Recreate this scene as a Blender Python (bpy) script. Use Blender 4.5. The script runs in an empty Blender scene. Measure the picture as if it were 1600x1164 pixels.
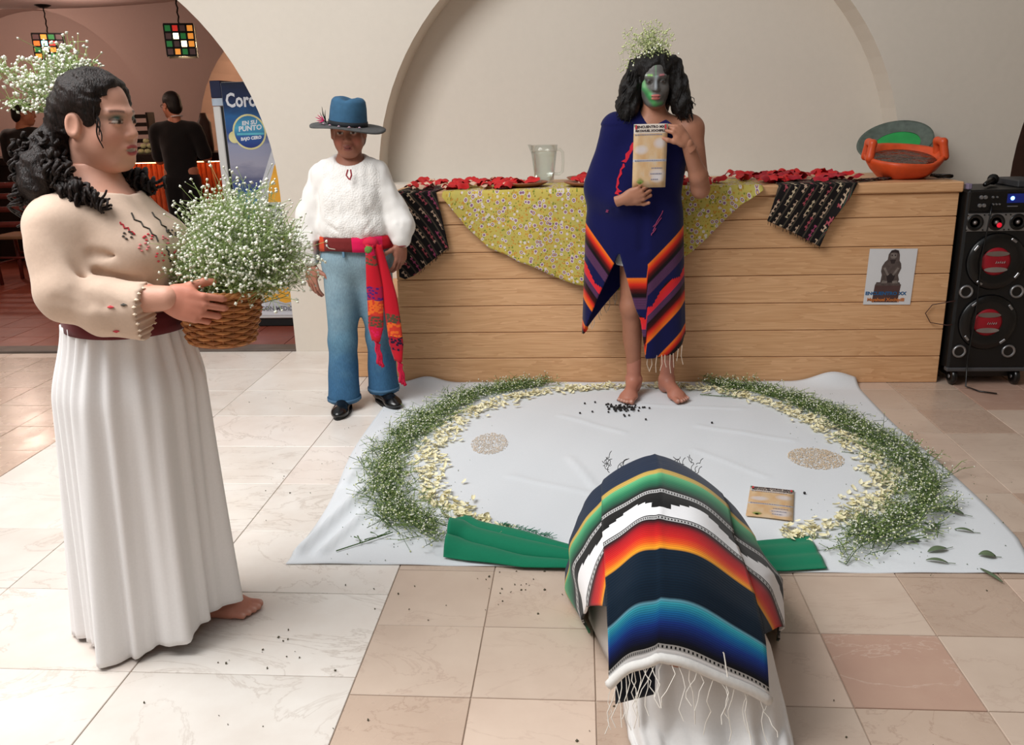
import bpy, bmesh, math, random
import numpy as np
from mathutils import Matrix, Vector

random.seed(7)
rng = np.random.default_rng(11)
S = bpy.context.scene
COL = S.collection
R = math.radians

# ------------------------------------------------------------------ camera, light, exposure
PITCH, ROLL, YAW, CAM_H, FPX = R(16.75), R(-1.6), R(4.8), 1.45, 1348.0
fwd = Vector((-math.sin(YAW) * math.cos(PITCH), math.cos(YAW) * math.cos(PITCH), -math.sin(PITCH)))
rgt = Vector((math.cos(YAW), math.sin(YAW), 0))
upv = rgt.cross(fwd)
r2 = rgt * math.cos(ROLL) + upv * math.sin(ROLL)
u2 = -rgt * math.sin(ROLL) + upv * math.cos(ROLL)
cam_d = bpy.data.cameras.new('camera')
cam_d.sensor_width = 36
cam_d.lens = FPX / 1600 * 36
cam_d.clip_start = 0.05
cam = bpy.data.objects.new('camera', cam_d)
COL.objects.link(cam)
cam.matrix_world = Matrix(((r2.x, u2.x, -fwd.x, 0), (r2.y, u2.y, -fwd.y, 0), (r2.z, u2.z, -fwd.z, CAM_H), (0, 0, 0, 1)))
S.camera = cam

world = bpy.data.worlds.new('world')
S.world = world
world.use_nodes = True
world.node_tree.nodes['Background'].inputs['Color'].default_value = (0.93, 0.96, 1.0, 1)
world.node_tree.nodes['Background'].inputs['Strength'].default_value = 0.44

def area(name, loc, target, sx, sy, power, col=(1, 1, 1)):
    d = bpy.data.lights.new(name, 'AREA')
    d.shape = 'RECTANGLE'; d.size = sx; d.size_y = sy; d.energy = power; d.color = col
    o = bpy.data.objects.new(name, d); COL.objects.link(o)
    o.location = loc
    o.rotation_euler = (Vector(target) - Vector(loc)).to_track_quat('-Z', 'Y').to_euler()
    return o
# daylight falling through the glazed roof of the patio, strongest over the near left side
area('skylight', (-2.5, 1.3, 4.2), (-1.2, 2.1, 0.0), 2.8, 2.8, 265, (1.0, 0.99, 0.975))
S.view_settings.view_transform = 'Standard'
S.view_settings.look = 'None'
S.view_settings.exposure = 0.0
S.view_settings.gamma = 1.0
S.view_settings.use_curve_mapping = False

# ------------------------------------------------------------------ materials
def srgb(r, g=None, b=None):
    if g is None: r, g, b = r
    f = lambda c: (c / 255 / 12.92) if c / 255 <= 0.04045 else ((c / 255 + 0.055) / 1.055) ** 2.4
    return (f(r), f(g), f(b), 1.0)

class NT:
    """small node-tree helper"""
    def __init__(s, name, rough=0.6, metal=0.0, spec=0.4):
        s.m = bpy.data.materials.new(name); s.m.use_nodes = True
        s.t = s.m.node_tree; s.b = s.t.nodes['Principled BSDF']
        s.b.inputs['Roughness'].default_value = rough
        s.b.inputs['Metallic'].default_value = metal
        s.b.inputs['Specular IOR Level'].default_value = spec
    def n(s, typ, **kw):
        nd = s.t.nodes.new(typ)
        for k, v in kw.items():
            if k in nd.bl_rna.properties.keys(): setattr(nd, k, v)
            else: nd.inputs[k].default_value = v
        return nd
    def l(s, a, b): s.t.links.new(a, b)
    def math(s, op, a, b=None, c=None, clamp=False):
        nd = s.n('ShaderNodeMath', operation=op, use_clamp=clamp)
        for i, v in enumerate((a, b, c)):
            if v is None: continue
            if isinstance(v, (int, float)): nd.inputs[i].default_value = v
            else: s.l(v, nd.inputs[i])
        return nd.outputs[0]
    def mix(s, fac, a, b, typ='MIX'):
        nd = s.n('ShaderNodeMix', data_type='RGBA', blend_type=typ)
        for i, v in ((0, fac), (6, a), (7, b)):
            if isinstance(v, (int, float)): nd.inputs[i].default_value = v
            elif isinstance(v, tuple): nd.inputs[i].default_value = v
            else: s.l(v, nd.inputs[i])
        return nd.outputs[2]
    def coord(s, kind='Object'): return s.n('ShaderNodeTexCoord').outputs[kind]
    def mapping(s, v, scale=(1, 1, 1), rot=(0, 0, 0), loc=(0, 0, 0)):
        nd = s.n('ShaderNodeMapping'); s.l(v, nd.inputs[0])
        nd.inputs['Scale'].default_value = scale; nd.inputs['Rotation'].default_value = rot; nd.inputs['Location'].default_value = loc
        return nd.outputs[0]
    def noise(s, v, scale, detail=3, rough=0.5, out='Fac', dist=0.0):
        nd = s.n('ShaderNodeTexNoise', Scale=scale, Detail=detail, Roughness=rough, Distortion=dist)
        if v is not None: s.l(v, nd.inputs['Vector'])
        return nd.outputs[out]
    def ramp(s, fac, stops, interp='LINEAR'):
        nd = s.n('ShaderNodeValToRGB'); nd.color_ramp.interpolation = interp
        e = nd.color_ramp.elements
        while len(e) < len(stops): e.new(0.5)
        for el, (p, c) in zip(e, stops): el.position = p; el.color = c
        s.l(fac, nd.inputs[0]); return nd.outputs[0]
    def bump(s, h, strength=0.3, dist=0.01):
        nd = s.n('ShaderNodeBump', Strength=strength, Distance=dist)
        s.l(h, nd.inputs['Height']); s.l(nd.outputs[0], s.b.inputs['Normal'])
    def color(s, c):
        if isinstance(c, tuple): s.b.inputs['Base Color'].default_value = c
        else: s.l(c, s.b.inputs['Base Color'])

def plain(name, c, rough=0.6, metal=0.0, var=0.12, scale=12, bump=0.0, bscale=60, spec=0.4, bdist=0.004):
    t = NT(name, rough, metal, spec)
    v = t.coord('Object')
    nz = t.noise(v, scale, 4)
    d = tuple(x * (1 - var) for x in c[:3]) + (1,)
    e = tuple(min(1, x * (1 + var)) for x in c[:3]) + (1,)
    t.color(t.ramp(nz, [(0.3, d), (0.7, e)]))
    if bump: t.bump(t.noise(v, bscale, 3), bump, bdist)
    return t.m

def emit(name, c, strength):
    t = NT(name, 0.4)
    t.color(c); t.b.inputs['Emission Color'].default_value = c; t.b.inputs['Emission Strength'].default_value = strength
    return t.m

def vcol_mat(name, rough=0.5, bump=0.0, bscale=120, sss=0.0, spec=0.4):
    t = NT(name, rough, 0, spec)
    a = t.n('ShaderNodeAttribute', attribute_name='Col')
    nz = t.noise(t.coord('Object'), 25, 3)
    t.color(t.mix(0.10, a.outputs['Color'], t.ramp(nz, [(0.3, (0.25, 0.25, 0.25, 1)), (0.7, (1, 1, 1, 1))]), 'SOFT_LIGHT'))
    if bump: t.bump(t.noise(t.coord('Object'), bscale, 3), bump, 0.002)
    if sss:
        t.b.inputs['Subsurface Weight'].default_value = sss
        t.b.inputs['Subsurface Radius'].default_value = (0.01, 0.004, 0.002)
        t.b.inputs['Subsurface Scale'].default_value = 1.0
    return t.m

# ------------------------------------------------------------------ objects
def link(o, parent=None):
    COL.objects.link(o)
    if parent is not None:
        o.parent = parent
        if parent.type == 'EMPTY': o.matrix_parent_inverse = Matrix.Translation(-parent.location)
    return o

def tag(o, label=None, cat=None, group=None, kind=None):
    if label: o['label'] = label
    if cat: o['category'] = cat
    if group: o['group'] = group
    if kind: o['kind'] = kind
    return o

def thing(name, label, cat, loc=(0, 0, 0), group=None):
    o = bpy.data.objects.new(name, None); o.empty_display_size = 0.1
    COL.objects.link(o); o.location = loc
    return tag(o, label, cat, group)

class MB:
    """collects geometry in world space; build() links it as ONE mesh object"""
    def __init__(s): s.v = []; s.f = []; s.uv = []; s.mi = []; s.col = None
    def add(s, vs, fs, mi=0, uvs=None):
        b = len(s.v); s.v += [tuple(p) for p in vs]
        for i, f in enumerate(fs):
            s.f.append(tuple(b + k for k in f)); s.mi.append(mi)
            s.uv.append(uvs[i] if uvs else None)
        return s
    def box(s, x0, x1, y0, y1, z0, z1, mi=0, M=None):
        vs = [Vector(p) for p in ((x0, y0, z0), (x1, y0, z0), (x1, y1, z0), (x0, y1, z0), (x0, y0, z1), (x1, y0, z1), (x1, y1, z1), (x0, y1, z1))]
        if M: vs = [M @ p for p in vs]
        return s.add(vs, [(0, 3, 2, 1), (4, 5, 6, 7), (0, 1, 5, 4), (1, 2, 6, 5), (2, 3, 7, 6), (3, 0, 4, 7)], mi)
    def bbox(s, x0, x1, y0, y1, z0, z1, b=0.004, mi=0, M=None):
        """bevelled box"""
        vs = []; 
        xs, ys, zs = (x0, x1), (y0, y1), (z0, z1)
        idx = {}
        for i in (0, 1):
            for j in (0, 1):
                for k in (0, 1):
                    sx, sy, sz = (1 if i == 0 else -1), (1 if j == 0 else -1), (1 if k == 0 else -1)
                    p = (xs[i], ys[j], zs[k])
                    for a in range(3):
                        q = [p[0] + sx * b, p[1] + sy * b, p[2] + sz * b]; q[a] = p[a]
                        idx[(i, j, k, a)] = len(vs); vs.append(Vector(q))
        fs = []
        for a in range(3):
            o = [q for q in range(3) if q != a]
            for e in (0, 1):
                loop = []
                for (m, n) in ((0, 0), (1, 0), (1, 1), (0, 1)):
                    c = [0, 0, 0]; c[a] = e; c[o[0]] = m; c[o[1]] = n
                    loop.append(idx[(c[0], c[1], c[2], a)])
                fs.append(loop)
        for a in range(3):          # edges along axis a
            o = [q for q in range(3) if q != a]
            for m in (0, 1):
                for n in (0, 1):
                    c0 = [0, 0, 0]; c1 = [0, 0, 0]
                    c0[o[0]] = c1[o[0]] = m; c0[o[1]] = c1[o[1]] = n; c1[a] = 1
                    fs.append([idx[(*c0, o[0])], idx[(*c1, o[0])], idx[(*c1, o[1])], idx[(*c0, o[1])]])
        for i in (0, 1):
            for j in (0, 1):
                for k in (0, 1): fs.append([idx[(i, j, k, 0)], idx[(i, j, k, 1)], idx[(i, j, k, 2)]])
        if M: vs = [M @ p for p in vs]
        return s.add(vs, fs, mi)
    def tube(s, pts, r, n=8, mi=0, caps=True, flat=1.0):
        pts = [Vector(p) for p in pts]; m = len(pts)
        rs = r if isinstance(r, (list, tuple, np.ndarray)) else [r] * m
        vs = []; fs = []; up = None
        for i, p in enumerate(pts):
            t = (pts[min(i + 1, m - 1)] - pts[max(i - 1, 0)]).normalized()
            if up is None: up = Vector((0, 0, 1)) if abs(t.z) < 0.9 else Vector((1, 0, 0))
            a = t.cross(up)
            if a.length < 1e-6: a = t.cross(Vector((0.3, 0.9, 0.1)))
            a.normalize(); b = a.cross(t); up = b
            for k in range(n):
                an = 2 * math.pi * k / n
                vs.append(p + (a * math.cos(an) + b * math.sin(an) * flat) * rs[i])
        for i in range(m - 1):
            for k in range(n):
                k2 = (k + 1) % n
                fs.append((i * n + k, i * n + k2, (i + 1) * n + k2, (i + 1) * n + k))
        if caps: fs.append(tuple(range(n - 1, -1, -1))); fs.append(tuple((m - 1) * n + k for k in range(n)))
        return s.add(vs, fs, mi)
    def lathe(s, prof, c=(0, 0, 0), n=24, mi=0, M=None, sx=1.0, sy=1.0):
        """profile [(r, z)...] turned about z through c"""
        vs = []; fs = []
        for (r, z) in prof:
            for k in range(n):
                a = 2 * math.pi * k / n
                p = Vector((r * math.cos(a) * sx, r * math.sin(a) * sy, z))
                vs.append((M @ p) if M else p + Vector(c))
        for i in range(len(prof) - 1):
            for k in range(n):
                k2 = (k + 1) % n
                fs.append((i * n + k, i * n + k2, (i + 1) * n + k2, (i + 1) * n + k))
        if prof[0][0] > 1e-5: fs.append(tuple(range(n - 1, -1, -1)))
        if prof[-1][0] > 1e-5: fs.append(tuple((len(prof) - 1) * n + k for k in range(n)))
        return s.add(vs, fs, mi)
    def grid(s, fn, nu, nv, mi=0, uvfn=None, closed_u=False, skip=None):
        """fn(u, v) -> point, u, v in 0..1"""
        vs = []; fs = []; uvs = []
        U = nu if closed_u else nu + 1
        for j in range(nv + 1):
            for i in range(U): vs.append(fn(i / nu, j / nv))
        for j in range(nv):
            for i in range(nu):
                if skip and skip((i + .5) / nu, (j + .5) / nv): continue
                i2 = (i + 1) % U if closed_u else i + 1
                fs.append((j * U + i, j * U + i2, (j + 1) * U + i2, (j + 1) * U + i))
                q = [(i / nu, j / nv), ((i + 1) / nu, j / nv), ((i + 1) / nu, (j + 1) / nv), (i / nu, (j + 1) / nv)]
                uvs.append([uvfn(*t) for t in q] if uvfn else q)
        return s.add(vs, fs, mi, uvs)
    def poly(s, pts, thick, mi=0, M=None):
        """2D polygon in xy extruded in z from 0 to thick"""
        n = len(pts)
        vs = [Vector((x, y, 0)) for x, y in pts] + [Vector((x, y, thick)) for x, y in pts]
        if M: vs = [M @ p for p in vs]
        fs = [tuple(range(n - 1, -1, -1)), tuple(range(n, 2 * n))] + [(i, (i + 1) % n, n + (i + 1) % n, n + i) for i in range(n)]
        return s.add(vs, fs, mi)
    def build(s, name, mats, parent=None, smooth=False, solid=0.0, sub=0, kind=None):
        me = bpy.data.meshes.new(name)
        me.from_pydata([tuple(p) for p in s.v], [], s.f)
        mats = mats if isinstance(mats, (list, tuple)) else [mats]
        for m in mats: me.materials.append(m)
        if len(mats) > 1: me.polygons.foreach_set('material_index', s.mi)
        if any(u is not None for u in s.uv):
            lay = me.uv_layers.new(name='UVMap'); flat = []
            for f, u in zip(s.f, s.uv):
                for k in range(len(f)): flat += list(u[k]) if u else [0, 0]
            lay.data.foreach_set('uv', flat)
        if smooth: me.polygons.foreach_set('use_smooth', [True] * len(me.polygons))
        me.update()
        o = bpy.data.objects.new(name, me)
        link(o, parent)
        if solid:
            md = o.modifiers.new('solid', 'SOLIDIFY'); md.thickness = solid; md.offset = 0
        if sub:
            md = o.modifiers.new('sub', 'SUBSURF'); md.levels = sub; md.render_levels = sub
        if kind: o['kind'] = kind
        return o

def np_mesh(name, V, F, mat, parent=None, smooth=False, colors=None, kind=None, mats=None, mi=None):
    """V (n,3); F (m,k) uniform face size"""
    me = bpy.data.meshes.new(name)
    V = np.asarray(V, np.float32); F = np.asarray(F, np.int32)
    me.vertices.add(len(V)); me.vertices.foreach_set('co', V.ravel())
    k = F.shape[1]
    me.loops.add(F.size); me.loops.foreach_set('vertex_index', F.ravel())
    me.polygons.add(len(F))
    me.polygons.foreach_set('loop_start', np.arange(0, F.size, k, dtype=np.int32))
    me.polygons.foreach_set('loop_total', np.full(len(F), k, np.int32))
    for m in (mats or [mat]): me.materials.append(m)
    if mi is not None: me.polygons.foreach_set('material_index', np.asarray(mi, np.int32))
    if smooth: me.polygons.foreach_set('use_smooth', np.ones(len(F), bool))
    if colors is not None:
        a = me.attributes.new('Col', 'FLOAT_COLOR', 'POINT')
        c = np.ones((len(V), 4), np.float32); c[:, :3] = colors
        a.data.foreach_set('color', c.ravel())
    me.update(); me.validate()
    o = bpy.data.objects.new(name, me); link(o, parent)
    if kind: o['kind'] = kind
    return o

def text_geo(s, size, bold=0.0, shear=0.0, sx=1.0, align='CENTER', depth=0.0008):
    cu = bpy.data.curves.new('txt', 'FONT'); cu.body = s; cu.size = size; cu.align_x = align; cu.align_y = 'CENTER'
    cu.offset = bold; cu.shear = shear; cu.extrude = depth; cu.resolution_u = 2
    o = bpy.data.objects.new('txt', cu); COL.objects.link(o)
    dg = bpy.context.evaluated_depsgraph_get()
    me = bpy.data.meshes.new_from_object(o.evaluated_get(dg))
    vs = [Vector((v.co.x * sx, v.co.y, v.co.z)) for v in me.vertices]
    fs = [tuple(p.vertices) for p in me.polygons]
    bpy.data.objects.remove(o); bpy.data.curves.remove(cu); bpy.data.meshes.remove(me)
    return vs, fs

def add_text(mb, s, M, size, mi=0, **kw):
    vs, fs = text_geo(s, size, **kw)
    mb.add([M @ p for p in vs], fs, mi)

def frame(o, x, y, z):
    """matrix from origin and three axes"""
    x, y, z = Vector(x), Vector(y), Vector(z)
    return Matrix(((x.x, y.x, z.x, o[0]), (x.y, y.y, z.y, o[1]), (x.z, y.z, z.z, o[2]), (0, 0, 0, 1)))

# ------------------------------------------------------------------ implicit surfaces for bodies, hair, clothes
class SDF:
    def __init__(s, lo, hi, res):
        s.lo = np.array(lo, float); s.res = res
        n = np.ceil((np.array(hi) - s.lo) / res).astype(int) + 1
        s.n = n; s.d = np.full(n, 0.5, np.float32)
        s.ax = [s.lo[i] + res * np.arange(n[i]) for i in range(3)]
    def win(s, lo, hi, m):
        a = [max(0, int((lo[i] - m - s.lo[i]) / s.res)) for i in range(3)]
        b = [min(s.n[i], int((hi[i] + m - s.lo[i]) / s.res) + 2) for i in range(3)]
        if any(b[i] <= a[i] for i in range(3)): return None
        sl = tuple(slice(a[i], b[i]) for i in range(3))
        P = np.meshgrid(*[s.ax[i][sl[i]] for i in range(3)], indexing='ij')
        return sl, P
    def comb(s, sl, d, k, op):
        e = s.d[sl]
        if op == 'add':
            if k > 0:
                h = np.clip(0.5 + 0.5 * (e - d) / k, 0, 1); r = e * (1 - h) + d * h - k * h * (1 - h)
            else: r = np.minimum(e, d)
        elif op == 'sub':
            if k > 0:
                h = np.clip(0.5 - 0.5 * (e + d) / k, 0, 1); r = e * (1 - h) - d * h + k * h * (1 - h)
            else: r = np.maximum(e, -d)
        s.d[sl] = r
    def cone(s, a, b, ra, rb, k=0.02, op='add', flat=None):
        """tapered capsule; flat=(axis, factor) squeezes the cross-section along a world axis"""
        a = np.array(a, float); b = np.array(b, float); R_ = max(ra, rb)
        w = s.win(np.minimum(a, b) - R_, np.maximum(a, b) + R_, 0.04 + k)
        if w is None: return s
        sl, (X, Y, Z) = w
        ab = b - a; L2 = ab @ ab + 1e-12
        px, py, pz = X - a[0], Y - a[1], Z - a[2]
        t = np.clip((px * ab[0] + py * ab[1] + pz * ab[2]) / L2, 0, 1)
        qx, qy, qz = px - t * ab[0], py - t * ab[1], pz - t * ab[2]
        if flat is not None:
            q = [qx, qy, qz]; q[flat[0]] = q[flat[0]] / flat[1]; qx, qy, qz = q
        d = np.sqrt(qx * qx + qy * qy + qz * qz) - (ra + (rb - ra) * t)
        s.comb(sl, d, k, op); return s
    def ell(s, c, r, k=0.02, op='add', rot=None):
        c = np.array(c, float); r = np.array(r, float); m = r.max()
        w = s.win(c - m, c + m, 0.04 + k)
        if w is None: return s
        sl, (X, Y, Z) = w
        p = [X - c[0], Y - c[1], Z - c[2]]
        if rot is not None:
            M = np.array(rot.to_3x3() if hasattr(rot, 'to_3x3') else rot)
            p = [M[0, i] * p[0] + M[1, i] * p[1] + M[2, i] * p[2] for i in range(3)]
        k0 = np.sqrt(sum((p[i] / r[i]) ** 2 for i in range(3)))
        k1 = np.sqrt(sum((p[i] / (r[i] * r[i])) ** 2 for i in range(3))) + 1e-9
        d = k0 * (k0 - 1) / k1
        s.comb(sl, d, k, op); return s
    def path(s, pts, rs, k=0.02, op='add', flat=None):
        for i in range(len(pts) - 1): s.cone(pts[i], pts[i + 1], rs[i], rs[i + 1], k, op, flat)
        return s
    def plane_cut(s, p, n):
        """remove everything on the side n points to"""
        X, Y, Z = np.meshgrid(*s.ax, indexing='ij')
        s.d = np.maximum(s.d, ((X - p[0]) * n[0] + (Y - p[1]) * n[1] + (Z - p[2]) * n[2]).astype(np.float32)); return s
    def disp(s, fn):
        X, Y, Z = np.meshgrid(*s.ax, indexing='ij')
        s.d = s.d + fn(X, Y, Z).astype(np.float32); return s
    def mesh(s):
        """surface nets -> V, quads"""
        d = s.d.copy(); d[0] = d[-1] = 0.5; d[:, 0] = d[:, -1] = 0.5; d[:, :, 0] = d[:, :, -1] = 0.5
        ins = d < 0
        c = [ins[i:ins.shape[0] - 1 + i, j:ins.shape[1] - 1 + j, k:ins.shape[2] - 1 + k] for i in (0, 1) for j in (0, 1) for k in (0, 1)]
        cnt = sum(x.astype(np.int8) for x in c)
        act = (cnt > 0) & (cnt < 8)
        idx = np.full(act.shape, -1, np.int64); cells = np.argwhere(act); idx[act] = np.arange(len(cells))
        vals = {}
        for i in (0, 1):
            for j in (0, 1):
                for k in (0, 1): vals[(i, j, k)] = d[cells[:, 0] + i, cells[:, 1] + j, cells[:, 2] + k]
        acc = np.zeros((len(cells), 3)); w = np.zeros(len(cells))
        corners = list(vals)
        for a in corners:
            for b in corners:
                if a < b and sum(abs(a[q] - b[q]) for q in range(3)) == 1:
                    va, vb = vals[a], vals[b]; m = (va < 0) != (vb < 0)
                    t = np.where(m, va / np.where(m, va - vb, 1), 0)
                    for q in range(3): acc[:, q] += np.where(m, a[q] + t * (b[q] - a[q]), 0)
                    w += m
        V = s.lo + (cells + acc / w[:, None]) * s.res
        F = []
        for ax in range(3):
            o = [q for q in range(3) if q != ax]
            A = [slice(None)] * 3; B = [slice(None)] * 3; A[ax] = slice(0, -1); B[ax] = slice(1, None)
            ch = np.argwhere(ins[tuple(A)] != ins[tuple(B)])
            ok = (ch[:, o[0]] > 0) & (ch[:, o[1]] > 0) & (ch[:, o[0]] < d.shape[o[0]] - 1) & (ch[:, o[1]] < d.shape[o[1]] - 1)
            ch = ch[ok]
            if not len(ch): continue
            neg = ins[ch[:, 0], ch[:, 1], ch[:, 2]]
            def cell(du, dv):
                q = ch.copy(); q[:, o[0]] -= du; q[:, o[1]] -= dv; return idx[q[:, 0], q[:, 1], q[:, 2]]
            quad = np.stack([cell(0, 0), cell(1, 0), cell(1, 1), cell(0, 1)], 1)
            flip = neg if ax != 1 else ~neg
            quad[~flip] = quad[~flip][:, ::-1]
            F.append(quad)
        F = np.concatenate(F); F = F[(F >= 0).all(1)]
        return V, F

def xf(V, M):
    M = np.array(M); return V @ M[:3, :3].T + M[:3, 3]

def join(parts):
    """[(V, F, C)] -> one"""
    Vs, Fs, Cs, b = [], [], [], 0
    for V, F, C in parts:
        Vs.append(V); Fs.append(F + b); b += len(V)
        C = np.asarray(C, float); Cs.append(np.tile(C, (len(V), 1)) if C.ndim == 1 else C)
    return np.concatenate(Vs), np.concatenate(Fs), np.concatenate(Cs)

def wob(X, Y, Z, f, seed=0):
    """cheap smooth noise, about -1..1"""
    r = np.random.default_rng(seed); o = 0
    for i in range(5):
        k = r.normal(size=3); k = k / np.linalg.norm(k) * f * r.uniform(0.6, 1.6); p = r.uniform(0, 6.28)
        o = o + np.sin(X * k[0] + Y * k[1] + Z * k[2] + p)
    return o / 3.0

def octas(P, r, squash=1.0):
    """small octahedra at points P with radii r -> V, tri F"""
    P = np.asarray(P, float); n = len(P); r = np.broadcast_to(np.asarray(r, float), (n,))
    D = np.array([(1, 0, 0), (-1, 0, 0), (0, 1, 0), (0, -1, 0), (0, 0, squash), (0, 0, -squash)], float)
    Q = rng.normal(size=(n, 4)); Q /= np.linalg.norm(Q, axis=1)[:, None]
    w, x, y, z = Q.T
    Rm = np.stack([np.stack([1 - 2 * (y * y + z * z), 2 * (x * y - w * z), 2 * (x * z + w * y)], 1),
                   np.stack([2 * (x * y + w * z), 1 - 2 * (x * x + z * z), 2 * (y * z - w * x)], 1),
                   np.stack([2 * (x * z - w * y), 2 * (y * z + w * x), 1 - 2 * (x * x + y * y)], 1)], 1)
    V = P[:, None, :] + np.einsum('nij,kj->nki', Rm, D) * r[:, None, None]
    T = np.array([(0, 2, 4), (2, 1, 4), (1, 3, 4), (3, 0, 4), (2, 0, 5), (1, 2, 5), (3, 1, 5), (0, 3, 5)])
    F = (np.arange(n)[:, None, None] * 6 + T[None]).reshape(-1, 3)
    return V.reshape(-1, 3), F

def sticks(A, B, r):
    """thin three-sided prisms from A to B -> V, quad F"""
    A = np.asarray(A, float); B = np.asarray(B, float); n = len(A)
    t = B - A; t /= np.linalg.norm(t, axis=1)[:, None] + 1e-9
    h = np.where(np.abs(t[:, 2:3]) > 0.9, np.array([[1., 0, 0]]), np.array([[0, 0, 1.]]))
    a = np.cross(t, h); a /= np.linalg.norm(a, axis=1)[:, None]; b = np.cross(t, a)
    V = []
    for E in (A, B):
        for k in range(3):
            an = 2.0944 * k; V.append(E + (a * math.cos(an) + b * math.sin(an)) * np.reshape(r, (-1, 1)))
    V = np.stack(V, 1).reshape(-1, 3)
    T = np.array([(0, 1, 4, 3), (1, 2, 5, 4), (2, 0, 3, 5)])
    F = (np.arange(n)[:, None, None] * 6 + T[None]).reshape(-1, 4)
    return V, F
# ================================================================== the setting
YW = 5.295                                   # front face of the arcade wall
def plaster(name, c, rough=0.85):
    t = NT(name, rough, 0, 0.2)
    v = t.coord('Object')
    a = t.noise(v, 1.3, 4); b = t.noise(v, 28, 4)
    t.color(t.mix(0.5, t.ramp(a, [(0.3, tuple(x * .93 for x in c[:3]) + (1,)), (0.7, c)]), t.ramp(b, [(0.35, tuple(x * .97 for x in c[:3]) + (1,)), (0.65, c)])))
    t.bump(t.noise(v, 22, 5), 0.12, 0.01)
    return t.m
M_wall = plaster('cream_plaster', srgb(216, 208, 196))
M_wall_in = plaster('rose_plaster', srgb(190, 168, 160))
M_dark_stone = plain('dark_stone', srgb(92, 80, 72), 0.5, var=0.2, scale=9)

def marble(name, c1, c2, vein, rough=0.25, vs=2.2, amount=0.55):
    t = NT(name, rough, 0, 0.45)
    oi = t.n('ShaderNodeObjectInfo')
    v = t.coord('Object')
    off = t.n('ShaderNodeVectorMath', operation='ADD'); t.l(v, off.inputs[0])
    sc = t.n('ShaderNodeVectorMath', operation='SCALE'); sc.inputs['Scale'].default_value = 37.0
    cb = t.n('ShaderNodeCombineXYZ'); 
    for i in range(3): t.l(oi.outputs['Random'], cb.inputs[i])
    t.l(cb.outputs[0], sc.inputs[0]); t.l(sc.outputs[0], off.inputs[1]); v = off.outputs[0]
    base = t.ramp(t.noise(v, 3.0, 6, 0.6), [(0.3, c1), (0.7, c2)])
    tone = t.ramp(oi.outputs['Random'], [(0.0, (0.90, 0.88, 0.86, 1)), (0.4, (0.95, 0.93, 0.91, 1)), (0.75, (1, 0.98, 0.96, 1)), (1.0, (0.97, 0.9, 0.87, 1))])
    base = t.mix(1.0, base, tone, 'MULTIPLY')
    w = t.noise(t.mapping(v, (1, 1.7, 1)), vs, 7, 0.62, dist=1.6)
    ln = t.math('ABSOLUTE', t.math('SUBTRACT', w, 0.5))
    vn = t.math('MULTIPLY', t.math('SUBTRACT', 1.0, t.math('MULTIPLY', ln, 75.0), clamp=True), t.math('MULTIPLY', t.noise(v, 2.4, 2), amount * 1.6), clamp=True)
    t.color(t.mix(vn, base, vein))
    t.l(t.math('ADD', t.math('MULTIPLY', t.noise(v, 9, 3), 0.22), rough - 0.08), t.b.inputs['Roughness'])
    return t.m
M_marb_w = marble('white_marble', srgb(222, 214, 206), srgb(238, 235, 230), srgb(160, 142, 126), 0.30, 1.3, 0.38)
M_marb_p = marble('beige_marble', srgb(198, 178, 162), srgb(214, 196, 180), srgb(168, 138, 122), 0.32, 1.7, 0.32)
M_marb_b = marble('brown_marble', srgb(186, 164, 147), srgb(200, 179, 162), srgb(152, 122, 106), 0.24, 2.6, 0.45)
M_marb_r = marble('rose_marble', srgb(182, 148, 132), srgb(194, 164, 146), srgb(226, 208, 194), 0.30, 1.6, 0.3)
M_grout = plain('grout', srgb(168, 150, 134), 0.85)
M_terra = marble('terracotta', srgb(120, 58, 46), srgb(142, 74, 58), srgb(100, 46, 38), 0.35, 2.5, 0.3)

fl = MB(); fl.box(-9, 6.5, -4.5, YW + 0.02, -0.06, -0.004)
floor = fl.build('floor', M_grout); tag(floor, kind='structure')

def tile_mesh(w, d, h=0.02, b=0.0015):
    m = MB(); m.bbox(-w / 2, w / 2, -d / 2, d / 2, -h, 0, b)
    me = bpy.data.meshes.new('tile'); me.from_pydata([tuple(p) for p in m.v], [], m.f); me.update(); return me
def lay(parent, name, me_of, cells):
    for (x, y, me, z) in cells:
        o = bpy.data.objects.new(name, me); link(o, parent); o.location = (x, y, z)
def with_mat(me, m):
    me = me.copy(); me.materials.append(m); return me
P = 0.3225
t_small = tile_mesh(P - 0.003, P - 0.003)
TS = {k: with_mat(t_small, m) for k, m in (('p', M_marb_p), ('b', M_marb_b), ('r', M_marb_r))}
cells = []
rr = random.Random(5)
for i in range(-0, 14):                      # beige field right of the white marble: columns start at x = -0.61
    x = -0.611 + P * (i + 0.5)
    for j in range(-4, 10):
        y = 1.885 + P * (j + 0.5)
        if y > YW - 0.02: continue
        if (j < -1) and (i > 9): continue
        k = 'p'
        q = rr.random()
        if x > 0.9: k = 'b' if q < 0.4 else 'p'
        elif q < 0.18: k = 'b'
        if (i, j) == (4, 0) : k = 'r'
        if y > 4.1 and x > 1.9 and x < 2.6: k = 'r'
        cells.append((x, y, TS[k], rr.uniform(-0.0006, 0.0006)))
lay(floor, 'floor_tile', None, cells)
cells = []
W2, D2 = 0.634, 0.4185
t_big = with_mat(tile_mesh(W2 - 0.003, D2 - 0.003), M_marb_w)
for i in range(3):
    x = -0.611 - W2 * (i + 0.5)
    for j in range(-3, 8):
        y = 1.957 + D2 * (j + 0.5)
        if y > YW - 0.1: continue
        cells.append((x, y, t_big, rr.uniform(-0.0006, 0.0006)))
lay(floor, 'floor_tile', None, cells)
cells = []
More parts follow.
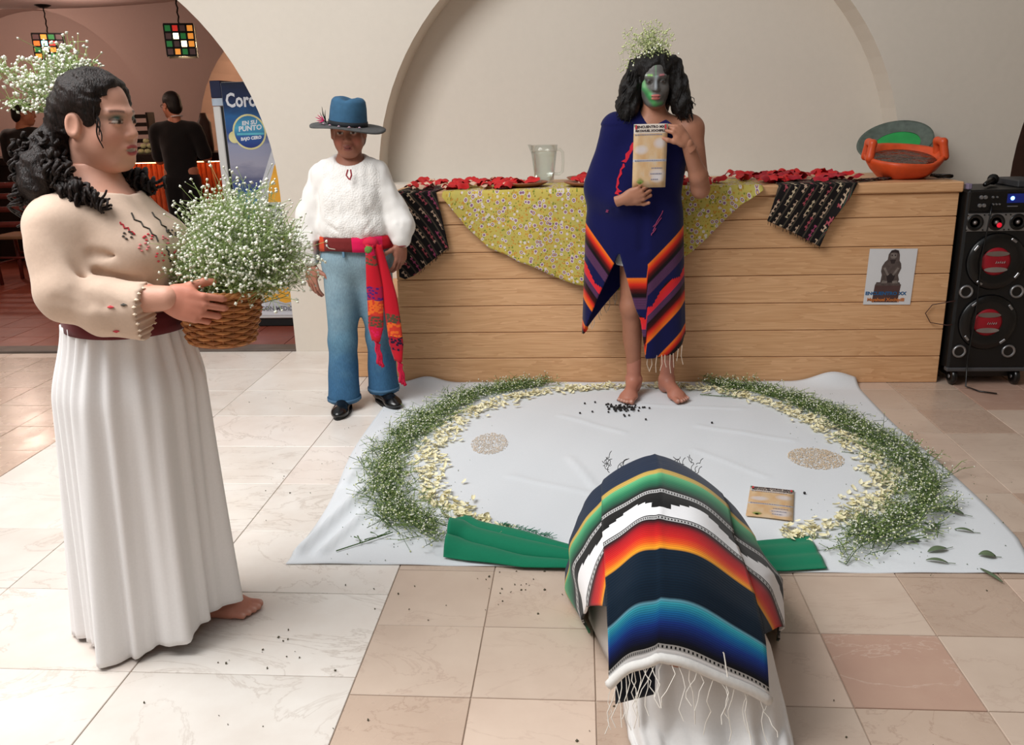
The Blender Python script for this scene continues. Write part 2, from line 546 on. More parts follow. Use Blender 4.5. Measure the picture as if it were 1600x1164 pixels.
for i in range(9):
    x = -0.611 - 3 * W2 - P * (i + 0.5)
    for j in range(0, 10):
        y = 1.957 + P * (j + 0.5)
        if y > YW - 0.05: continue
        cells.append((x, y, TS['b'], rr.uniform(-0.0006, 0.0006)))
lay(floor, 'floor_tile', None, cells)
# closing strip of narrow stone along the arcade
cells = []
t_str = with_mat(tile_mesh(W2 - 0.003, 0.145), M_marb_p)
for i in range(8):
    cells.append((-1.245 + W2 * (0.5 - i) , YW - 0.085, t_str, -0.0008))
lay(floor, 'border_tile', None, cells)

# arcade wall: arch at the left, shallow niche in the middle, arch at the right
ARCH_L = (-3.39, 1.0, 1.54); NICHE = (0.31, 1.02, 1.535); ARCH_R = (4.01, 1.0, 1.54)
SILL = 1.05; NDEP = 0.255; WT = 0.40; WTOP = 3.7
def arcx(a, n=48): return [a[0] - a[2] * math.cos(math.pi * k / n) for k in range(n + 1)]
def arcz(a, x): return a[1] + math.sqrt(max(0.0, a[2] ** 2 - (x - a[0]) ** 2))
w = MB()
xs = sorted(set([-9.0, -6.4] + arcx(ARCH_L) + arcx(NICHE) + arcx(ARCH_R) + [6.5]))
def inside(a, x0, x1): return x0 >= a[0] - a[2] - 1e-6 and x1 <= a[0] + a[2] + 1e-6
def q(p0, p1, p2, p3): w.add([p0, p1, p2, p3], [(0, 1, 2, 3)])
for x0, x1 in zip(xs[:-1], xs[1:]):
    op = None
    for a in (ARCH_L, NICHE, ARCH_R):
        if inside(a, x0, x1): op = a
    z0 = arcz(op, x0) if op else 0.0; z1 = arcz(op, x1) if op else 0.0
    q((x0, YW, z0), (x1, YW, z1), (x1, YW, WTOP), (x0, YW, WTOP))
    yb = YW + WT
    if op is None:
        q((x1, yb, 0), (x0, yb, 0), (x0, yb, WTOP), (x1, yb, WTOP))
    elif op is NICHE:
        q((x0, YW, 0), (x1, YW, 0), (x1, YW, SILL), (x0, YW, SILL))
        q((x1, yb, 0), (x0, yb, 0), (x0, yb, WTOP), (x1, yb, WTOP))
        yn = YW + NDEP
        q((x0, YW, z0), (x0, yn, z0), (x1, yn, z1), (x1, YW, z1))
        q((x0, yn, SILL), (x1, yn, SILL), (x1, yn, z1), (x0, yn, z0))
        q((x0, YW, SILL), (x1, YW, SILL), (x1, yn, SILL), (x0, yn, SILL))
    else:
        q((x0, YW, z0), (x0, yb, z0), (x1, yb, z1), (x1, YW, z1))
        q((x1, yb, z1), (x0, yb, z0), (x0, yb, WTOP), (x1, yb, WTOP))
for a in (ARCH_L, ARCH_R):
    for sx in (-1, 1):
        x = a[0] + sx * a[2]
        p = [(x, YW, 0), (x, YW + WT, 0), (x, YW + WT, a[1]), (x, YW, a[1])]
        q(*(p if sx < 0 else p[::-1]))
q((-9, YW, WTOP), (6.5, YW, WTOP), (6.5, YW + WT, WTOP), (-9, YW + WT, WTOP))
bm_w = w.build('wall_front', M_wall); tag(bm_w, kind='structure')
th = MB(); th.bbox(-4.93, -1.853, YW, YW + 0.145, -0.03, 0.012, 0.004)
tag(th.build('trim_1', M_dark_stone), kind='structure')
th = MB(); th.bbox(2.473, 5.5, YW, YW + 0.145, -0.03, 0.012, 0.004)
tag(th.build('trim_2', M_dark_stone), kind='structure')

# hall behind the arches
YB = 10.8
fb = MB(); fb.box(-9, 6.5, YW + 0.145, YB + 1.2, -0.06, -0.012)
floor_b = fb.build('floor_hall', M_terra); tag(floor_b, kind='structure')
cells = []
tt = with_mat(tile_mesh(0.296, 0.296), M_terra)
for i in range(14):
    for j in range(11):
        cells.append((-5.9 + 0.3 * (i + 0.5), YW + 0.147 + 0.3 * (j + 0.5), tt, -0.004))
lay(floor_b, 'terracotta_tile', None, cells)
BL = (-6.81, 1.3, 1.53); BR = (-3.18, 1.2, 1.53)
w = MB()
xs = sorted(set([-9.0] + arcx(BL, 28) + arcx(BR, 28) + [6.5]))
for x0, x1 in zip(xs[:-1], xs[1:]):
    op = None
    for a in (BL, BR):
        if inside(a, x0, x1): op = a
    z0 = arcz(op, x0) if op else -.05; z1 = arcz(op, x1) if op else -.05
    q((x0, YB, z0), (x1, YB, z1), (x1, YB, 3.6), (x0, YB, 3.6))
    if op:
        dp = 0.35 if op is BL else 1.1
        q((x0, YB, z0), (x0, YB + dp, z0), (x1, YB + dp, z1), (x1, YB, z1))
        q((x0, YB + dp, -.05), (x1, YB + dp, -.05), (x1, YB + dp, z1), (x0, YB + dp, z0))
for a, dp in ((BL, 0.35), (BR, 1.1)):
    for sx in (-1, 1):
        x = a[0] + sx * a[2]; p = [(x, YB, -.05), (x, YB + dp, -.05), (x, YB + dp, a[1]), (x, YB, a[1])]
        q(*(p if sx < 0 else p[::-1]))
tag(w.build('wall_hall_back', M_wall_in), kind='structure')
w = MB()
prof = [(YW + WT, 3.05), (6.2, 2.85), (6.9, 2.66), (7.6, 2.53), (8.0, 2.50), (8.5, 2.53), (9.2, 2.66), (10.0, 2.84), (YB + 1.2, 3.1)]
def ceil_z(x, y):
    z = np.interp(y, [p[0] for p in prof], [p[1] for p in prof])
    return z + 0.10 * (1 - math.cos((x + 4.75) * 1.15)) * 0.5
w.grid(lambda u, v: (-9 + 15.5 * u, (YW + WT) + (YB + 1.2 - YW - WT) * v, ceil_z(-9 + 15.5 * u, (YW + WT) + (YB + 1.2 - YW - WT) * v)), 48, 24)
tag(w.build('ceiling_hall', M_wall_in, smooth=True, solid=0.05), kind='structure')
for nm, x in (('wall_hall_left', -9.0), ('wall_hall_right', 6.5)):
    w = MB(); w.box(x - 0.05, x + 0.05, YW + WT, YB + 1.2, 0, 3.6); tag(w.build(nm, M_wall_in), kind='structure')
# patio walls behind and beside the camera
for nm, b in (('wall_left', (-9.1, -9.0, -4.5, YW, 0, WTOP)), ('wall_right', (6.5, 6.6, -4.5, YW, 0, WTOP)), ('wall_back', (-9, 6.5, -4.6, -4.5, 0, WTOP))):
    w = MB(); w.box(*b); tag(w.build(nm, M_wall), kind='structure')
# gallery roof over the right side of the patio
w = MB(); w.box(2.2, 6.5, -4.5, YW, 3.5, 3.6); tag(w.build('ceiling', M_wall), kind='structure')

# light in the hall behind: warm lamps over the passage at the back right and over the bar
def point(name, loc, power, col, r=0.08):
    d = bpy.data.lights.new(name, 'POINT'); d.energy = power; d.color = col; d.shadow_soft_size = r
    o = bpy.data.objects.new(name, d); COL.objects.link(o); o.location = loc; return o
point('passage_light', (-3.3, YB + 0.75, 2.3), 42, (1.0, 0.70, 0.44))
point('hall_light', (-6.6, 9.3, 2.3), 46, (1.0, 0.74, 0.62))
point('hall_light_2', (-4.2, 7.4, 2.35), 26, (1.0, 0.74, 0.64))

# ================================================================== counter
def wood(name, c1, c2, axis=0, rough=0.42, ring=9.0):
    t = NT(name, rough, 0, 0.35)
    oi = t.n('ShaderNodeObjectInfo')
    v = t.coord('Object')
    cb = t.n('ShaderNodeCombineXYZ'); t.l(t.math('MULTIPLY', oi.outputs['Random'], 40.0), cb.inputs[0]); t.l(t.math('MULTIPLY', oi.outputs['Random'], 9.0), cb.inputs[2])
    ad = t.n('ShaderNodeVectorMath', operation='ADD'); t.l(v, ad.inputs[0]); t.l(cb.outputs[0], ad.inputs[1]); v = ad.outputs[0]
    s = [8.0, 8.0, 8.0]; s[axis] = 0.55
    g = t.noise(t.mapping(v, tuple(s)), ring * 0.28, 3, 0.5, dist=0.6)
    g2 = t.math('FRACT', t.math('MULTIPLY', g, 9.0))
    s2 = [60.0, 60.0, 60.0]; s2[axis] = 2.0
    f = t.noise(t.mapping(v, tuple(s2)), 2.0, 3)
    k = t.math('ADD', t.math('MULTIPLY', g2, 0.35), t.math('MULTIPLY', f, 0.6))
    base = t.ramp(k, [(0.15, c1), (0.75, c2)])
    tone = t.ramp(oi.outputs['Random'], [(0, (0.93, 0.92, 0.90, 1)), (1, (1.0, 1.0, 1.0, 1))])
    t.color(t.mix(1.0, base, tone, 'MULTIPLY'))
    t.bump(f, 0.05, 0.002)
    return t.m
M_pine = wood('pine', srgb(198, 148, 104), srgb(226, 180, 136))
CX0, CX1, CY = -1.0, 1.905, 4.585
ctr = thing('serving_counter', 'long pale pine plank counter standing in front of the arched niche', 'counter', (0.45, CY, 0))
zs = [0.0, 0.1475, 0.295, 0.444, 0.592, 0.737, 0.886, 1.007]
for z0, z1 in zip(zs[:-1], zs[1:]):
    m = MB(); m.bbox(CX0, CX1, CY, CY + 0.022, z0 + 0.0015, z1 - 0.0015, 0.003)
    m.build('plank', M_pine, ctr)
    m = MB(); m.bbox(CX1 - 0.022, CX1, CY + 0.0235, YW - 0.002, z0 + 0.0015, z1 - 0.0015, 0.003)
    m.build('side_plank', wood('pine_side', srgb(198, 148, 104), srgb(226, 180, 136), 1) if z0 == 0 else bpy.data.materials['pine_side'], ctr)
m = MB(); m.box(CX0 + 0.01, CX1 - 0.03, CY + 0.0235, YW - 0.003, 0.002, 1.004); m.build('carcass', M_pine, ctr)
m = MB(); m.bbox(CX0 - 0.012, CX1 + 0.012, CY - 0.018, YW - 0.001, 1.008, 1.060, 0.006); m.build('worktop', M_pine, ctr)
st = thing('wooden_step', 'low pale plank step against the pier, behind the person in the hat', 'step', (-1.2, 4.75, 0))
for z0, z1 in zip(zs[:-5], zs[1:-4]):
    m = MB(); m.bbox(-1.40, CX0 - 0.015, 4.72, 4.742, z0 + 0.0015, z1 - 0.0015, 0.003); m.build('plank', M_pine, st)
m = MB(); m.bbox(-1.40, CX0 - 0.015, 4.70, YW - 0.002, zs[3] , zs[3] + 0.03, 0.004); m.build('tread', M_pine, st)
m = MB(); m.box(-1.39, CX0 - 0.02, 4.744, YW - 0.003, 0.002, zs[3] - 0.001); m.build('carcass', M_pine, st)
# ================================================================== people: shared builders
def lin(*c): return np.array(srgb(*c)[:3])
def sstep(x, a, b): 
    t = np.clip((x - a) / (b - a), 0, 1); return t * t * (3 - 2 * t)

def head(M, skin, res=0.004, scale=1.0, lip=(150, 70, 66), brow=(40, 28, 24), paint=None, closed=False, smile=0.0, jaw=1.0, neck=True, ears=True, open_mouth=False, sclera=(214, 200, 190)):
    """local: x to the person's right, y forward, z up; origin between the eyes inside the head"""
    s = SDF((-.11, -.125, -.26), (.11, .145, .14), res)
    s.ell((0, -.012, .032), (.076, .096, .088), 0)
    s.ell((0, .022, -.038), (.060 * jaw, .070, .082), .03)
    s.ell((0, .064, -.099), (.024, .022, .018), .03)
    for sx in (-1, 1):
        s.ell((sx * .036, .052, -.036), (.028, .028, .030), .025)
        s.cone((sx * .012, .086, .022), (sx * .046, .072, .022), .008, .006, .018)
        s.cone((sx * .054 * jaw, .0, -.050), (sx * .022 * jaw, .058, -.094), .014, .016, .035)
    s.cone((0, .086, .012), (0, .1025, -.028), .0075, .0115, .014)
    for sx in (-1, 1):
        s.ell((sx * .012, .092, -.033), (.008, .010, .0075), .006)
        s.ell((sx * .031, .098, .002), (.019, .016, .012), .010, 'sub')
        s.ell((sx * .031, .0745, .001), (.0155, .0150, .0140), .002)
    s.ell((0, .082, -.066), (.030, .016, .018), .015)
    s.ell((0, .0915, -.0615), (.023, .0105, .0055), .006)
    s.ell((0, .0895, -.0735), (.020, .0110, .0065), .006)
    s.cone((-.022, .094, -.0675), (.022, .094, -.0675), .0022, .0022, .003, 'sub')
    if open_mouth: s.ell((0, .100, -.068), (.018, .016, .0055), .003, 'sub')
    if ears:
        for sx in (-1, 1):
            s.ell((sx * .079, -.008, -.012), (.011, .021, .032), .008)
            s.ell((sx * .088, -.004, -.010), (.006, .012, .020), .006, 'sub')
    if neck: s.cone((0, -.016, -.07), (0, -.040, -.25), .052, .058, .035)
    V, F = s.mesh()
    x, y, z = V.T
    C = np.tile(lin(*skin), (len(V), 1))
    def put(mask, col):
        C[:] = C * (1 - mask[:, None]) + lin(*col) * mask[:, None]
    put(0.35 * np.exp(-(((np.abs(x) - .042) / .022) ** 2 + ((z + .04) / .022) ** 2)) * (y > .03), (205, 110, 95))
    lipm = np.maximum(sstep(1 - ((x / .0245) ** 2 + ((z + .0612 + 0.0 * np.abs(x)) / .0072) ** 2), 0, .35), sstep(1 - ((x / .0225) ** 2 + ((z + .0738) / .0085) ** 2), 0, .35)) * (y > .078)
    if paint: paint(V, put)
    put(lipm * 0.9, lip)
    put(sstep(1 - ((x / .021) ** 2 + ((z + .0675) / .0022) ** 2), 0, .5) * (y > .078) * .85, (60, 22, 22))
    if open_mouth:
        put(((np.abs(x) < .017) & (np.abs(z + .0675) < .0055) & (y > .07) & (y < .094)).astype(float), (232, 224, 214))
    ax = np.abs(x) - .031
    lidopen = .0042 if not closed else -.001
    eye = ((ax / .0150) ** 2 + ((z - .001) / .0075) ** 2 < 1) & (y > .066)
    put(eye.astype(float) * sstep(lidopen - np.abs(z - .001), -.001, .001), sclera)
    iris = (np.hypot(ax, z - .001) < .0062) & (y > .07)
    put(iris.astype(float) * sstep(lidopen - np.abs(z - .001), -.001, .001), (48, 28, 18))
    put(np.exp(-(((np.abs(z - .001) - max(lidopen, 0)) / .0022) ** 2)) * (np.abs(ax) < .0165) * (y > .064) * (z > -.003) * .9, (30, 20, 18))
    browz = .0225 + .004 * np.cos((np.abs(x) - .034) / .02)
    put(np.exp(-((z - browz) / .0034) ** 2) * sstep(.0215 - np.abs(np.abs(x) - .034), 0, .006) * (y > .05) * .85, brow)
    return xf(V * scale, M), F, C

def hand(M, skin, curls, side=1, thumb=((.9, .45, -.15), (.55, .8, -.35)), spread=0.06, res=0.0032, scale=1.0):
    """local: fingers along +y, back of the hand +z, thumb on +x*side; curls = bend per finger (index..little) as (knuckle, middle, tip) degrees"""
    s = SDF((-.10, -.05, -.11), (.10, .21, .06), res)
    s.cone((0, -.045, 0), (0, .012, 0), .026, .026, .02, flat=(2, .78))
    s.ell((0, .045, 0), (.041, .050, .0165), .02)
    s.cone((.026 * side, .016, -.008), (.030 * side, .05, -.008), .014, .014, .015)
    base = [(.030, .084), (.010, .090), (-.011, .086), (-.029, .076)]
    lens = [(.042, .026, .020), (.046, .030, .022), (.043, .028, .021), (.034, .021, .018)]
    tips = []
    for i in range(4):
        p = Vector((base[i][0] * side, base[i][1], 0)); a = 0; yaw = spread * (1.5 - i) * side
        s.cone(Vector((base[i][0] * side * .8, .05, .0)), p, .010, .0095, .008)
        r = [.0092, .0085, .0078, .0068]
        if i == 3: r = [x * .86 for x in r]
        for j in range(3):
            a += math.radians(curls[i][j])
            d = Vector((math.sin(yaw) * math.cos(a), math.cos(yaw) * math.cos(a), -math.sin(a)))
            q = p + d * lens[i][j]
            s.cone(p, q, r[j], r[j + 1], .0025); p = q
        tips.append(p)
    p = Vector((.028 * side, .022, -.006))
    for j, (d, L) in enumerate(zip((thumb[0], thumb[0], thumb[1]), (.030, .030, .024))):
        d = Vector((d[0] * side, d[1], d[2])).normalized(); q = p + d * L
        s.cone(p, q, (.0125, .0115, .010)[j], (.0115, .010, .0085)[j], .006); p = q
    V, F = s.mesh()
    C = np.tile(lin(*skin), (len(V), 1))
    for t in tips + [p]:
        m = np.exp(-(np.linalg.norm(V - np.array(t), axis=1) / .010) ** 2)[:, None] * .45
        C = C * (1 - m) + lin(min(255, skin[0] + 30), min(255, skin[1] + 14), min(255, skin[2] + 14)) * m
    return xf(V * scale, M), F, C

def foot(M, skin, side=1, res=0.0045, scale=1.0):
    """local: toes along +y, z up from the sole, ankle above the origin; big toe on +x*side"""
    s = SDF((-.08, -.09, -.01), (.08, .21, .20), res)
    s.cone((0, -.005, .20), (0, -.012, .075), .038, .036, .03)
    s.ell((0, -.035, .033), (.031, .036, .033), .03)
    s.cone((0, -.01, .065), (.004 * side, .09, .036), .035, .030, .03)
    s.ell((.004 * side, .105, .022), (.044, .045, .022), .03)
    s.cone((-.022 * side, .0, .018), (-.026 * side, .10, .016), .018, .018, .02)
    for i in range(5):
        x = (.030 - .0165 * i - (.004 if i else 0)) * side
        y1 = (.178, .180, .172, .162, .150)[i]; r = (.0135, .0095, .009, .0088, .0092)[i]
        s.cone((x, .125 - .006 * i, .018), (x * 1.03, y1 - r, .0135), r, r, .006)
    for sx in (-1, 1): s.ell((sx * .033, -.012, .085), (.010, .014, .014), .015)
    s.plane_cut((0, 0, .001), (0, 0, -1))
    V, F = s.mesh(); C = np.tile(lin(*skin), (len(V), 1))
    for i in range(5):
        x = (.030 - .0165 * i - (.004 if i else 0)) * side; y1 = (.178, .180, .172, .162, .150)[i]
        m = np.exp(-(((V[:, 0] - x * 1.03) / .006) ** 2 + ((V[:, 1] - y1 + .004) / .007) ** 2 + ((V[:, 2] - .022) / .008) ** 2))[:, None] * .6
        C = C * (1 - m) + lin(225, 190, 175) * m
    return xf(V * scale, M), F, C

def face_frame(o, f, tilt=0.0, roll=0.0):
    """o = point between the eyes; f = facing (x, y); tilt > 0 looks down"""
    f = Vector((f[0], f[1], 0)).normalized(); z = Vector((0, 0, 1)); r = f.cross(z)
    M = frame(o, r, f, z)
    return M @ Matrix.Rotation(-tilt, 4, 'X') @ Matrix.Rotation(roll, 4, 'Y')

def strands(mb, roots, n_each=1):
    for pts, r in roots: mb.tube(pts, r, 4, caps=True)

def curl(p0, p1, amp, turns, n=22, ph=0.0, sag=0.0):
    p0, p1 = Vector(p0), Vector(p1); d = (p1 - p0).normalized()
    a = d.cross(Vector((.3, .8, .2))).normalized(); b = d.cross(a)
    out = []
    for i in range(n):
        t = i / (n - 1); k = amp * min(1, 3 * t) 
        an = ph + turns * 6.283 * t
        out.append(p0.lerp(p1, t) + (a * math.cos(an) + b * math.sin(an)) * k + Vector((0, 0, -sag * t * t)))
    return out

M_skin = vcol_mat('skin', 0.5, 0.10, 160, 0.0, 0.35)
def hair_mat(name, c, c2):
    t = NT(name, 0.5, 0, 0.3)
    v = t.coord('Object')
    t.color(t.ramp(t.noise(t.mapping(v, (60, 60, 9)), 3.0, 4), [(0.3, c), (0.75, c2)]))
    t.bump(t.noise(t.mapping(v, (90, 90, 14)), 3.0, 4), 0.6, 0.008)
    return t.m
M_hair_f = hair_mat('dark_brown_hair', srgb(15, 10, 9), srgb(46, 33, 29))
M_hair_b = hair_mat('black_hair', srgb(7, 6, 6), srgb(26, 21, 20))

def cloth(name, c, rough=0.85, weave=260, wr=0.25, wscale=9, var=0.07, wdist=0.012):
    t = NT(name, rough, 0, 0.2)
    v = t.coord('Object')
    d = tuple(x * (1 - var) for x in c[:3]) + (1,)
    t.color(t.ramp(t.noise(v, weave * 0.5, 2), [(0.3, d), (0.7, c)]))
    h = t.math('ADD', t.math('MULTIPLY', t.noise(v, wscale, 4), 1.0), t.math('MULTIPLY', t.noise(v, weave, 2), 0.04))
    t.bump(h, wr, wdist)
    t.b.inputs['Sheen Weight'].default_value = 0.15
    return t.m

# small white blossoms on thin green stems ("stuff": nobody could count them)
M_bloom = plain('white_blossom', srgb(236, 238, 222), 0.7, var=0.06)
M_bloomc = plain('cream_bud', srgb(208, 216, 160), 0.7, var=0.1)
M_stem = plain('green_stem', srgb(128, 150, 84), 0.7, var=0.25, scale=30)
M_stemd = plain('dark_green_stem', srgb(66, 94, 46), 0.7, var=0.3, scale=25)

def spray(parent, base, tips, blooms_per=14, r=(.004, .008), stem_r=.0012, spread=.035, mats=None, names=('stem_cluster', 'blossom_cluster')):
    """branching sprays: from base to each tip, twigs near the tip carry blossoms"""
    A, B, RR, P, PR = [], [], [], [], []
    for tp in tips:
        b = np.array(base(tp) if callable(base) else base, float); tp = np.array(tp, float)
        mid = b * .45 + tp * .55 + rng.normal(size=3) * spread * .4
        A += [b, mid]; B += [mid, tp]; RR += [stem_r, stem_r * .8]
        for k in range(blooms_per):
            t = rng.uniform(.35, 1.0); o = (mid * (1 - t) + tp * t)
            e = o + rng.normal(size=3) * spread * (0.5 + 0.5 * t) + np.array([0, 0, spread * .35])
            A.append(o); B.append(e); RR.append(stem_r * .55); P.append(e); PR.append(rng.uniform(*r))
    V, F = sticks(A, B, np.array(RR))
    np_mesh(names[0], V, F, (mats or (M_stem, M_bloom))[0], parent, kind='stuff')
    V, F = octas(P, np.array(PR), .8)
    np_mesh(names[1], V, F, (mats or (M_stem, M_bloom))[1], parent, kind='stuff')

# ================================================================== woman with the basket
WS = (214, 160, 138)
def woman():
    t = thing('person', 'woman in a cream embroidered blouse and long white skirt carrying a basket of flowers', 'person', (-1.25, 2.2, 0))
    fd = Vector((.985, -.13, 0)).normalized()
    Mh = face_frame((-1.186, 2.125, 1.460), fd, 0.08)
    def makeup(V, put):
        x, y, z = V.T
        put(np.exp(-(((np.abs(x) - .033) / .018) ** 2 + ((z - .011) / .008) ** 2)) * (y > .05) * 1.0, (50, 92, 84))
    parts = [head(Mh, WS, .0032, .97, lip=(170, 62, 66), brow=(58, 40, 32), paint=makeup, open_mouth=True, closed=False)]
    s = SDF((-1.42, 1.86, .9), (-.95, 2.40, 1.36), .009)          # chest, shoulders, upper arms under the blouse
    s.ell((-1.195, 2.12, 1.12), (.135, .155, .19), 0)
    s.cone((-1.25, 1.985, 1.235), (-1.21, 2.265, 1.235), .055, .055, .06)
    s.cone((-1.215, 2.13, 1.36), (-1.225, 2.13, 1.22), .057, .075, .05)
    s.cone((-1.25, 1.965, 1.21), (-1.235, 1.94, 1.06), .05, .042, .03)
    V, F = s.mesh(); parts.append((V, F, lin(*WS)))
    s = SDF((-1.3, 1.86, .95), (-.9, 2.02, 1.12), .006)            # near forearm
    s.cone((-1.22, 1.935, 1.05), (-.985, 1.955, 1.048), .045, .030, .0)
    V, F = s.mesh(); parts.append((V, F, lin(*WS)))
    # near hand: reaches to the basket rim, palm toward the basket, fingers curling down over it
    y_ = Vector((.93, .12, -.30)).normalized(); z_ = Vector((.12, -.97, .14)); z_ = (z_ - y_ * z_.dot(y_)).normalized()
    parts.append(hand(frame((-.990, 1.957, 1.045), y_.cross(z_), y_, z_), (204, 134, 112), [(28, 40, 25), (34, 44, 28), (40, 46, 28), (46, 46, 28)], side=-1, thumb=((.5, .75, -.3), (.3, .9, -.4)), res=.003))
    # far hand under the basket
    y_ = Vector((.85, -.40, -.25)).normalized(); z_ = Vector((-.1, .2, -.97)); z_ = (z_ - y_ * z_.dot(y_)).normalized()
    parts.append(hand(frame((-1.01, 2.235, .95), y_.cross(z_), y_, z_), (204, 134, 112), [(20, 25, 20)] * 4, side=1, res=.0036))
    s = SDF((-1.3, 2.12, .85), (-.95, 2.36, 1.12), .007)
    s.cone((-1.2, 2.29, 1.03), (-1.01, 2.235, .95), .042, .028, 0); V, F = s.mesh(); parts.append((V, F, lin(*WS)))
    # feet
    parts.append(foot(frame((-1.165, 2.255, 0), (.0, -1, 0), (1, .02, 0), (0, 0, 1)), (196, 132, 112), side=-1))
    parts.append(foot(frame((-1.36, 2.12, 0), (.1, -1, 0), (1, .1, 0), (0, 0, 1)), (196, 132, 112), side=1))
    # legs inside the skirt
    s = SDF((-1.42, 2.0, .1), (-1.05, 2.4, .98), .012)
    s.cone((-1.22, 2.19,   .88), (-1.19, 2.24, .12), .09, .04, 0); s.cone((-1.24, 2.07, .88), (-1.35, 2.12, .12), .09, .04, .02)
    s.ell((-1.20, 2.13, .88), (.12, .13, .10), .03)
    V, F = s.mesh(); parts.append((V, F, lin(*WS)))
    V, F, C = join(parts); np_mesh('body', V, F, M_skin, t, True, C)

    # blouse
    s = SDF((-1.46, 1.80, .87), (-.93, 2.45, 1.36), .0062)
    s.ell((-1.20, 2.12, 1.13), (.147, .170, .200), 0)
    s.ell((-1.115, 2.055, 1.135), (.105, .085, .085), .06); s.ell((-1.115, 2.180, 1.135), (.105, .085, .085), .06)
    s.ell((-1.19, 2.12, 1.00), (.150, .152, .10), .05)
    s.cone((-1.245, 1.995, 1.228), (-1.215, 2.25, 1.235), .060, .060, .06)
    s.cone((-1.255, 1.975, 1.215), (-1.225, 1.935, 1.075), .066, .066, .03)
    s.cone((-1.215, 1.935, 1.065), (-1.14, 1.940, 1.040), .062, .062, .03)
    s.cone((-1.14, 1.940, 1.040), (-1.025, 1.950, 1.030), .060, .056, .02)
    s.cone((-1.14, 1.940, 1.0), (-1.045, 1.948, .985), .040, .036, .03)      # slack of the wide cuff
    s.cone((-1.23, 2.28, 1.21), (-1.21, 2.30, 1.05), .075, .07, .03); s.cone((-1.21, 2.30, 1.04), (-1.06, 2.26, .98), .065, .055, .03)
    # creases: under the arm, at the elbow, under the bust
    for a, b, r in (((-1.17, 1.90, 1.20), (-1.17, 1.93, 1.07), .010), ((-1.20, 1.855, 1.065), (-1.14, 1.868, 1.045), .008), ((-1.165, 1.865, 1.085), (-1.105, 1.88, 1.045), .008),
                    ((-1.12, 1.872, 1.08), (-1.07, 1.885, 1.045), .007), ((-1.13, 1.965, 1.075), (-1.03, 2.03, 1.055), .010), ((-1.15, 1.96, 1.11), (-1.07, 1.99, 1.085), .008),
                    ((-1.15, 1.955, 1.155), (-1.09, 1.99, 1.145), .007), ((-1.24, 1.845, 1.0), (-1.1, 1.872, .985), .006)):
        s.cone(a, b, r, r * .6, .02, 'sub')
    s.disp(lambda X, Y, Z: .0022 * wob(X * 1.0, Y, Z * .6, 55, 3) + .0015 * wob(X, Y, Z, 95, 4))
    s.ell((-1.175, 2.115, 1.345), (.095, .090, .085), .008, 'sub')              # round neckline
    s.cone((-1.10, 2.09, 1.30), (-1.045, 2.075, 1.235), .020, .010, .006, 'sub')  # slit below it
    # wide scalloped cuff: cut off at the wrist
    X, Y, Z = np.meshgrid(*s.ax, indexing='ij')
    cut = (X - (-1.035) + .35 * (1.03 - Z) * 0.35 + .004 * np.sin(Z * 420)) 
    s.d = np.where((Y < 2.02) & (Z < 1.11), np.maximum(s.d, cut), s.d).astype(np.float32)
    V, F = s.mesh()
    np_mesh('blouse', V, F, cloth('cream_cotton', srgb(214, 188, 168), 0.85, 300, .22, 16, .05, .008), t, True)
    # embroidery: small flowers and sprigs stitched on chest and cuff
    M_red = plain('red_thread', srgb(186, 52, 62), .8); M_dgr = plain('dark_thread', srgb(66, 62, 56), .8); M_pk = plain('pink_thread', srgb(196, 110, 112), .8)
    surf = V
    def on(p):
        i = np.argmin(((surf - np.array(p)) ** 2).sum(1)); return surf[i]
    def stitch(pts, r, m):
        b = MB(); q_ = [on(p) for p in pts]
        cen = np.array((-1.2, 2.12, 1.13)); 
        out = []
        for p in q_:
            n = p - cen; n[2] *= .3; n /= np.linalg.norm(n); out.append(p + n * .0012)
        b.tube(out, r, 5); return b.build('embroidery', m, t)
    for (x, y, z, m) in ((-1.02, 2.00, 1.205, M_red), (-1.035, 1.985, 1.17, M_pk), (-1.005, 2.06, 1.18, M_pk), (-1.01, 2.015, 1.14, M_red), (-1.0, 2.11, 1.20, M_dgr), (-1.065, 1.975, 1.21, M_dgr), (-.99, 2.09, 1.13, M_red)):
        b = MB()
        for k in range(6):
            a = k * 1.047; p = on((x + .012 * math.cos(a) * .5, y + .012 * math.cos(a), z + .012 * math.sin(a)))
            n = p - np.array((-1.2, 2.12, 1.13)); n /= np.linalg.norm(n)
            b.lathe([(0, -.003), (.004, 0), (0, .003)], tuple(p + n * .001), 6)
        b.build('embroidery', m, t)
    for k, (a, bq, m) in enumerate((((-1.06, 2.02, 1.27), (-1.00, 2.02, 1.19), M_dgr), ((-1.04, 2.10, 1.26), (-.99, 2.10, 1.19), M_dgr), ((-1.09, 1.985, 1.24), (-1.05, 1.985, 1.215), M_red), ((-1.02, 2.05, 1.155), (-.995, 2.05, 1.115), M_dgr))):
        stitch([tuple(np.array(a) + (np.array(bq) - np.array(a)) * i / 7 + np.array((0, .004 * (-1) ** i, 0))) for i in range(8)], .0022, m)
    for (x, z, m) in ((-1.085, 1.055, M_red), (-1.06, 1.05, M_dgr), (-1.09, .955, M_red)):
        b = MB(); p = on((x, 1.85, z)); b.lathe([(0, -.004), (.009, 0), (0, .004)], tuple(p + np.array((0, -.001, 0))), 8, sy=.4); b.build('embroidery', m, t)
    b = MB()      # scalloped lace edge of the cuff
    for k in range(17):
        a = -2.6 + k * .30
        p = on((-1.03, 1.948 + .075 * math.sin(a) - .0, 1.005 + .075 * math.cos(a)))
        b.lathe([(0, -.004), (.0055, 0), (0, .004)], tuple(p), 6)
    b.build('cuff_lace', kind='stuff', parent=t, mats=cloth('cream_lace', srgb(228, 208, 186)))
    # belt
    b = MB()
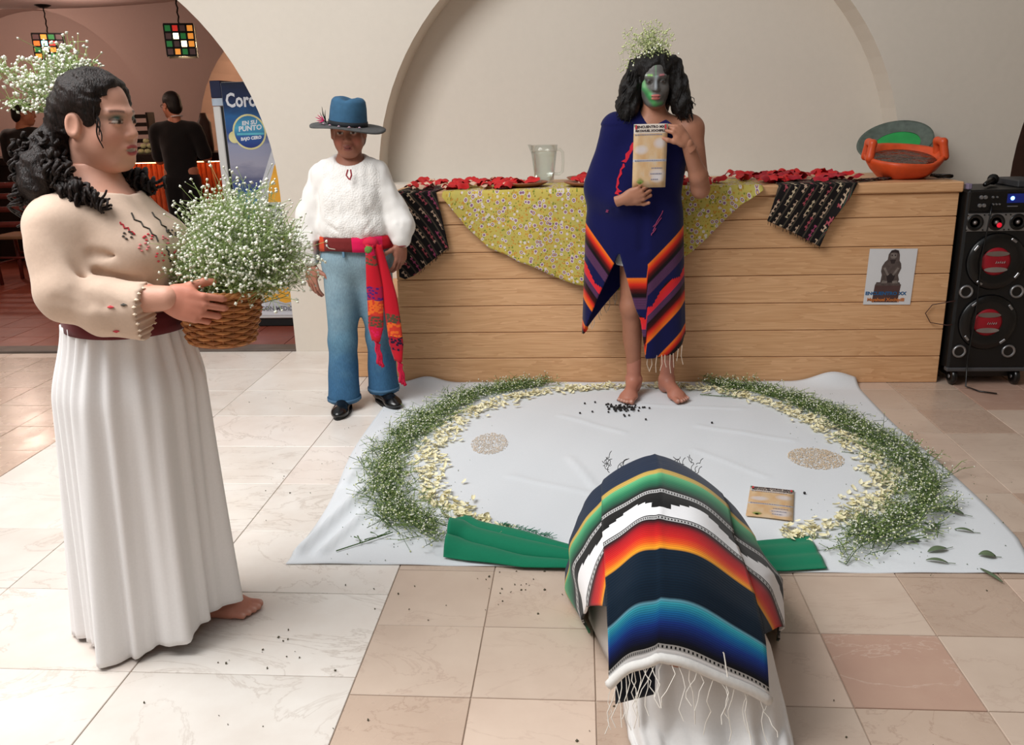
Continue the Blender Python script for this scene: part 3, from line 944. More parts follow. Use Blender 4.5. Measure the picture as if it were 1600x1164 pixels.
    def belt(u, v):
        a = u * 6.283; rr_ = 1.0 + .01 * math.sin(3 * a)
        return (-1.185 + .152 * rr_ * math.cos(a), 2.12 + .155 * rr_ * math.sin(a), .945 + .055 * v - .008 * math.cos(a))
    b.grid(belt, 48, 3, closed_u=True)
    b.build('sash_belt', cloth('dark_red_sash', srgb(96, 30, 34), .85, 200, .3), t, True, solid=.008)
    # skirt
    def skirt(u, v):
        a = u * 6.283
        g = v ** 0.8
        cx = -1.190 + (-1.285 + 1.190) * v; cy = 2.12 + .085 * v
        h5 = sstep(v, 0, .22)
        rx = .146 + .034 * h5 + .020 * v; ry = .148 + .036 * h5 + .035 * v
        fold = .007 * math.sin(23 * a + 2 * math.sin(3 * a)) * (1 - .5 * v) + .024 * g * math.sin(7 * a + 1.1 + .6 * math.sin(2 * a)) + .014 * g * math.sin(13 * a + .4 + math.sin(a)) + .005 * g * math.sin(31 * a)
        x = cx + (rx + fold) * math.cos(a); y = cy + (ry + fold) * math.sin(a)
        back = max(0, math.cos(a - 0.35))                      # forward side is pushed by the stepping knee
        x += .022 * v * v * back
        z = .965 * (1 - v) + v * (.010 + .050 * max(0, math.cos(a + .15)) ** 4 + .008 * (1 + math.sin(5 * a)))
        return (x, y, z)
    b = MB(); b.grid(skirt, 160, 60, closed_u=True)
    b.build('skirt', cloth('white_cotton', srgb(236, 234, 234), .8, 320, .12, 10, .03, .008), t, True, solid=.003)

    # hair: pulled back from the face, curls gathered behind and over both shoulders
    h = thing_part_hair(t, Mh)
    return t, Mh

def thing_part_hair(t, Mh):
    s = SDF((-1.44, 1.90, 1.20), (-1.03, 2.34, 1.62), .0062)
    T = lambda p: Mh @ Vector(p)
    rot = Mh.to_3x3()
    s.ell(T((0, -.013, .034)), (.081, .091, .088), 0, rot=rot)
    s.ell(T((0, -.064, -.010)), (.066, .050, .066), .04, rot=rot)
    s.ell(T((0, .018, .080)), (.058, .045, .030), .03, rot=rot)
    for sx in (-1, 1): s.ell(T((sx * .066, .005, .045)), (.020, .045, .045), .02, rot=rot)
    s.ell((-1.308, 2.11, 1.365), (.050, .085, .080), .04); s.ell((-1.312, 2.08, 1.295), (.050, .080, .06), .04)
    s.ell((-1.29, 2.02, 1.33), (.05, .05, .07), .03)
    s.ell(T((0, .134, -.044)), (.086, .116, .162), .012, 'sub', rot=rot)          # leaves the face free
    for sx in (-1, 1): s.ell(T((sx * .088, .000, -.014)), (.022, .027, .036), .010, 'sub', rot=rot)
    s.disp(lambda X, Y, Z: np.where(Z < 1.42, .008, .003) * wob(X, Y, Z * .7, 150, 8) + .003 * wob(X, Y, Z, 260, 9))
    V, F = s.mesh()
    np_mesh('hair', V, F, M_hair_f, t, True)
    b = MB(); rr = random.Random(3)
    def lock(p0, p1, amp, turns, r):
        b.tube(curl(p0, p1, amp, turns, 26, rr.uniform(0, 6)), [r * (1 - .55 * i / 25) for i in range(26)], 5)
    for k in range(110):     # mass of curls behind the neck
        p = (rr.uniform(-1.345, -1.265), rr.uniform(2.0, 2.15), rr.uniform(1.30, 1.44))
        lock(p, (p[0] + rr.uniform(-.01, .02), p[1] + rr.uniform(-.02, .02), p[2] - rr.uniform(.06, .10)), rr.uniform(.008, .016), rr.uniform(1.5, 3), .006)
    for k in range(26):     # curls coming forward over the near shoulder
        p0 = (-1.255 + rr.uniform(-.02, .03), 2.015 + rr.uniform(-.02, .03), 1.37 + rr.uniform(-.04, .03))
        p1 = (-1.135 + rr.uniform(-.045, .02), 1.985 + rr.uniform(-.012, .02), 1.262 + rr.uniform(-.012, .035))
        mid = ((p0[0] + p1[0]) / 2 - .02, (p0[1] + p1[1]) / 2 - .01, 1.315 + rr.uniform(-.02, .02))
        lock(p0, mid, .012, 1.5, .007); lock(mid, p1, .013, 2, .006)
    for k in range(24):     # and over the far shoulder
        p0 = (-1.22 + rr.uniform(-.02, .02), 2.20 + rr.uniform(-.02, .02), 1.36 + rr.uniform(-.03, .03))
        lock(p0, (-1.085 + rr.uniform(-.05, .03), 2.17 + rr.uniform(-.02, .03), 1.285 + rr.uniform(-.02, .02)), .014, 3, .008)
    for k in range(3):
        p0 = T((.068 , .045, .055 - .01 * k)); p1 = T((.072, .062, -.03 - .015 * k)); lock(p0, p1, .004, 1.2, .003)
    return b.build('hair_curls', M_hair_f, t, True, kind='stuff')

W, W_head = woman()
# ================================================================== person in the blue hat
def stripes_mat(name, stops, rough=0.85, axis='V', interp='CONSTANT', weave=0.0, freq=300, fold=0.25, fscale=10, pattern=None, lines=0.0):
    """colours banded along a UV axis (woven stripes)"""
    t = NT(name, rough, 0, 0.15)
    uv = t.n('ShaderNodeSeparateXYZ'); t.l(t.coord('UV'), uv.inputs[0])
    c = uv.outputs[1] if axis == 'V' else uv.outputs[0]
    o = uv.outputs[0] if axis == 'V' else uv.outputs[1]
    col = t.ramp(c, stops, interp)
    if pattern: col = pattern(t, col, o, c)
    if lines:                                            # fine weft lines
        w = t.math('SINE', t.math('MULTIPLY', c, lines))
        col = t.mix(t.math('MULTIPLY', t.math('GREATER_THAN', w, 0.55), 0.25), col, (0.02, 0.02, 0.03, 1), 'MIX')
    t.color(col)
    v = t.coord('Object')
    t.bump(t.math('ADD', t.noise(v, fscale, 3), t.math('MULTIPLY', t.noise(v, freq, 2), 0.05)), fold, 0.012)
    t.b.inputs['Sheen Weight'].default_value = 0.1
    return t.m

HS = (150, 98, 78)
def hat_person():
    t = thing('person', 'person in a blue felt hat, white embroidered blouse, jeans and woven red sash', 'person', (-1.13, 4.2, 0))
    Mh = face_frame((-1.100, 4.185, 1.392), (.16, -1), 0.16)
    def lines(V, put):
        x, y, z = V.T
        put(np.exp(-(((np.abs(x) - .034) / .016) ** 2 + ((z + .012) / .006) ** 2)) * (y > .05) * .45, (112, 70, 56))
        put(np.exp(-((np.abs(x) - .026 + (z + .05) * .25) / .0035) ** 2) * (z < -.035) * (z > -.075) * (y > .05) * .5, (112, 68, 54))
    parts = [head(Mh, HS, .0045, .98, lip=(132, 70, 62), brow=(58, 46, 42), paint=lines, jaw=1.05)]
    s = SDF((-1.45, 4.03, .72), (-.80, 4.40, 1.33), .010)
    s.ell((-1.11, 4.215, 1.08), (.150, .095, .18), 0)
    s.cone((-1.225, 4.215, 1.185), (-1.01, 4.215, 1.185), .042, .042, .05)
    s.cone((-1.106, 4.20, 1.32), (-1.108, 4.215, 1.18), .050, .07, .05)
    for a, b, c in (((-1.25, 4.21, 1.165), (-1.345, 4.205, .955), (-1.338, 4.175, .745)), ((-.985, 4.21, 1.165), (-.900, 4.225, .975), (-.876, 4.175, .845))):
        s.path([a, b, c], [.045, .038, .028], .03)
    V, F = s.mesh(); parts.append((V, F, lin(*HS)))
    down = Vector((0, -.12, -1)).normalized()
    y_ = down; z_ = Vector((-.45, -.85, .1)); z_ = (z_ - y_ * z_.dot(y_)).normalized()
    parts.append(hand(frame((-1.338, 4.172, .748), y_.cross(z_), y_, z_), (156, 104, 86), [(14, 22, 15), (18, 26, 18), (22, 28, 18), (26, 30, 20)], side=-1, res=.0042, scale=.93))
    y_ = Vector((-.08, -.10, -1)).normalized(); z_ = Vector((.75, -.6, .1)); z_ = (z_ - y_ * z_.dot(y_)).normalized()
    parts.append(hand(frame((-.878, 4.172, .850), y_.cross(z_), y_, z_), (150, 98, 80), [(22, 30, 20), (26, 34, 22), (30, 36, 24), (34, 38, 24)], side=1, res=.0042, scale=.95))
    V, F, C = join(parts); np_mesh('body', V, F, M_skin, t, True, C)
    # blouse
    s = SDF((-1.47, 4.0, .70), (-.79, 4.43, 1.33), .0075)
    s.ell((-1.112, 4.215, 1.10), (.168, .115, .19), 0)
    s.ell((-1.115, 4.205, .950), (.188, .140, .125), .05)
    s.ell((-1.17, 4.14, 1.07), (.07, .06, .075), .05); s.ell((-1.055, 4.14, 1.07), (.07, .06, .075), .05)
    s.cone((-1.235, 4.215, 1.192), (-1.0, 4.215, 1.192), .058, .058, .06)
    s.path([(-1.255, 4.21, 1.175), (-1.332, 4.205, .98), (-1.342, 4.19, .865), (-1.338, 4.18, .79)], [.060, .068, .074, .050], .03)
    s.path([(-.980, 4.21, 1.175), (-.910, 4.222, 1.0), (-.885, 4.20, .93), (-.878, 4.18, .875)], [.060, .062, .066, .048], .03)
    s.plane_cut((0, 0, .885 if False else .0), (0, 0, -1))
    X, Y, Z = np.meshgrid(*s.ax, indexing='ij')
    inner = (np.abs(X + 1.11) < .20)
    s.d = np.where(inner & (X > -1.30) & (X < -.935), np.maximum(s.d, .872 - Z), s.d).astype(np.float32)
    for a, b, r in (((-1.285, 4.10, 1.14), (-1.285, 4.10, .93), .012), ((-.965, 4.10, 1.12), (-.958, 4.11, .95), .012), ((-1.26, 4.09, .99), (-1.17, 4.08, .93), .008), ((-.97, 4.1, 1.0), (-1.03, 4.08, .93), .007), ((-1.36, 4.11, .99), (-1.33, 4.10, .90), .007), ((-.88, 4.13, 1.06), (-.87, 4.13, .95), .006)):
        s.cone(a, b, r, r * .5, .02, 'sub')
    s.disp(lambda X, Y, Z: .004 * wob(X, Y, Z * .5, 70, 13) + .002 * wob(X, Y, Z * .6, 130, 14))
    s.ell((-1.100, 4.165, 1.305), (.088, .085, .080), .006, 'sub')
    s.cone((-1.085, 4.085, 1.23), (-1.082, 4.075, 1.165), .010, .004, .004, 'sub')
    V, F = s.mesh()
    m = NT('white_embroidered_cotton', .85, 0, .2); v = m.coord('Object'); m.color(srgb(232, 229, 225))
    vo = m.n('ShaderNodeTexVoronoi', Scale=120.0); m.l(v, vo.inputs['Vector'])
    sp = m.n('ShaderNodeSeparateXYZ'); m.l(v, sp.inputs[0])
    front = m.math('MULTIPLY', m.math('LESS_THAN', m.math('ABSOLUTE', m.math('ADD', sp.outputs[0], 1.09)), .135), m.math('LESS_THAN', sp.outputs[1], 4.16))
    m.bump(m.math('ADD', m.math('MULTIPLY', m.math('MULTIPLY', vo.outputs['Distance'], front), 1.2), m.noise(v, 16, 4)), .35, .006)
    np_mesh('blouse', V, F, m.m, t, True)
    b = MB(); b.tube([(-1.088, 4.078, 1.215), (-1.095, 4.068, 1.19), (-1.083, 4.066, 1.172)], .004, 6); b.tube([(-1.075, 4.078, 1.215), (-1.07, 4.068, 1.19), (-1.080, 4.066, 1.168)], .004, 6)
    b.build('neck_cord', plain('red_cord', srgb(150, 60, 66), .8), t)
    # jeans: slightly flared
    s = SDF((-1.36, 4.02, .02), (-.86, 4.42, .93), .0085)
    s.ell((-1.112, 4.22, .80), (.178, .118, .13), 0)
    s.cone((-1.19, 4.21, .76), (-1.215, 4.19, .36), .098, .070, .05); s.cone((-1.215, 4.19, .36), (-1.225, 4.165, .07), .070, .083, .03)
    s.cone((-1.035, 4.225, .76), (-1.035, 4.255, .36), .095, .068, .05); s.cone((-1.035, 4.255, .36), (-1.04, 4.27, .075), .068, .080, .03)
    for a, bb, r in (((-1.12, 4.06, .62), (-1.20, 4.05, .60), .008), ((-1.12, 4.05, .58), (-1.20, 4.05, .54), .006), ((-1.13, 4.05, .66), (-1.2, 4.05, .665), .006), ((-1.26, 4.10, .40), (-1.18, 4.09, .36), .007),
                     ((-1.28, 4.06, .12), (-1.19, 4.05, .10), .006), ((-1.08, 4.16, .13), (-1.0, 4.165, .15), .006), ((-1.08, 4.15, .45), (-1.0, 4.15, .42), .006), ((-1.25, 4.07, .30), (-1.2, 4.07, .27), .006)):
        s.cone(a, bb, r, r * .5, .015, 'sub')
    s.disp(lambda X, Y, Z: .0018 * wob(X, Y, Z, 50, 23))
    X, Y, Z = np.meshgrid(*s.ax, indexing='ij')
    s.d = np.maximum(s.d, np.where(X < -1.13, .042, .062) - Z).astype(np.float32)
    s.plane_cut((0, 0, .90), (0, 0, 1))
    V, F = s.mesh()
    d = NT('blue_denim', .85, 0, .15); v = d.coord('Object')
    sp = d.n('ShaderNodeSeparateXYZ'); d.l(v, sp.inputs[0])
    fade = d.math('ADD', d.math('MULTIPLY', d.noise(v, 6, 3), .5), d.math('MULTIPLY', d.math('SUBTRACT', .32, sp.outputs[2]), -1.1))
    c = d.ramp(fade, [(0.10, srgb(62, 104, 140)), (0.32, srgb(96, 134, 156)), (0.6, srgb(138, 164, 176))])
    c = d.mix(.35, c, d.ramp(d.noise(d.mapping(v, (300, 300, 60)), 1.0, 2), [(0.35, (.35, .35, .4, 1)), (.65, (1, 1, 1, 1))]), 'MULTIPLY')
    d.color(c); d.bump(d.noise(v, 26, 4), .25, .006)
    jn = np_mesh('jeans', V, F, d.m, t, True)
    M_st = plain('tan_stitching', srgb(186, 176, 160), .8)
    b = MB(); b.tube([(-1.232, 4.098, .862), (-1.215, 4.092, .845), (-1.17, 4.088, .838), (-1.13, 4.086, .840)], .0022, 5); b.build('pocket_stitching', M_st, t)
    b = MB(); b.lathe([(0, .004), (.006, .002), (.007, -.002)], n=10, M=frame((-1.225, 4.094, .858), (1, 0, 0), (0, 0, 1), (0, -1, 0))); b.build('rivet', plain('steel', srgb(190, 190, 190), .3, .9), t)
    b = MB(); b.bbox(-1.150, -1.138, 4.080, 4.092, .80, .862, .002); b.build('belt_loop', plain('denim_loop', srgb(90, 124, 148), .85), t)
    for z, x0, yy in ((.048, -1.225, 4.165), (.068, -1.04, 4.27)):
        b = MB(); rr_ = .0855 if x0 < -1.1 else .082
        b.grid(lambda u, v: (x0 + rr_ * math.cos(u * 6.283), yy + rr_ * math.sin(u * 6.283), z + .004 + .016 * v), 28, 1, closed_u=True)
        b.build('trouser_hem', plain('denim_hem', srgb(70, 106, 136), .85) if x0 < -1.1 else bpy.data.materials['denim_hem'], t, True, solid=.004)
    # shoes
    M_lea = plain('black_leather', srgb(14, 13, 13), .22, var=.1, spec=.6)
    for (x, y, dx, dy, L) in ((-1.222, 4.150, .04, -1, .235), (-1.045, 4.268, .62, -.78, .235)):
        f_ = Vector((dx, dy, 0)).normalized(); r_ = f_.cross(Vector((0, 0, 1)))
        s = SDF((-.07, -.10, -.01), (.07, .20, .12), .0045)
        s.cone((0, -.045, .045), (0, .0, .075), .040, .034, .03); s.cone((0, .0, .05), (0, .115, .030), .040, .034, .03); s.ell((0, .115, .026), (.042, .062, .026), .02)
        s.plane_cut((0, 0, .010), (0, 0, -1)); s.plane_cut((0, 0, .10), (0, 0, 1))
        Mx = frame((x, y, 0), r_, f_, (0, 0, 1))
        V, F = s.mesh(); sh = np_mesh('shoe', xf(V, Mx), F, M_lea, t, True)
        b = MB(); pts = [(.042 * math.cos(a) * (1.0 if math.sin(a) > -.2 else .92), .045 + .128 * math.sin(a)) for a in [i * .2618 for i in range(24)]]
        b.poly(pts, .013, M=Mx); b.build('sole', plain('rubber_sole', srgb(20, 19, 18), .6), sh)
    # sash: waist band with coloured blocks and two hanging tails
    RED, PUR, ORG, GRN, MAG = srgb(196, 24, 42), srgb(84, 34, 110), srgb(228, 104, 40), srgb(88, 74, 54), srgb(214, 26, 84)
    def brocade(t_, col, o, c):
        w = t_.n('ShaderNodeTexVoronoi', Scale=1.0); w.feature = 'F1'; w.distance = 'CHEBYCHEV'
        cb = t_.n('ShaderNodeCombineXYZ'); t_.l(t_.math('MULTIPLY', o, 5.0), cb.inputs[0]); t_.l(t_.math('MULTIPLY', c, 42.0), cb.inputs[1]); t_.l(cb.outputs[0], w.inputs['Vector'])
        return t_.mix(t_.math('MULTIPLY', t_.math('GREATER_THAN', w.outputs['Distance'], .42), .75), col, RED)
    m_tail = stripes_mat('sash_weave', [(0, MAG), (.10, GRN), (.20, RED), (.42, PUR), (.56, ORG), (.72, GRN), (.84, MAG), (.95, RED)], pattern=brocade, fold=.15)
    m_tail2 = stripes_mat('sash_weave_2', [(0, RED), (.45, RED), (.58, GRN), (.66, ORG), (.78, srgb(40, 20, 48)), (.9, RED)], pattern=brocade, fold=.15)
    m_band = stripes_mat('sash_band', [(0, srgb(196, 66, 34)), (.24, srgb(110, 36, 36)), (.52, MAG), (.8, RED)], axis='U', fold=.3, fscale=25)
    b = MB()
    def band(u, v):
        a = math.pi + u * math.pi * 2
        return (-1.112 + .184 * math.cos(a), 4.212 + .132 * math.sin(a), .895 - .068 * v - .004 * math.sin(4 * a) * v)
    b.grid(band, 56, 3, closed_u=False, uvfn=lambda u, v: ((u * 2.0) % 1.0001, v)); b.build('sash_band', m_band, t, True, solid=.006)
    b = MB(); b.lathe([(0, -.03), (.026, -.018), (.034, 0), (.026, .018), (0, .03)], (-1.005, 4.075, .872), 14, sx=1.2, sy=.7); b.build('sash_knot', plain('sash_red', srgb(196, 22, 60), .85), t, True)
    for (xa, xb, ya, yb, z1, wd, mt, twx) in ((-1.000, -1.018, 4.050, 4.110, .375, .066, m_tail, .0), (-.965, -.915, 4.075, 4.13, .265, .062, m_tail2, .02)):
        b = MB()
        def tail(u, v):
            z = .865 + (z1 - .865) * v; wv = wd * (.55 + .6 * min(1, v * 2.4)) * (1 - .45 * max(0, (v - .85) / .15))
            return (xa + (xb - xa) * v + (u - .5) * wv + .006 * math.sin(5 * v + xa), ya + (yb - ya) * v - .010 * math.sin(u * 3.14) + .012 * (u - .5) * math.sin(4 * v), z + .004 * math.sin(u * 6))
        b.grid(tail, 8, 40); tl = b.build('sash_tail', mt, t, True, solid=.004)
        for k in range(3):
            b = MB(); zz = z1 + .004; pts = [(xb + (k - 1) * .008 + .004 * math.sin(i * 1.3 + k) + .010 * i / 9, yb + .004 * (k - 1), zz - .16 * (.75 if z1 > .3 else .72) * i / 9 - .01 * k) for i in range(10)]
            b.tube(pts, [.006 if i < 6 else .009 for i in range(10)], 6); b.build('tassel', plain('sash_tassel', srgb(206, 26, 66), .9) if k == 0 and z1 > .3 else bpy.data.materials['sash_tassel'], tl, True)
    b = MB(); b.lathe([(0, .0), (.020, .003), (.013, .008), (0, .010)], n=7, M=frame((-1.010, 4.045, .845), (1, 0, .2), (0, 0, 1), (0, -1, 0))); b.build('green_leaf_motif', plain('green_motif', srgb(96, 132, 62), .85), t)
    b = MB(); b.tube([(-.878 + .031 * math.cos(a), 4.172 + .028 * math.sin(a), .842) for a in np.linspace(0, 6.283, 16)], .003, 5, caps=False); b.build('bracelet', plain('red_bead', srgb(120, 30, 34), .5), t)
    # grey-brown hair under the hat
    s = SDF((-1.20, 4.08, 1.28), (-1.0, 4.34, 1.52), .007)
    T = lambda p: Mh @ Vector(p)
    s.ell(T((0, -.02, .04)), (.083, .10, .085), 0, rot=Mh.to_3x3()); s.ell(T((0, -.05, -.04)), (.078, .06, .07), .03, rot=Mh.to_3x3())
    s.ell(T((0, .12, -.06)), (.074, .10, .14), .01, 'sub', rot=Mh.to_3x3()); s.disp(lambda X, Y, Z: .003 * wob(X, Y, Z, 170, 31))
    V, F = s.mesh(); np_mesh('hair', V, F, hair_mat('grey_brown_hair', srgb(34, 28, 26), srgb(78, 66, 58)), t, True)
    # hat
    Mt = Matrix.Translation(T((0, -.012, .014))) @ Matrix.Rotation(R(7.0), 4, 'Y') @ Matrix.Rotation(R(4), 4, 'X')
    felt = plain('blue_felt', srgb(52, 92, 122), .9, var=.12, scale=30, bump=.15, bscale=200)
    brimm = plain('grey_felt_brim', srgb(78, 78, 78), .9, var=.2, scale=40, bump=.2, bscale=180)
    hc = []
    b = MB()
    def crown(u, v):
        a = u * 6.283; r = float(np.interp(v, [0, .45, .65, .78, .88, 1], [.090, .083, .077, .066, .045, .0]))
        z = float(np.interp(v, [0, .45, .65, .78, .88, 1], [0, .085, .118, .130, .134, .130]))
        z -= .020 * math.exp(-(math.cos(a) * r / .022) ** 2) * max(0, (v - .6) / .4)
        pinch = 1 - .10 * max(0, -math.sin(a)) * max(0, (v - .4)) * (1 if abs(math.cos(a)) < .6 else .3)
        return Mt @ Vector((r * math.cos(a) * 1.0, r * math.sin(a) * 1.12 * pinch, z))
    b.grid(crown, 40, 24, closed_u=True); hat = b.build('hat', felt, t, True, solid=.003)
    b = MB()
    def brim(u, v):
        a = u * 6.283; r = .088 + .090 * v
        z = .004 + .016 * v * v * math.cos(2 * a) * -1 * .6 - .010 * v * abs(math.sin(a)) + .004 * math.sin(3 * a) * v
        return Mt @ Vector((r * math.cos(a), r * math.sin(a) * 1.08, z))
    b.grid(brim, 48, 6, closed_u=True); b.build('brim', brimm, hat, True, solid=.006)
    b = MB(); b.grid(lambda u, v: Mt @ Vector(((.0925 - .002 * v) * math.cos(u * 6.283), (.0925 - .002 * v) * math.sin(u * 6.283) * 1.12, .006 + .022 * v)), 40, 2, closed_u=True)
    b.build('hat_band', plain('dark_band', srgb(26, 30, 36), .8), hat, True, solid=.003)
    for i, (dx, dz, ln_) in enumerate(((-.004, .0, .075), (.006, .0, .06), (-.012, -.0, .05))):
        b = MB(); p0 = Mt @ Vector((-.090, -.055, .012)); p1 = p0 + Vector((dx * 1.5 - .006, -.008, ln_)); b.tube([p0, p0.lerp(p1, .5) + Vector((-.004, 0, 0)), p1], [.003, .006, .001], 5, flat=.4); b.build('feather', plain('black_feather', srgb(16, 16, 18), .7) if i == 0 else bpy.data.materials['black_feather'], hat)
    for i in range(7):
        b = MB(); a = i * .9; p0 = Mt @ Vector((-.098, -.06, .022)); p1 = p0 + Vector((-.022 + .016 * math.cos(a), -.010 + .008 * math.sin(2 * a), .010 + .018 * math.sin(a)))
        b.tube([p0, p0.lerp(p1, .6), p1], [.003, .007, .002], 5, flat=.4); b.build('pink_petal', plain('pink_flower', srgb(206, 52, 112), .8) if i == 0 else bpy.data.materials['pink_flower'], hat)
    for i in range(6):
        b = MB(); a = R(200 + 22 * i); p = Mt @ Vector((.125 * math.cos(a), .135 * math.sin(a), .012)); b.lathe([(0, -.003), (.007, 0), (0, .004)], tuple(p), 7); b.build('brim_bead', plain('pink_bead', srgb(196, 160, 176), .6) if i == 0 else bpy.data.materials['pink_bead'], hat)
    return t
HATP = hat_person()
# ================================================================== standing person in the navy sarape
MS = (168, 116, 92)
def man():
    t = thing('person', 'barefoot person with green and grey painted face wrapped in a navy striped sarape', 'person', (.35, 4.36, 0))
    Mh = face_frame((.351, 4.325, 1.578), (-.03, -1), 0.12)
    def paint(V, put):
        x, y, z = V.T
        face = sstep(y, .0, .03) * sstep(z, -.125, -.105)
        put(face, (96, 94, 92))
        put(np.exp(-((x) / .008) ** 2) * (z > -.04) * (z < .03) * (y > .07) * .7, (150, 158, 164))
        put(face * np.exp(-(((np.abs(x) - .033) / .020) ** 2 + ((z - .004) / .011) ** 2)) * .9, (40, 46, 44))
        for (x0, z0, x1, z1, w, c) in ((.064, -.005, .030, -.055, .010, (86, 156, 94)), (.030, -.055, .002, -.104, .012, (80, 164, 90)), (.060, -.03, .02, -.085, .008, (54, 128, 74)), (.002, -.106, -.028, -.098, .009, (70, 130, 78)), (.055, .0, .055, -.02, .008, (120, 170, 120))):
            d = np.array((x1 - x0, z1 - z0)); L = d @ d; tt = np.clip(((x - x0) * d[0] + (z - z0) * d[1]) / L, 0, 1)
            ds = np.hypot(x - x0 - tt * d[0], z - z0 - tt * d[1]); put(face * np.exp(-(ds / w) ** 2) * .9, c)
        for (x0, c) in ((.046, (196, 206, 196)), (.034, (150, 214, 96)), (.022, (150, 214, 96)), (-.022, (206, 120, 126)), (-.033, (196, 110, 116))):
            put(face * np.exp(-(((x - x0) / .006) ** 2 + ((z - .030) / .005) ** 2)), c)
        put(face * (z > .02) * np.exp(-((x - .002) / .003) ** 2) * .6, (110, 160, 120))
    parts = [head(Mh, MS, .004, .97, lip=(184, 100, 94), brow=(36, 40, 34), paint=paint, closed=False, jaw=.94, sclera=(110, 108, 104))]
    s = SDF((.05, 4.15, 1.0), (.68, 4.52, 1.50), .009)
    s.ell((.345, 4.375, 1.19), (.165, .105, .22), 0)
    s.cone((.205, 4.375, 1.365), (.495, 4.37, 1.362), .052, .056, .06)
    s.cone((.350, 4.345, 1.49), (.350, 4.37, 1.36), .050, .068, .05)
    s.ell((.42, 4.30, 1.27), (.085, .05, .075), .05)
    s.cone((.533, 4.365, 1.350), (.578, 4.318, 1.075), .054, .043, .03)          # bare upper arm
    s.ell((.528, 4.365, 1.355), (.062, .060, .062), .03)
    s.cone((.578, 4.318, 1.070), (.560, 4.27, 1.14), .044, .044, .02); s.cone((.560, 4.27, 1.14), (.494, 4.187, 1.29), .042, .028, .02)
    s.cone((.19, 4.27, 1.02), (.235, 4.188, 1.048), .040, .028, .02)
    V, F = s.mesh(); parts.append((V, F, lin(*MS)))
    # raised hand pinching the top corner of the leaflet
    y_ = Vector((-.62, -.10, .77)).normalized(); z_ = Vector((.55, -.75, .38)); z_ = (z_ - y_ * z_.dot(y_)).normalized()
    parts.append(hand(frame((.492, 4.185, 1.295), y_.cross(z_), y_, z_), MS, [(48, 46, 24), (52, 50, 26), (56, 52, 28), (60, 54, 28)], side=-1, thumb=((.45, .85, -.45), (.1, .9, -.6)), res=.004))
    # lower hand holding the bottom edge
    y_ = Vector((.90, -.25, .30)).normalized(); z_ = Vector((-.15, -.95, -.25)); z_ = (z_ - y_ * z_.dot(y_)).normalized()
    parts.append(hand(frame((.208, 4.182, 1.045), y_.cross(z_), y_, z_), MS, [(46, 56, 30), (52, 60, 30), (58, 62, 30), (62, 62, 30)], side=1, thumb=((.45, .85, -.1), (.1, .95, .1)), res=.004))
    # legs and feet
    s = SDF((.12, 4.22, .10), (.62, 4.54, .98), .009)
    s.ell((.345, 4.38, .90), (.155, .11, .09), 0)
    s.path([(.275, 4.37, .88), (.256, 4.335, .49), (.274, 4.375, .16)], [.086, .056, .036], .03); s.ell((.262, 4.395, .34), (.046, .05, .10), .03); s.ell((.254, 4.315, .485), (.042, .04, .05), .02)
    s.path([(.415, 4.38, .88), (.440, 4.35, .49), (.452, 4.385, .16)], [.086, .056, .036], .03); s.ell((.455, 4.405, .34), (.046, .05, .10), .03)
    V, F = s.mesh(); parts.append((V, F, lin(160, 108, 84)))
    f_ = Vector((-.30, -1, 0)).normalized(); parts.append(foot(frame((.272, 4.365, .008), f_.cross(Vector((0, 0, 1))), f_, (0, 0, 1)), (176, 116, 96), side=-1, scale=1.0))
    f_ = Vector((.42, -1, 0)).normalized(); parts.append(foot(frame((.452, 4.375, .008), f_.cross(Vector((0, 0, 1))), f_, (0, 0, 1)), (176, 116, 96), side=1, scale=1.0))
    V, F, C = join(parts); np_mesh('body', V, F, M_skin, t, True, C)
    # white shorts
    s = SDF((.16, 4.22, .66), (.54, 4.52, .95), .010)
    s.ell((.335, 4.38, .90), (.150, .110, .09), 0)
    s.cone((.275, 4.37, .88), (.266, 4.345, .68), .096, .096, .03); s.cone((.405, 4.38, .88), (.405, 4.365, .68), .085, .075, .03)
    s.plane_cut((0, 0, .705), (0, 0, -1)); s.plane_cut((0, 0, .93), (0, 0, 1))
    V, F = s.mesh(); np_mesh('shorts', V, F, cloth('white_shorts', srgb(222, 222, 222)), t, True)
    # sarape
    s = SDF((-.05, 4.13, .20), (.64, 4.57, 1.47), .0068)
    s.ell((.325, 4.375, 1.20), (.185, .128, .20), 0)
    s.ell((.425, 4.31, 1.27), (.10, .078, .12), .05); s.cone((.165, 4.37, 1.355), (.105, 4.345, 1.10), .068, .085, .05); s.cone((.175, 4.37, 1.375), (.30, 4.375, 1.39), .062, .060, .04)
    s.cone((.105, 4.335, 1.09), (.185, 4.245, 1.03), .080, .064, .04)
    X, Y, Z = np.meshgrid(*s.ax, indexing='ij')
    zt = np.clip((1.16 - Z) / .9, 0, 1)
    up_ = np.clip((Z - .95) / .25, 0, 1) ** 2; xl = .028 - .030 * zt + .05 * up_; xr = .500 + .040 * zt - .03 * up_
    cx, rx = (xl + xr) / 2, (xr - xl) / 2; ry = .135 + .025 * zt - .02 * up_; cyy = 4.37
    an = np.arctan2((Y - cyy) / ry, (X - cx) / rx)
    fold = 1 + zt * (.045 * np.sin(9 * an + .7) + .03 * np.sin(15 * an + 2.0))
    dl = (np.sqrt(((X - cx) / rx) ** 2 + ((Y - cyy) / ry) ** 2) - fold) * .14
    dl = np.maximum(dl, Z - 1.20)
    h = np.clip(.5 + .5 * (s.d - dl) / .09, 0, 1); s.d = (s.d * (1 - h) + dl * h - .09 * h * (1 - h) * .5).astype(np.float32)
    keep_ = s.d[:, :, -14:].copy()
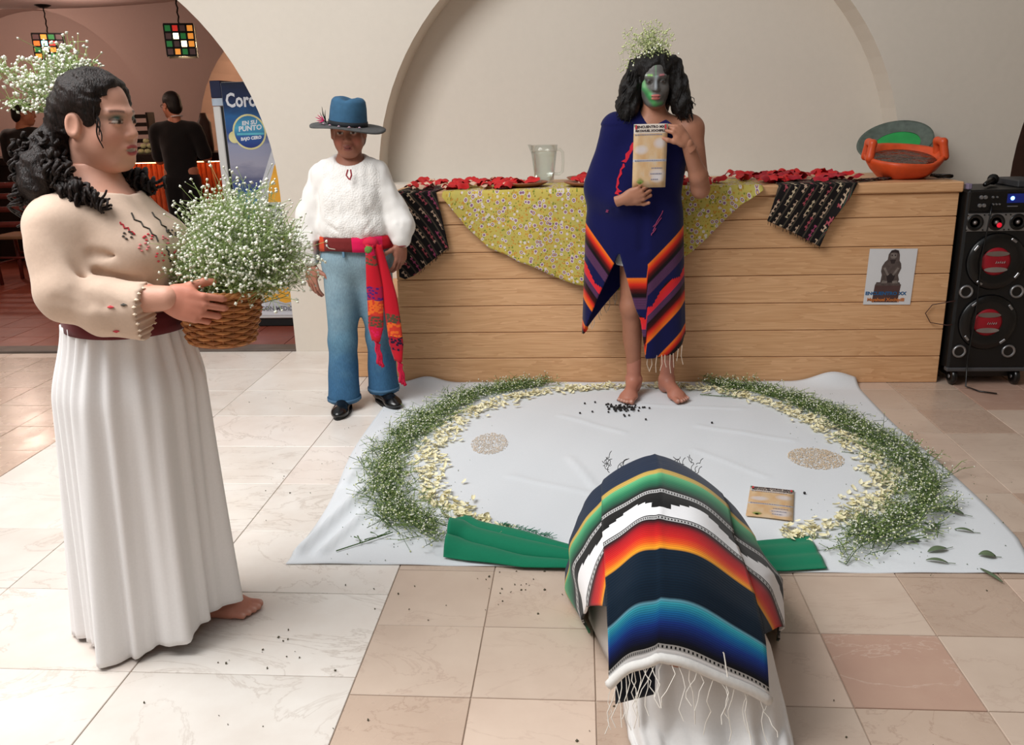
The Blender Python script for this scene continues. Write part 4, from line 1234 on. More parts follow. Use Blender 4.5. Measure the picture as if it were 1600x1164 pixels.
    for _ in range(3):                                   # soften the joins of the drape
        for ax_ in range(3):
            q_ = s.d.copy()
            for k_ in (1, 2, 3): q_ += np.roll(s.d, k_, ax_) + np.roll(s.d, -k_, ax_)
            s.d = (q_ / 7).astype(np.float32)
    s.d[:, :, -14:] = keep_
    # diagonal drape: free the bare shoulder and arm side
    n = np.array((.62, -.05, .78)); n /= np.linalg.norm(n); p = (.415, 4.28, 1.392)
    s.plane_cut(p, n)
    s.cone((.20, 4.37, 1.35), (.44, 4.37, 1.345), .066, .066, .05); s.plane_cut(p, n); s.ell((.352, 4.325, 1.455), (.066, .080, .062), .01, 'sub')
    s.cone((.30, 4.22, 1.04), (.30, 4.21, .80), .012, .02, .03, 'sub'); s.cone((.36, 4.23, .95), (.46, 4.23, 1.15), .008, .008, .02, 'sub'); s.cone((.10, 4.21, .95), (.07, 4.22, .60), .012, .016, .03, 'sub')
    s.cone((.16, 4.2, .98), (.17, 4.21, .80), .010, .010, .025, 'sub'); s.cone((.42, 4.2, .80), (.46, 4.2, .45), .008, .012, .025, 'sub')
    # shell below the chest, slit in front and slanting hems
    d0 = s.d.copy()
    shell = np.maximum(d0, -(d0 + .014)); bl = sstep(1.0 - Z, 0, .06)
    s.d = (d0 * (1 - bl) + shell * bl).astype(np.float32)
    edge_l = np.interp(Z, [.20, .325, .55, .777], [-.05, .0, .085, .185]); edge_r = np.interp(Z, [.20, .245, .44, .51, .66, .777], [.325, .322, .295, .266, .222, .188])
    front = Y < 4.35
    cut = np.maximum(edge_l - X, X - edge_r); cut = np.where((Z < .777) & front, cut, 1.0)
    s.d = np.maximum(s.d, np.maximum(-cut, -.03)).astype(np.float32) if False else np.where(front & (Z < .777), np.maximum(s.d, -cut), s.d).astype(np.float32)
    hem_f = np.interp(X, [-.05, .0, .25, .30, .33, .46, .52, .56], [.30, .325, .325, .25, .245, .252, .30, .42])
    hem_b = np.interp(X, [-.05, .0, .22, .27, .34, .5], [.30, .325, .575, .62, .33, .33])
    s.d = np.maximum(s.d, np.where(front, hem_f, hem_b) - Z).astype(np.float32)
    V, F = s.mesh()
    x, y, z = V.T
    w = np.where(x < .20, z + 1.35 * (x - .03) - .25, np.where(x < .322, z, z - .95 * (x - .33) - .07))
    w = np.where((y > 4.40) & (x < .3), z + .3, w); w = np.where(z > 1.0, .9, w)
    o = np_mesh('sarape', V, F, None, t, True, mats=[sarape_navy()])
    at = o.data.attributes.new('w', 'FLOAT', 'POINT'); at.data.foreach_set('value', np.clip((.70 - w) / .70, 0, 1).astype(np.float32))
    ua = o.data.attributes.new('u', 'FLOAT', 'POINT'); ua.data.foreach_set('value', x.astype(np.float32))
    # zig-zag motif on the chest and small woven dashes
    def on(p):
        i = np.argmin(((V - np.array(p)) ** 2).sum(1)); return Vector(V[i]) + Vector((0, -.0025, 0))
    b = MB(); mz = plain('red_motif', srgb(206, 30, 52), .85)
    def strip(pts, wd):
        q_ = [on(p) for p in pts]
        vs = []; 
        for i, p in enumerate(q_): k = wd * (1 if i % 2 else .55); vs += [p + Vector((-k, 0, k * .3)), p + Vector((k, 0, -k * .3))]
        b.add(vs, [(2 * i, 2 * i + 1, 2 * i + 3, 2 * i + 2) for i in range(len(q_) - 1)])
    strip([(.232 - .016 * i * .5 - (.004 if i % 2 else 0), 4.2, 1.315 - .0165 * i) for i in range(6)], .011)
    strip([(.190 - .003 * i + (.005 if i % 2 else 0), 4.2, 1.225 - .018 * i) for i in range(9)], .006)
    strip([(.180 - .0045 * i + (.006 if i % 2 else 0), 4.2, 1.10 - .012 * i) for i in range(4)], .012)
    b.build('zigzag_motif', mz, t, solid=.002)
    for (x0, z0, x1, z1) in ((.36, .905, .42, .985), (.355, .885, .405, .945), (.345, .865, .375, .90), (.085, .965, .11, .968), (.085, .955, .105, .957)):
        b = MB(); b.tube([on((x0 + (x1 - x0) * i / 5, 4.2, z0 + (z1 - z0) * i / 5)) for i in range(6)], .0022, 5); b.build('woven_dash', plain('pink_dash', srgb(150, 60, 100), .85) if x0 == .36 else bpy.data.materials['pink_dash'], t)
    # fringe
    mf = plain('fringe_cord', srgb(206, 188, 168), .9); rr = random.Random(9)
    for i in range(9):
        x0 = .335 + .022 * i + rr.uniform(-.006, .006); z0 = np.interp(x0, [.33, .46, .52], [.250, .256, .30]); y0 = 4.225 + .05 * max(0, (x0 - .44) / .08)
        b = MB(); L = rr.uniform(.05, .10); b.tube([(x0, y0, z0 + .01), (x0 + rr.uniform(-.006, .006), y0 - .003, z0 - L * .5), (x0 + rr.uniform(-.010, .010), y0, z0 - L)], .0019, 4); b.build('fringe_strand', mf, t)
    for i in range(9):
        x0 = .05 + .02 * i + rr.uniform(-.006, .006); z0 = np.interp(x0, [.0, .22], [.325, .575]); y0 = 4.50
        b = MB(); L = rr.uniform(.04, .10); b.tube([(x0, y0, z0 + .012), (x0 + rr.uniform(-.008, .008), y0 - .01, z0 - L * .5), (x0 + rr.uniform(-.012, .012), y0, z0 - L)], .0019, 4); b.build('fringe_strand', mf, t)
    # long wavy hair
    s = SDF((.13, 4.18, 1.36), (.57, 4.50, 1.78), .007)
    T = lambda p: Mh @ Vector(p); rot = Mh.to_3x3()
    s.ell(T((0, -.022, .050)), (.088, .100, .096), 0, rot=rot)
    s.path([(.268, 4.34, 1.64), (.240, 4.335, 1.54), (.225, 4.325, 1.46), (.215, 4.31, 1.43)], [.045, .050, .050, .03], .03)
    s.path([(.432, 4.34, 1.64), (.455, 4.335, 1.55), (.475, 4.325, 1.47), (.480, 4.31, 1.43)], [.045, .050, .048, .028], .03)
    s.ell((.35, 4.41, 1.52), (.10, .06, .12), .04)
    s.ell(T((0, .118, -.050)), (.070, .100, .140), .010, 'sub', rot=rot)
    s.disp(lambda X, Y, Z: .006 * wob(X * 1.2, Y, Z, 110, 41) + .003 * wob(X, Y, Z, 230, 42))
    V, F = s.mesh(); np_mesh('hair', V, F, M_hair_b, t, True)
    b = MB()
    for i in range(120):
        sd = -1 if i % 2 else 1
        p0 = (.35 + sd * rr.uniform(.085, .125), 4.315 + rr.uniform(-.03, .05), 1.60 + rr.uniform(-.06, .04)); p1 = (.35 + sd * rr.uniform(.11, .185), 4.30 + rr.uniform(-.03, .04), 1.41 + rr.uniform(-.03, .06))
        b.tube(curl(p0, p1, rr.uniform(.005, .011), rr.uniform(1, 2.2), 20, rr.uniform(0, 6)), [.0036 * (1 - .6 * k / 19) for k in range(20)], 4)
    b.build('hair_locks', M_hair_b, t, True, kind='stuff')
    return t, Mh

def sarape_navy():
    t = NT('navy_sarape', .9, 0, .12)
    a = t.n('ShaderNodeAttribute', attribute_name='w').outputs['Fac']; u = t.n('ShaderNodeAttribute', attribute_name='u').outputs['Fac']
    N, O, RD, K, PU, MG = srgb(17, 19, 70), srgb(240, 120, 30), srgb(216, 44, 30), srgb(20, 12, 16), srgb(98, 58, 96), srgb(150, 40, 80)
    pos = lambda w: (.70 - w) / .70
    st = [(0, N), (pos(.658), N), (pos(.655), O), (pos(.625), RD), (pos(.598), srgb(90, 20, 20)), (pos(.575), K), (pos(.560), K), (pos(.555), PU), (pos(.50), PU), (pos(.497), N), (pos(.46), K),
          (pos(.457), RD), (pos(.40), srgb(214, 40, 60)), (pos(.397), PU), (pos(.365), PU), (pos(.36), K), (pos(.325), srgb(60, 14, 14)), (pos(.30), RD), (pos(.262), O), (pos(.255), N), (pos(.135), N), (pos(.130), O), (pos(.105), RD), (pos(.08), K)]
    col = t.ramp(a, st)
    # thin lines in the purple bands, stepped edge in the red band
    ln = t.math('GREATER_THAN', t.math('SINE', t.math('MULTIPLY', a, 520.0)), .3)
    inb = lambda lo, hi: t.math('MULTIPLY', t.math('GREATER_THAN', a, pos(hi)), t.math('LESS_THAN', a, pos(lo)))
    pur = t.math('ADD', inb(.50, .556), inb(.365, .398))
    col = t.mix(t.math('MULTIPLY', pur, t.math('MULTIPLY', ln, .7)), col, K)
    stp = t.math('MULTIPLY', t.math('FLOOR', t.math('MULTIPLY', t.math('PINGPONG', u, .07), 90.0)), 1 / 90.0 * 1.1)
    zig = t.math('MULTIPLY', inb(.40, .50), t.math('LESS_THAN', a, t.math('ADD', stp, pos(.475))))
    col = t.mix(zig, col, N)
    fine = t.math('MULTIPLY', t.math('GREATER_THAN', t.math('SINE', t.math('MULTIPLY', a, 900.0)), .5), .18)
    col = t.mix(fine, col, K)
    t.color(col)
    v = t.coord('Object'); t.bump(t.math('ADD', t.noise(v, 14, 3), t.math('MULTIPLY', t.noise(v, 300, 2), .05)), .25, .01)
    t.b.inputs['Sheen Weight'].default_value = .1
    return t.m
MAN, MAN_head = man()
# ================================================================== bowed person under the striped sarape
def kneel():
    t = thing('person', 'person bowed to the floor under a striped sarape, white skirt trailing behind', 'person', (.28, 2.2, 0))
    # body: sitting on the heels, back bent forward, head down, forearms out to the sides
    s = SDF((-.10, 1.66, -.01), (.68, 2.85, .52), .012)
    s.ell((.25, 1.88, .27), (.15, .15, .15), 0)
    s.cone((.24, 1.92, .32), (.25, 2.30, .32), .12, .11, .06); s.cone((.14, 2.32, .30), (.36, 2.32, .30), .065, .065, .06)
    s.ell((.25, 2.53, .235), (.080, .095, .100), .03); s.cone((.25, 2.36, .30), (.25, 2.50, .26), .055, .05, .03)
    for sx in (-1, 1):
        s.cone((.25 + sx * .14, 2.32, .28), (.27 + sx * .22, 2.34, .07), .048, .042, .03); s.cone((.27 + sx * .22, 2.34, .06), (.27 + sx * .12, 2.56, .04), .040, .03, .03)
        s.cone((.26 + sx * .08, 1.88, .20), (.26 + sx * .10, 2.24, .09), .095, .07, .04); s.cone((.26 + sx * .10, 2.22, .055), (.26 + sx * .07, 1.80, .05), .055, .04, .03)
        s.cone((.26 + sx * .07, 1.80, .04), (.26 + sx * .06, 1.73, .03), .035, .022, .02)
    s.plane_cut((0, 0, .002), (0, 0, -1))
    V, F = s.mesh(); parts = [(V, F, lin(170, 118, 94))]
    for sx in (-1, 1):
        y_ = Vector((-sx * .2, 1, -.02)).normalized(); parts.append(hand(frame((.27 + sx * .12, 2.56, .036), y_.cross(Vector((0, 0, 1))), y_, (0, 0, 1)), (170, 118, 94), [(6, 10, 8)] * 4, side=sx * -1, res=.0045))
    V, F, C = join(parts); np_mesh('body', V, F, M_skin, t, True, C)
    # a little dark hair showing past the far hem
    b = MB(); rr = random.Random(4)
    for i in range(26):
        x0 = rr.choice((.10, .32)) + rr.uniform(-.03, .05); p = (x0, 2.62 + rr.uniform(-.02, .02), .345 + rr.uniform(-.03, .01))
        b.tube(curl(p, (x0 + rr.uniform(-.03, .03), p[1] + rr.uniform(.02, .045), p[2] + rr.uniform(.0, .02)), .004, 1, 8, rr.uniform(0, 6)), .0012, 3)
    b.build('hair', M_hair_b, t, True, kind='stuff')
    # white skirt: covers the folded legs and trails toward the viewer
    def skirt(u, v):
        # v: 0 far (under the sarape) .. 1 near hem; u across
        yy = 2.05 - .50 * v
        yc = max(1.60, yy)
        hgt = np.interp(v, [0, .25, .5, .72, .86, 1], [.30, .33, .33, .21, .07, .012])
        hw = np.interp(v, [0, .14, .30, .7, .86, 1], [.25, .215, .172, .172, .175, .160])
        cxx = np.interp(v, [0, .5, 1], [.270, .285, .310])
        a = (u - .5) * math.pi
        sx, cz = math.sin(a), math.cos(a)
        fo = .016 * math.sin(9 * a + 4 * v) * v * (1 - abs(2 * u - 1) ** 3) + .010 * math.sin(17 * a + 2) * v
        px = cxx + hw * (abs(sx) ** .8) * (1 if sx > 0 else -1) * (1 + .12 * (1 - cz) * v)
        pz = max(.006, (hgt + fo) * (max(0, cz) ** .55))
        yy2 = [2.26, 1.98, 1.80, 1.74, 1.70, 1.61]
        py = np.interp(v, [0, .25, .5, .72, .86, 1], yy2) + .06 * (1 - cz) * v + .01 * math.sin(13 * a)
        return (px, py, pz)
    b = MB(); b.grid(skirt, 70, 44)
    b.build('skirt', cloth('white_linen', srgb(226, 224, 222), .8, 300, .15, 12, .03, .008), t, True, solid=.003)
    # sarape --------------------------------------------------------------
    # back profile: (distance along y, height), from the far hem to the near hem
    VS = [0, .02, .05, .10, .153, .262, .318, .44, .588, .68, .768, .88, .963, 1]
    YS = [2.735, 2.705, 2.64, 2.447, 2.26, 2.07, 1.995, 1.888, 1.786, 1.725, 1.697, 1.690, 1.689, 1.687]
    ZS = [.20, .30, .375, .430, .473, .505, .515, .510, .490, .455, .415, .355, .305, .280]
    def smooth(arr):
        xs_ = np.linspace(0, 1, 201); y_ = np.interp(xs_, VS, arr); k = np.ones(9) / 9; yp = np.concatenate([np.full(4, y_[0]), y_, np.full(4, y_[-1])]); y2 = np.convolve(yp, k, 'valid'); y2[0] = y_[0]; y2[-1] = y_[-1]; return xs_, y2
    SY, SZ = smooth(YS), smooth(ZS)
    def panel(u, v):
        y, z = np.interp(v, *SY), np.interp(v, *SZ)
        xl = np.interp(v, [0, .1, .3, .6, 1], [.095, .060, .052, .055, .060]); xs_ = np.interp(v, [0, .15, .45, 1], [.245, .215, .180, .168]); xr = np.interp(v, [0, .1, .3, .6, .8, 1], [.385, .425, .385, .395, .410, .425])
        if u < .5: e = 1 - u / .5; x = xs_ + (xl - xs_) * e; dr = .085 * e ** 1.7 * (1 - .15 * v)
        else: e = (u - .5) / .5; x = xs_ + (xr - xs_) * e; dr = (.105 + .02 * v) * e ** 1.7
        z2 = z - dr + .004 * math.exp(-((u - .5) / .02) ** 2) + .004 * math.sin(16 * u + 5 * v) * min(1, 3 * v)
        y2 = y + .035 * e ** 2 * max(0, v - .75) * 3 * (1 if u > .5 else .3)
        return (x, y2, max(.012, z2))
    def seam(u, v):                                    # the two woven halves do not quite line up at the centre seam
        return (u, v + (.010 * (1 - v) if u > .5 else 0))
    mat = sarape_saltillo()
    b = MB(); b.grid(lambda u, v: Vector(panel(u, v)), 46, 90, uvfn=seam)
    sp = b.build('sarape', mat, t, True, solid=.006)
    # side flaps: fall from the panel's edges to the floor
    for sx in (-1, 1):
        b = MB(); v1 = .68 if sx < 0 else .72
        def flap(u, v, sx=sx, v1=v1):
            top = Vector(panel(0 if sx < 0 else 1, v * v1)); top.z -= .004; top.x -= sx * .006
            if sx < 0:
                fx = np.interp(v, [0, .15, .35, .7, 1], [.06, -.01, -.045, -.045, .015]); fy = np.interp(v, [0, .15, .35, .7, 1], [2.72, 2.62, 2.50, 2.36, 2.17])
            else:
                fx = np.interp(v, [0, .15, .35, .7, 1], [.43, .50, .56, .605, .54]); fy = np.interp(v, [0, .15, .35, .7, 1], [2.72, 2.66, 2.56, 2.40, 2.15])
            q_ = Vector((fx, fy, .010 + .03 * (1 - v) ** 2))
            p = top.lerp(q_, u); bul = math.sin(u * math.pi)
            p.x += sx * .030 * bul; p.z += .035 * bul; p.x += .007 * math.sin(15 * u + 6 * v) * u
            return p
        def fuv(u, v, sx=sx, v1=v1):
            return (.0 if sx < 0 else 1.0) + sx * u * .6, v * v1 * (.80 if sx < 0 else .86) * (1 - .62 * u) + v * v1 * (.20 if sx < 0 else .14) * (1 - u) ** 6
        b.grid(flap, 20, 60, uvfn=fuv)
        b.build('sarape_flap', mat, sp, True, solid=.006)
    # white rolled hem with loose threads
    mw = cloth('white_hem', srgb(228, 226, 222), .9)
    b = MB(); b.tube([Vector(panel(u, 1.0)) + Vector((0, -.006, -.010)) for u in np.linspace(0, 1, 40)], .012, 8); b.build('white_hem', mw, sp, True)
    mf = plain('white_thread', srgb(226, 220, 210), .9)
    for i in range(28):
        u = (i + rr.uniform(.1, .9)) / 28; p = Vector(panel(u, 1.0)) + Vector((0, -.012, -.018)); Ln = rr.uniform(.04, .12)
        b = MB(); pts = [p]
        for k in range(5): pts.append(pts[-1] + Vector((rr.uniform(-.012, .012), -.010 + rr.uniform(-.008, .004), -Ln / 5)))
        pts = [Vector((q_.x, q_.y, max(q_.z, .008))) for q_ in pts]
        b.tube(pts, .0010, 4); b.build('fringe_thread', mf, sp)
    b = MB(); p = Vector(panel(.80, .93)) + Vector((0, -.006, .010)); b.tube([p + Vector((-.03, .06, .05)), p + Vector((-.022, .03, .022)), p + Vector((-.005, .0, .004)), p + Vector((0, -.03, -.035))], .0016, 4); b.build('fringe_thread', mf, sp)
    # second, lower layer of the sarape peeping out at the near left corner
    b = MB(); b.grid(lambda u, v: (.075 + .09 * u, 1.705 - .01 * v + .0 * u, .23 - .09 * v + .03 * u), 6, 6); b.build('sarape_corner', cloth('navy_wool', srgb(14, 20, 34), .9), sp, True, solid=.006)
    return t

def sarape_saltillo():
    t = NT('striped_sarape', .9, 0, .12)
    uv = t.n('ShaderNodeSeparateXYZ'); t.l(t.coord('UV'), uv.inputs[0]); u, v = uv.outputs[0], uv.outputs[1]
    N, K, Wh = srgb(14, 38, 66), srgb(14, 15, 17), srgb(236, 236, 238)
    st = [(0, N), (.150, N), (.153, srgb(212, 174, 84)), (.170, srgb(206, 178, 92)), (.176, srgb(96, 190, 132)), (.215, srgb(34, 128, 88)), (.250, srgb(14, 62, 48)), (.262, K),
          (.440, K), (.452, srgb(78, 14, 24)), (.475, srgb(168, 16, 30)), (.520, srgb(206, 34, 30)), (.552, srgb(228, 84, 24)), (.575, srgb(240, 150, 34)), (.584, srgb(238, 160, 44)), (.588, srgb(12, 30, 46)),
          (.765, srgb(12, 30, 46)), (.768, srgb(110, 156, 176)), (.785, srgb(58, 176, 200)), (.825, srgb(26, 118, 186)), (.870, srgb(28, 62, 150)), (.915, srgb(20, 32, 88)), (.945, srgb(14, 18, 38)), (.962, K)]
    col = t.ramp(v, st)
    inb = lambda lo, hi: t.math('MULTIPLY', t.math('GREATER_THAN', v, lo), t.math('LESS_THAN', v, hi))
    # fine weft lines
    fine = t.math('GREATER_THAN', t.math('SINE', t.math('MULTIPLY', v, 640.0)), .45)
    col = t.mix(t.math('MULTIPLY', fine, .28), col, K)
    # white stepped figures on black
    um = t.math('PINGPONG', t.math('ADD', u, .5), .5)            # 0 at the seam .. .5 at the edges
    stp = t.math('DIVIDE', t.math('FLOOR', t.math('MULTIPLY', um, 16.0)), 16.0)
    lim = t.math('ADD', .318, t.math('MULTIPLY', t.math('ABSOLUTE', t.math('SUBTRACT', stp, .22)), .17))
    lo = t.math('SUBTRACT', .415, t.math('MULTIPLY', stp, .0))
    white = t.math('MULTIPLY', t.math('GREATER_THAN', v, lim), t.math('LESS_THAN', v, lo))
    key = t.math('MULTIPLY', inb(.345, .372), t.math('LESS_THAN', um, .07)); white = t.math('MULTIPLY', white, t.math('SUBTRACT', 1.0, key))
    notch = t.math('MULTIPLY', inb(.352, .380), t.math('GREATER_THAN', t.math('SINE', t.math('MULTIPLY', u, 26.0)), .82)); white = t.math('MULTIPLY', white, t.math('SUBTRACT', 1.0, t.math('MULTIPLY', notch, t.math('GREATER_THAN', um, .5))))
    col = t.mix(white, col, Wh)
    # grey cords with black dashes
    dash = t.math('GREATER_THAN', t.math('SINE', t.math('MULTIPLY', u, 330.0)), .25)
    for lo_, hi_ in ((.268, .288), (.420, .438), (.963, .984)):
        g = inb(lo_, hi_); col = t.mix(g, col, srgb(176, 176, 176))
        w = (hi_ - lo_) * .25; col = t.mix(t.math('MULTIPLY', inb(lo_ + w, hi_ - w), dash), col, K)
    col = t.mix(t.math('GREATER_THAN', v, .984), col, Wh)
    t.color(col)
    ob = t.coord('Object'); t.bump(t.math('ADD', t.math('MULTIPLY', t.noise(ob, 9, 3), .8), t.math('MULTIPLY', t.math('SINE', t.math('MULTIPLY', v, 640.0)), .03)), .3, .012)
    t.b.inputs['Sheen Weight'].default_value = .1
    return t.m
KN = kneel()
# ================================================================== cloth, flower ring and everything laid on it
# white sheet on the floor, slightly wrinkled, rumpled at its edges
def sheet_h(x, y):
    e = min(x + 1.02, 1.50 - x, y - 2.55, 4.60 - y)
    h = .0035 + .0018 * math.sin(7 * x + 3 * y) * math.sin(5 * y - 2 * x) + .0012 * math.sin(23 * x - 9 * y)
    for (ax, ay, bx, by, w, a) in ((-.98, 2.62, -.86, 3.25, .018, .030), (-.90, 2.62, -.80, 3.05, .016, .020), (-.97, 3.2, -.95, 3.9, .016, .016), (-.10, 4.05, .20, 3.80, .012, .006), (.55, 3.9, .95, 3.7, .014, .006), (.5, 3.6, .75, 3.3, .012, .005),
                                   (-.05, 3.5, .05, 3.2, .014, .006), (-.3, 3.3, .1, 3.1, .012, .005), (1.15, 2.75, 1.3, 3.05, .02, .014), (1.35, 3.0, 1.42, 3.5, .016, .010), (.3, 4.2, .8, 4.15, .012, .006)):
        dx, dy = bx - ax, by - ay; tt = max(0, min(1, ((x - ax) * dx + (y - ay) * dy) / (dx * dx + dy * dy)))
        d = math.hypot(x - ax - tt * dx, y - ay - tt * dy); h += a * math.exp(-(d / w) ** 2)
    if y > 4.44:                                     # far edge ruffled up against the counter at its two corners
        k = (y - 4.44) / .13
        h += k * k * (.055 * math.exp(-((x - 1.36) / .13) ** 2) + .035 * math.exp(-((x + .86) / .10) ** 2) + .010)
    return h
def sheet(u, v):
    x = -1.02 + 2.50 * u; y = 2.55 + 2.02 * v
    x += .03 * v * (1 - 2 * abs(u - .5)) * 0 + (.015 * math.sin(9 * v) + .02 * math.sin(4 * v + 1)) * (1 - u) ** 6 + (.02 * math.sin(6 * v) - .085 * max(0, .12 - v) * 8 * .5) * u ** 6
    y += (.008 * math.sin(8 * u)) * (1 - v) ** 6
    return (x, y, sheet_h(x, y))
b = MB(); b.grid(sheet, 150, 120)
sh = b.build('floor_sheet', cloth('white_sheet', srgb(219, 223, 227), .85, 340, .10, 7, .03, .01), None, True, solid=.002)
tag(sh, 'large wrinkled white cotton sheet spread on the marble floor in front of the counter', 'sheet')
SZ = lambda x, y: sheet_h(x, y) + .0015

# ring of baby's breath: two crescents of tangled sprays
ARC_L = [(-.23, 4.50), (-.42, 4.44), (-.60, 4.33), (-.73, 4.05), (-.83, 3.72), (-.84, 3.40), (-.77, 3.10), (-.66, 2.90), (-.50, 2.74)]
ARC_R = [(.74, 4.50), (.92, 4.42), (1.06, 4.27), (1.20, 4.03), (1.31, 3.70), (1.36, 3.40), (1.29, 3.10), (1.14, 2.88), (.88, 2.68)]
def along(arc, t):
    L_ = [0]
    for p, q_ in zip(arc[:-1], arc[1:]): L_.append(L_[-1] + math.hypot(q_[0] - p[0], q_[1] - p[1]))
    s_ = t * L_[-1]; x = np.interp(s_, L_, [p[0] for p in arc]); y = np.interp(s_, L_, [p[1] for p in arc])
    e = .01 * L_[-1]; x2 = np.interp(s_ + e, L_, [p[0] for p in arc]); y2 = np.interp(s_ + e, L_, [p[1] for p in arc]); x1 = np.interp(s_ - e, L_, [p[0] for p in arc]); y1 = np.interp(s_ - e, L_, [p[1] for p in arc])
    d = np.array((x2 - x1, y2 - y1)); d /= np.linalg.norm(d) + 1e-9
    return np.array((x, y)), d
def crescent(arc, label, seed):
    r = np.random.default_rng(seed)
    t = thing('flower_garland', label, 'garland', (arc[4][0], arc[4][1], 0))
    A, B, RR, A2, B2, R2_, P, PR, P2, PR2 = [], [], [], [], [], [], [], [], [], []
    n = 620
    for i in range(n):
        tt = r.uniform(0, 1); c, d = along(arc, tt); nrm = np.array((-d[1], d[0]))
        wd = np.interp(tt, [0, .12, .4, .8, 1], [.022, .038, .066, .080, .06])
        o = c + nrm * r.normal() * wd * .62; dirn = -d if r.random() < .75 else d
        ang = r.normal() * .45; dirn = np.array((dirn[0] * math.cos(ang) - dirn[1] * math.sin(ang), dirn[0] * math.sin(ang) + dirn[1] * math.cos(ang)))
        L_ = r.uniform(.07, .16); z0 = SZ(*o) + r.uniform(.003, .035) 
        p0 = np.array((o[0], o[1], z0)); p1 = np.array((o[0] + dirn[0] * L_, o[1] + dirn[1] * L_, SZ(*o) + r.uniform(.004, .05)))
        if p1[1] > 4.55: p1[1] = 4.55
        (A if i % 2 else A2).append(p0); (B if i % 2 else B2).append(p1); (RR if i % 2 else R2_).append(r.uniform(.0009, .0019))
        for k in range(r.integers(7, 12)):
            q_ = p0 + (p1 - p0) * r.uniform(.05, 1.0); e = q_ + r.normal(size=3) * np.array((.022, .022, .012)) + np.array((0, 0, .008)); e[2] = max(e[2], SZ(e[0], e[1]) + .003)
            if e[1] > 4.555: e[1] = 4.555
            (A if k % 3 else A2).append(q_); (B if k % 3 else B2).append(e); (RR if k % 3 else R2_).append(r.uniform(.0006, .0013))
            if r.random() < .52: (P if r.random() < .6 else P2).append(e); (PR if len(P) + len(P2) == len(PR) + len(PR2) + 1 and e is (P[-1] if P else None) else PR2).append(r.uniform(.0028, .0058))
    V, F = sticks(A, B, np.array(RR)); np_mesh('stem_tangle', V, F, M_stem, t, kind='stuff')
    V, F = sticks(A2, B2, np.array(R2_)); np_mesh('dark_stem_tangle', V, F, M_stemd, t, kind='stuff')
    V, F = octas(P, r.uniform(.0028, .0056, len(P)), .8); np_mesh('blossoms', V, F, M_bloom, t, kind='stuff')
    V, F = octas(P2, r.uniform(.0028, .0052, len(P2)), .8); np_mesh('buds', V, F, M_bloomc, t, kind='stuff')
    # stray seed-fine buds beside the crescent
    Q = []
    for i in range(420):
        c, d = along(arc, r.uniform(.15, 1)); nrm = np.array((-d[1], d[0])); o = c + nrm * r.normal() * .13; Q.append((o[0], min(o[1], 4.54), SZ(o[0], o[1]) + .002))
    V, F = octas(Q, r.uniform(.0012, .0028, len(Q)), .7); np_mesh('fallen_buds', V, F, M_stemd, t, kind='stuff')
    return t
crescent(ARC_L, "crescent of green and white baby's breath on the sheet beside the hat wearer's feet", 21)
crescent(ARC_R, "crescent of green and white baby's breath on the sheet on the loudspeaker side", 22)

# cream petals: an inner ring; the 300 nearest are single things, the rest one scatter
def petal_mesh(L_, W_, cup):
    m = MB()
    m.grid(lambda u, v: ((u - .5) * W_ * math.sin(math.pi * min(1, .12 + .88 * v) ** .8) * 1.0, (v - .5) * L_, cup * ((2 * u - 1) ** 2 + .6 * (2 * v - 1) ** 2)), 4, 4)
    me = bpy.data.meshes.new('petal'); me.from_pydata([tuple(p) for p in m.v], [], m.f); me.update()
    me.polygons.foreach_set('use_smooth', [True] * len(me.polygons)); return me
M_pet = plain('cream_petal', srgb(234, 226, 188), .7, var=.06); M_pet2 = plain('ivory_petal', srgb(238, 232, 200), .7, var=.05)
PM = []
for L_, W_, cu, m in ((.032, .019, .004, M_pet), (.026, .018, .003, M_pet2), (.036, .015, .005, M_pet), (.024, .019, .003, M_pet2)):
    me = petal_mesh(L_, W_, cu); me.materials.append(m); PM.append(me)
RING = [(-.24, 2.76), (-.40, 2.88), (-.55, 3.03), (-.63, 3.22), (-.665, 3.45), (-.65, 3.75), (-.57, 4.05), (-.40, 4.28), (-.15, 4.43), (.15, 4.48), (.55, 4.49), (.78, 4.40), (.98, 4.18), (1.13, 3.90), (1.21, 3.62), (1.23, 3.35), (1.13, 3.10), (.98, 2.94), (.82, 2.83), (.70, 2.78)]
r = np.random.default_rng(31)
spots = []
for i in range(1500):
    tt = r.uniform(0, 1); c, d = along(RING, tt); nrm = np.array((-d[1], d[0])); wd = np.interp(tt, [0, .1, .3, .42, .55, .7, .9, 1], [.03, .055, .055, .035, .032, .055, .06, .04])
    o = c + nrm * r.normal() * wd * .7
    if o[1] > 4.54 or math.hypot(o[0] - .31, o[1] - 4.33) < .16: continue
    spots.append((o[0], o[1], r.uniform(.004, .016)))
spots.sort(key=lambda p: p[1])
for i, p in enumerate(spots[:300]):
    o = bpy.data.objects.new('petal', PM[i % 4]); COL.objects.link(o)
    o.location = (p[0], p[1], SZ(p[0], p[1]) + p[2]); o.rotation_euler = (r.normal() * .35, r.normal() * .35, r.uniform(0, 6.28)); s_ = r.uniform(.8, 1.2); o.scale = (s_, s_, s_)
    tag(o, 'cream petal in the near half of the petal ring on the white sheet', 'petal', 'cream petals in the ring')
m = MB()
for i, p in enumerate(spots[300:]):
    me = PM[i % 4]; M_ = Matrix.Translation((p[0], p[1], SZ(p[0], p[1]) + p[2])) @ Matrix.Rotation(r.uniform(0, 6.28), 4, 'Z') @ Matrix.Rotation(r.normal() * .35, 4, 'X')
    m.add([M_ @ v.co for v in me.vertices], [tuple(f.vertices) for f in me.polygons], i % 2)
o = m.build('petal_scatter', [M_pet, M_pet2], None, True, kind='stuff'); tag(o, 'far half of the cream petal ring, running past the bare feet', 'petals')

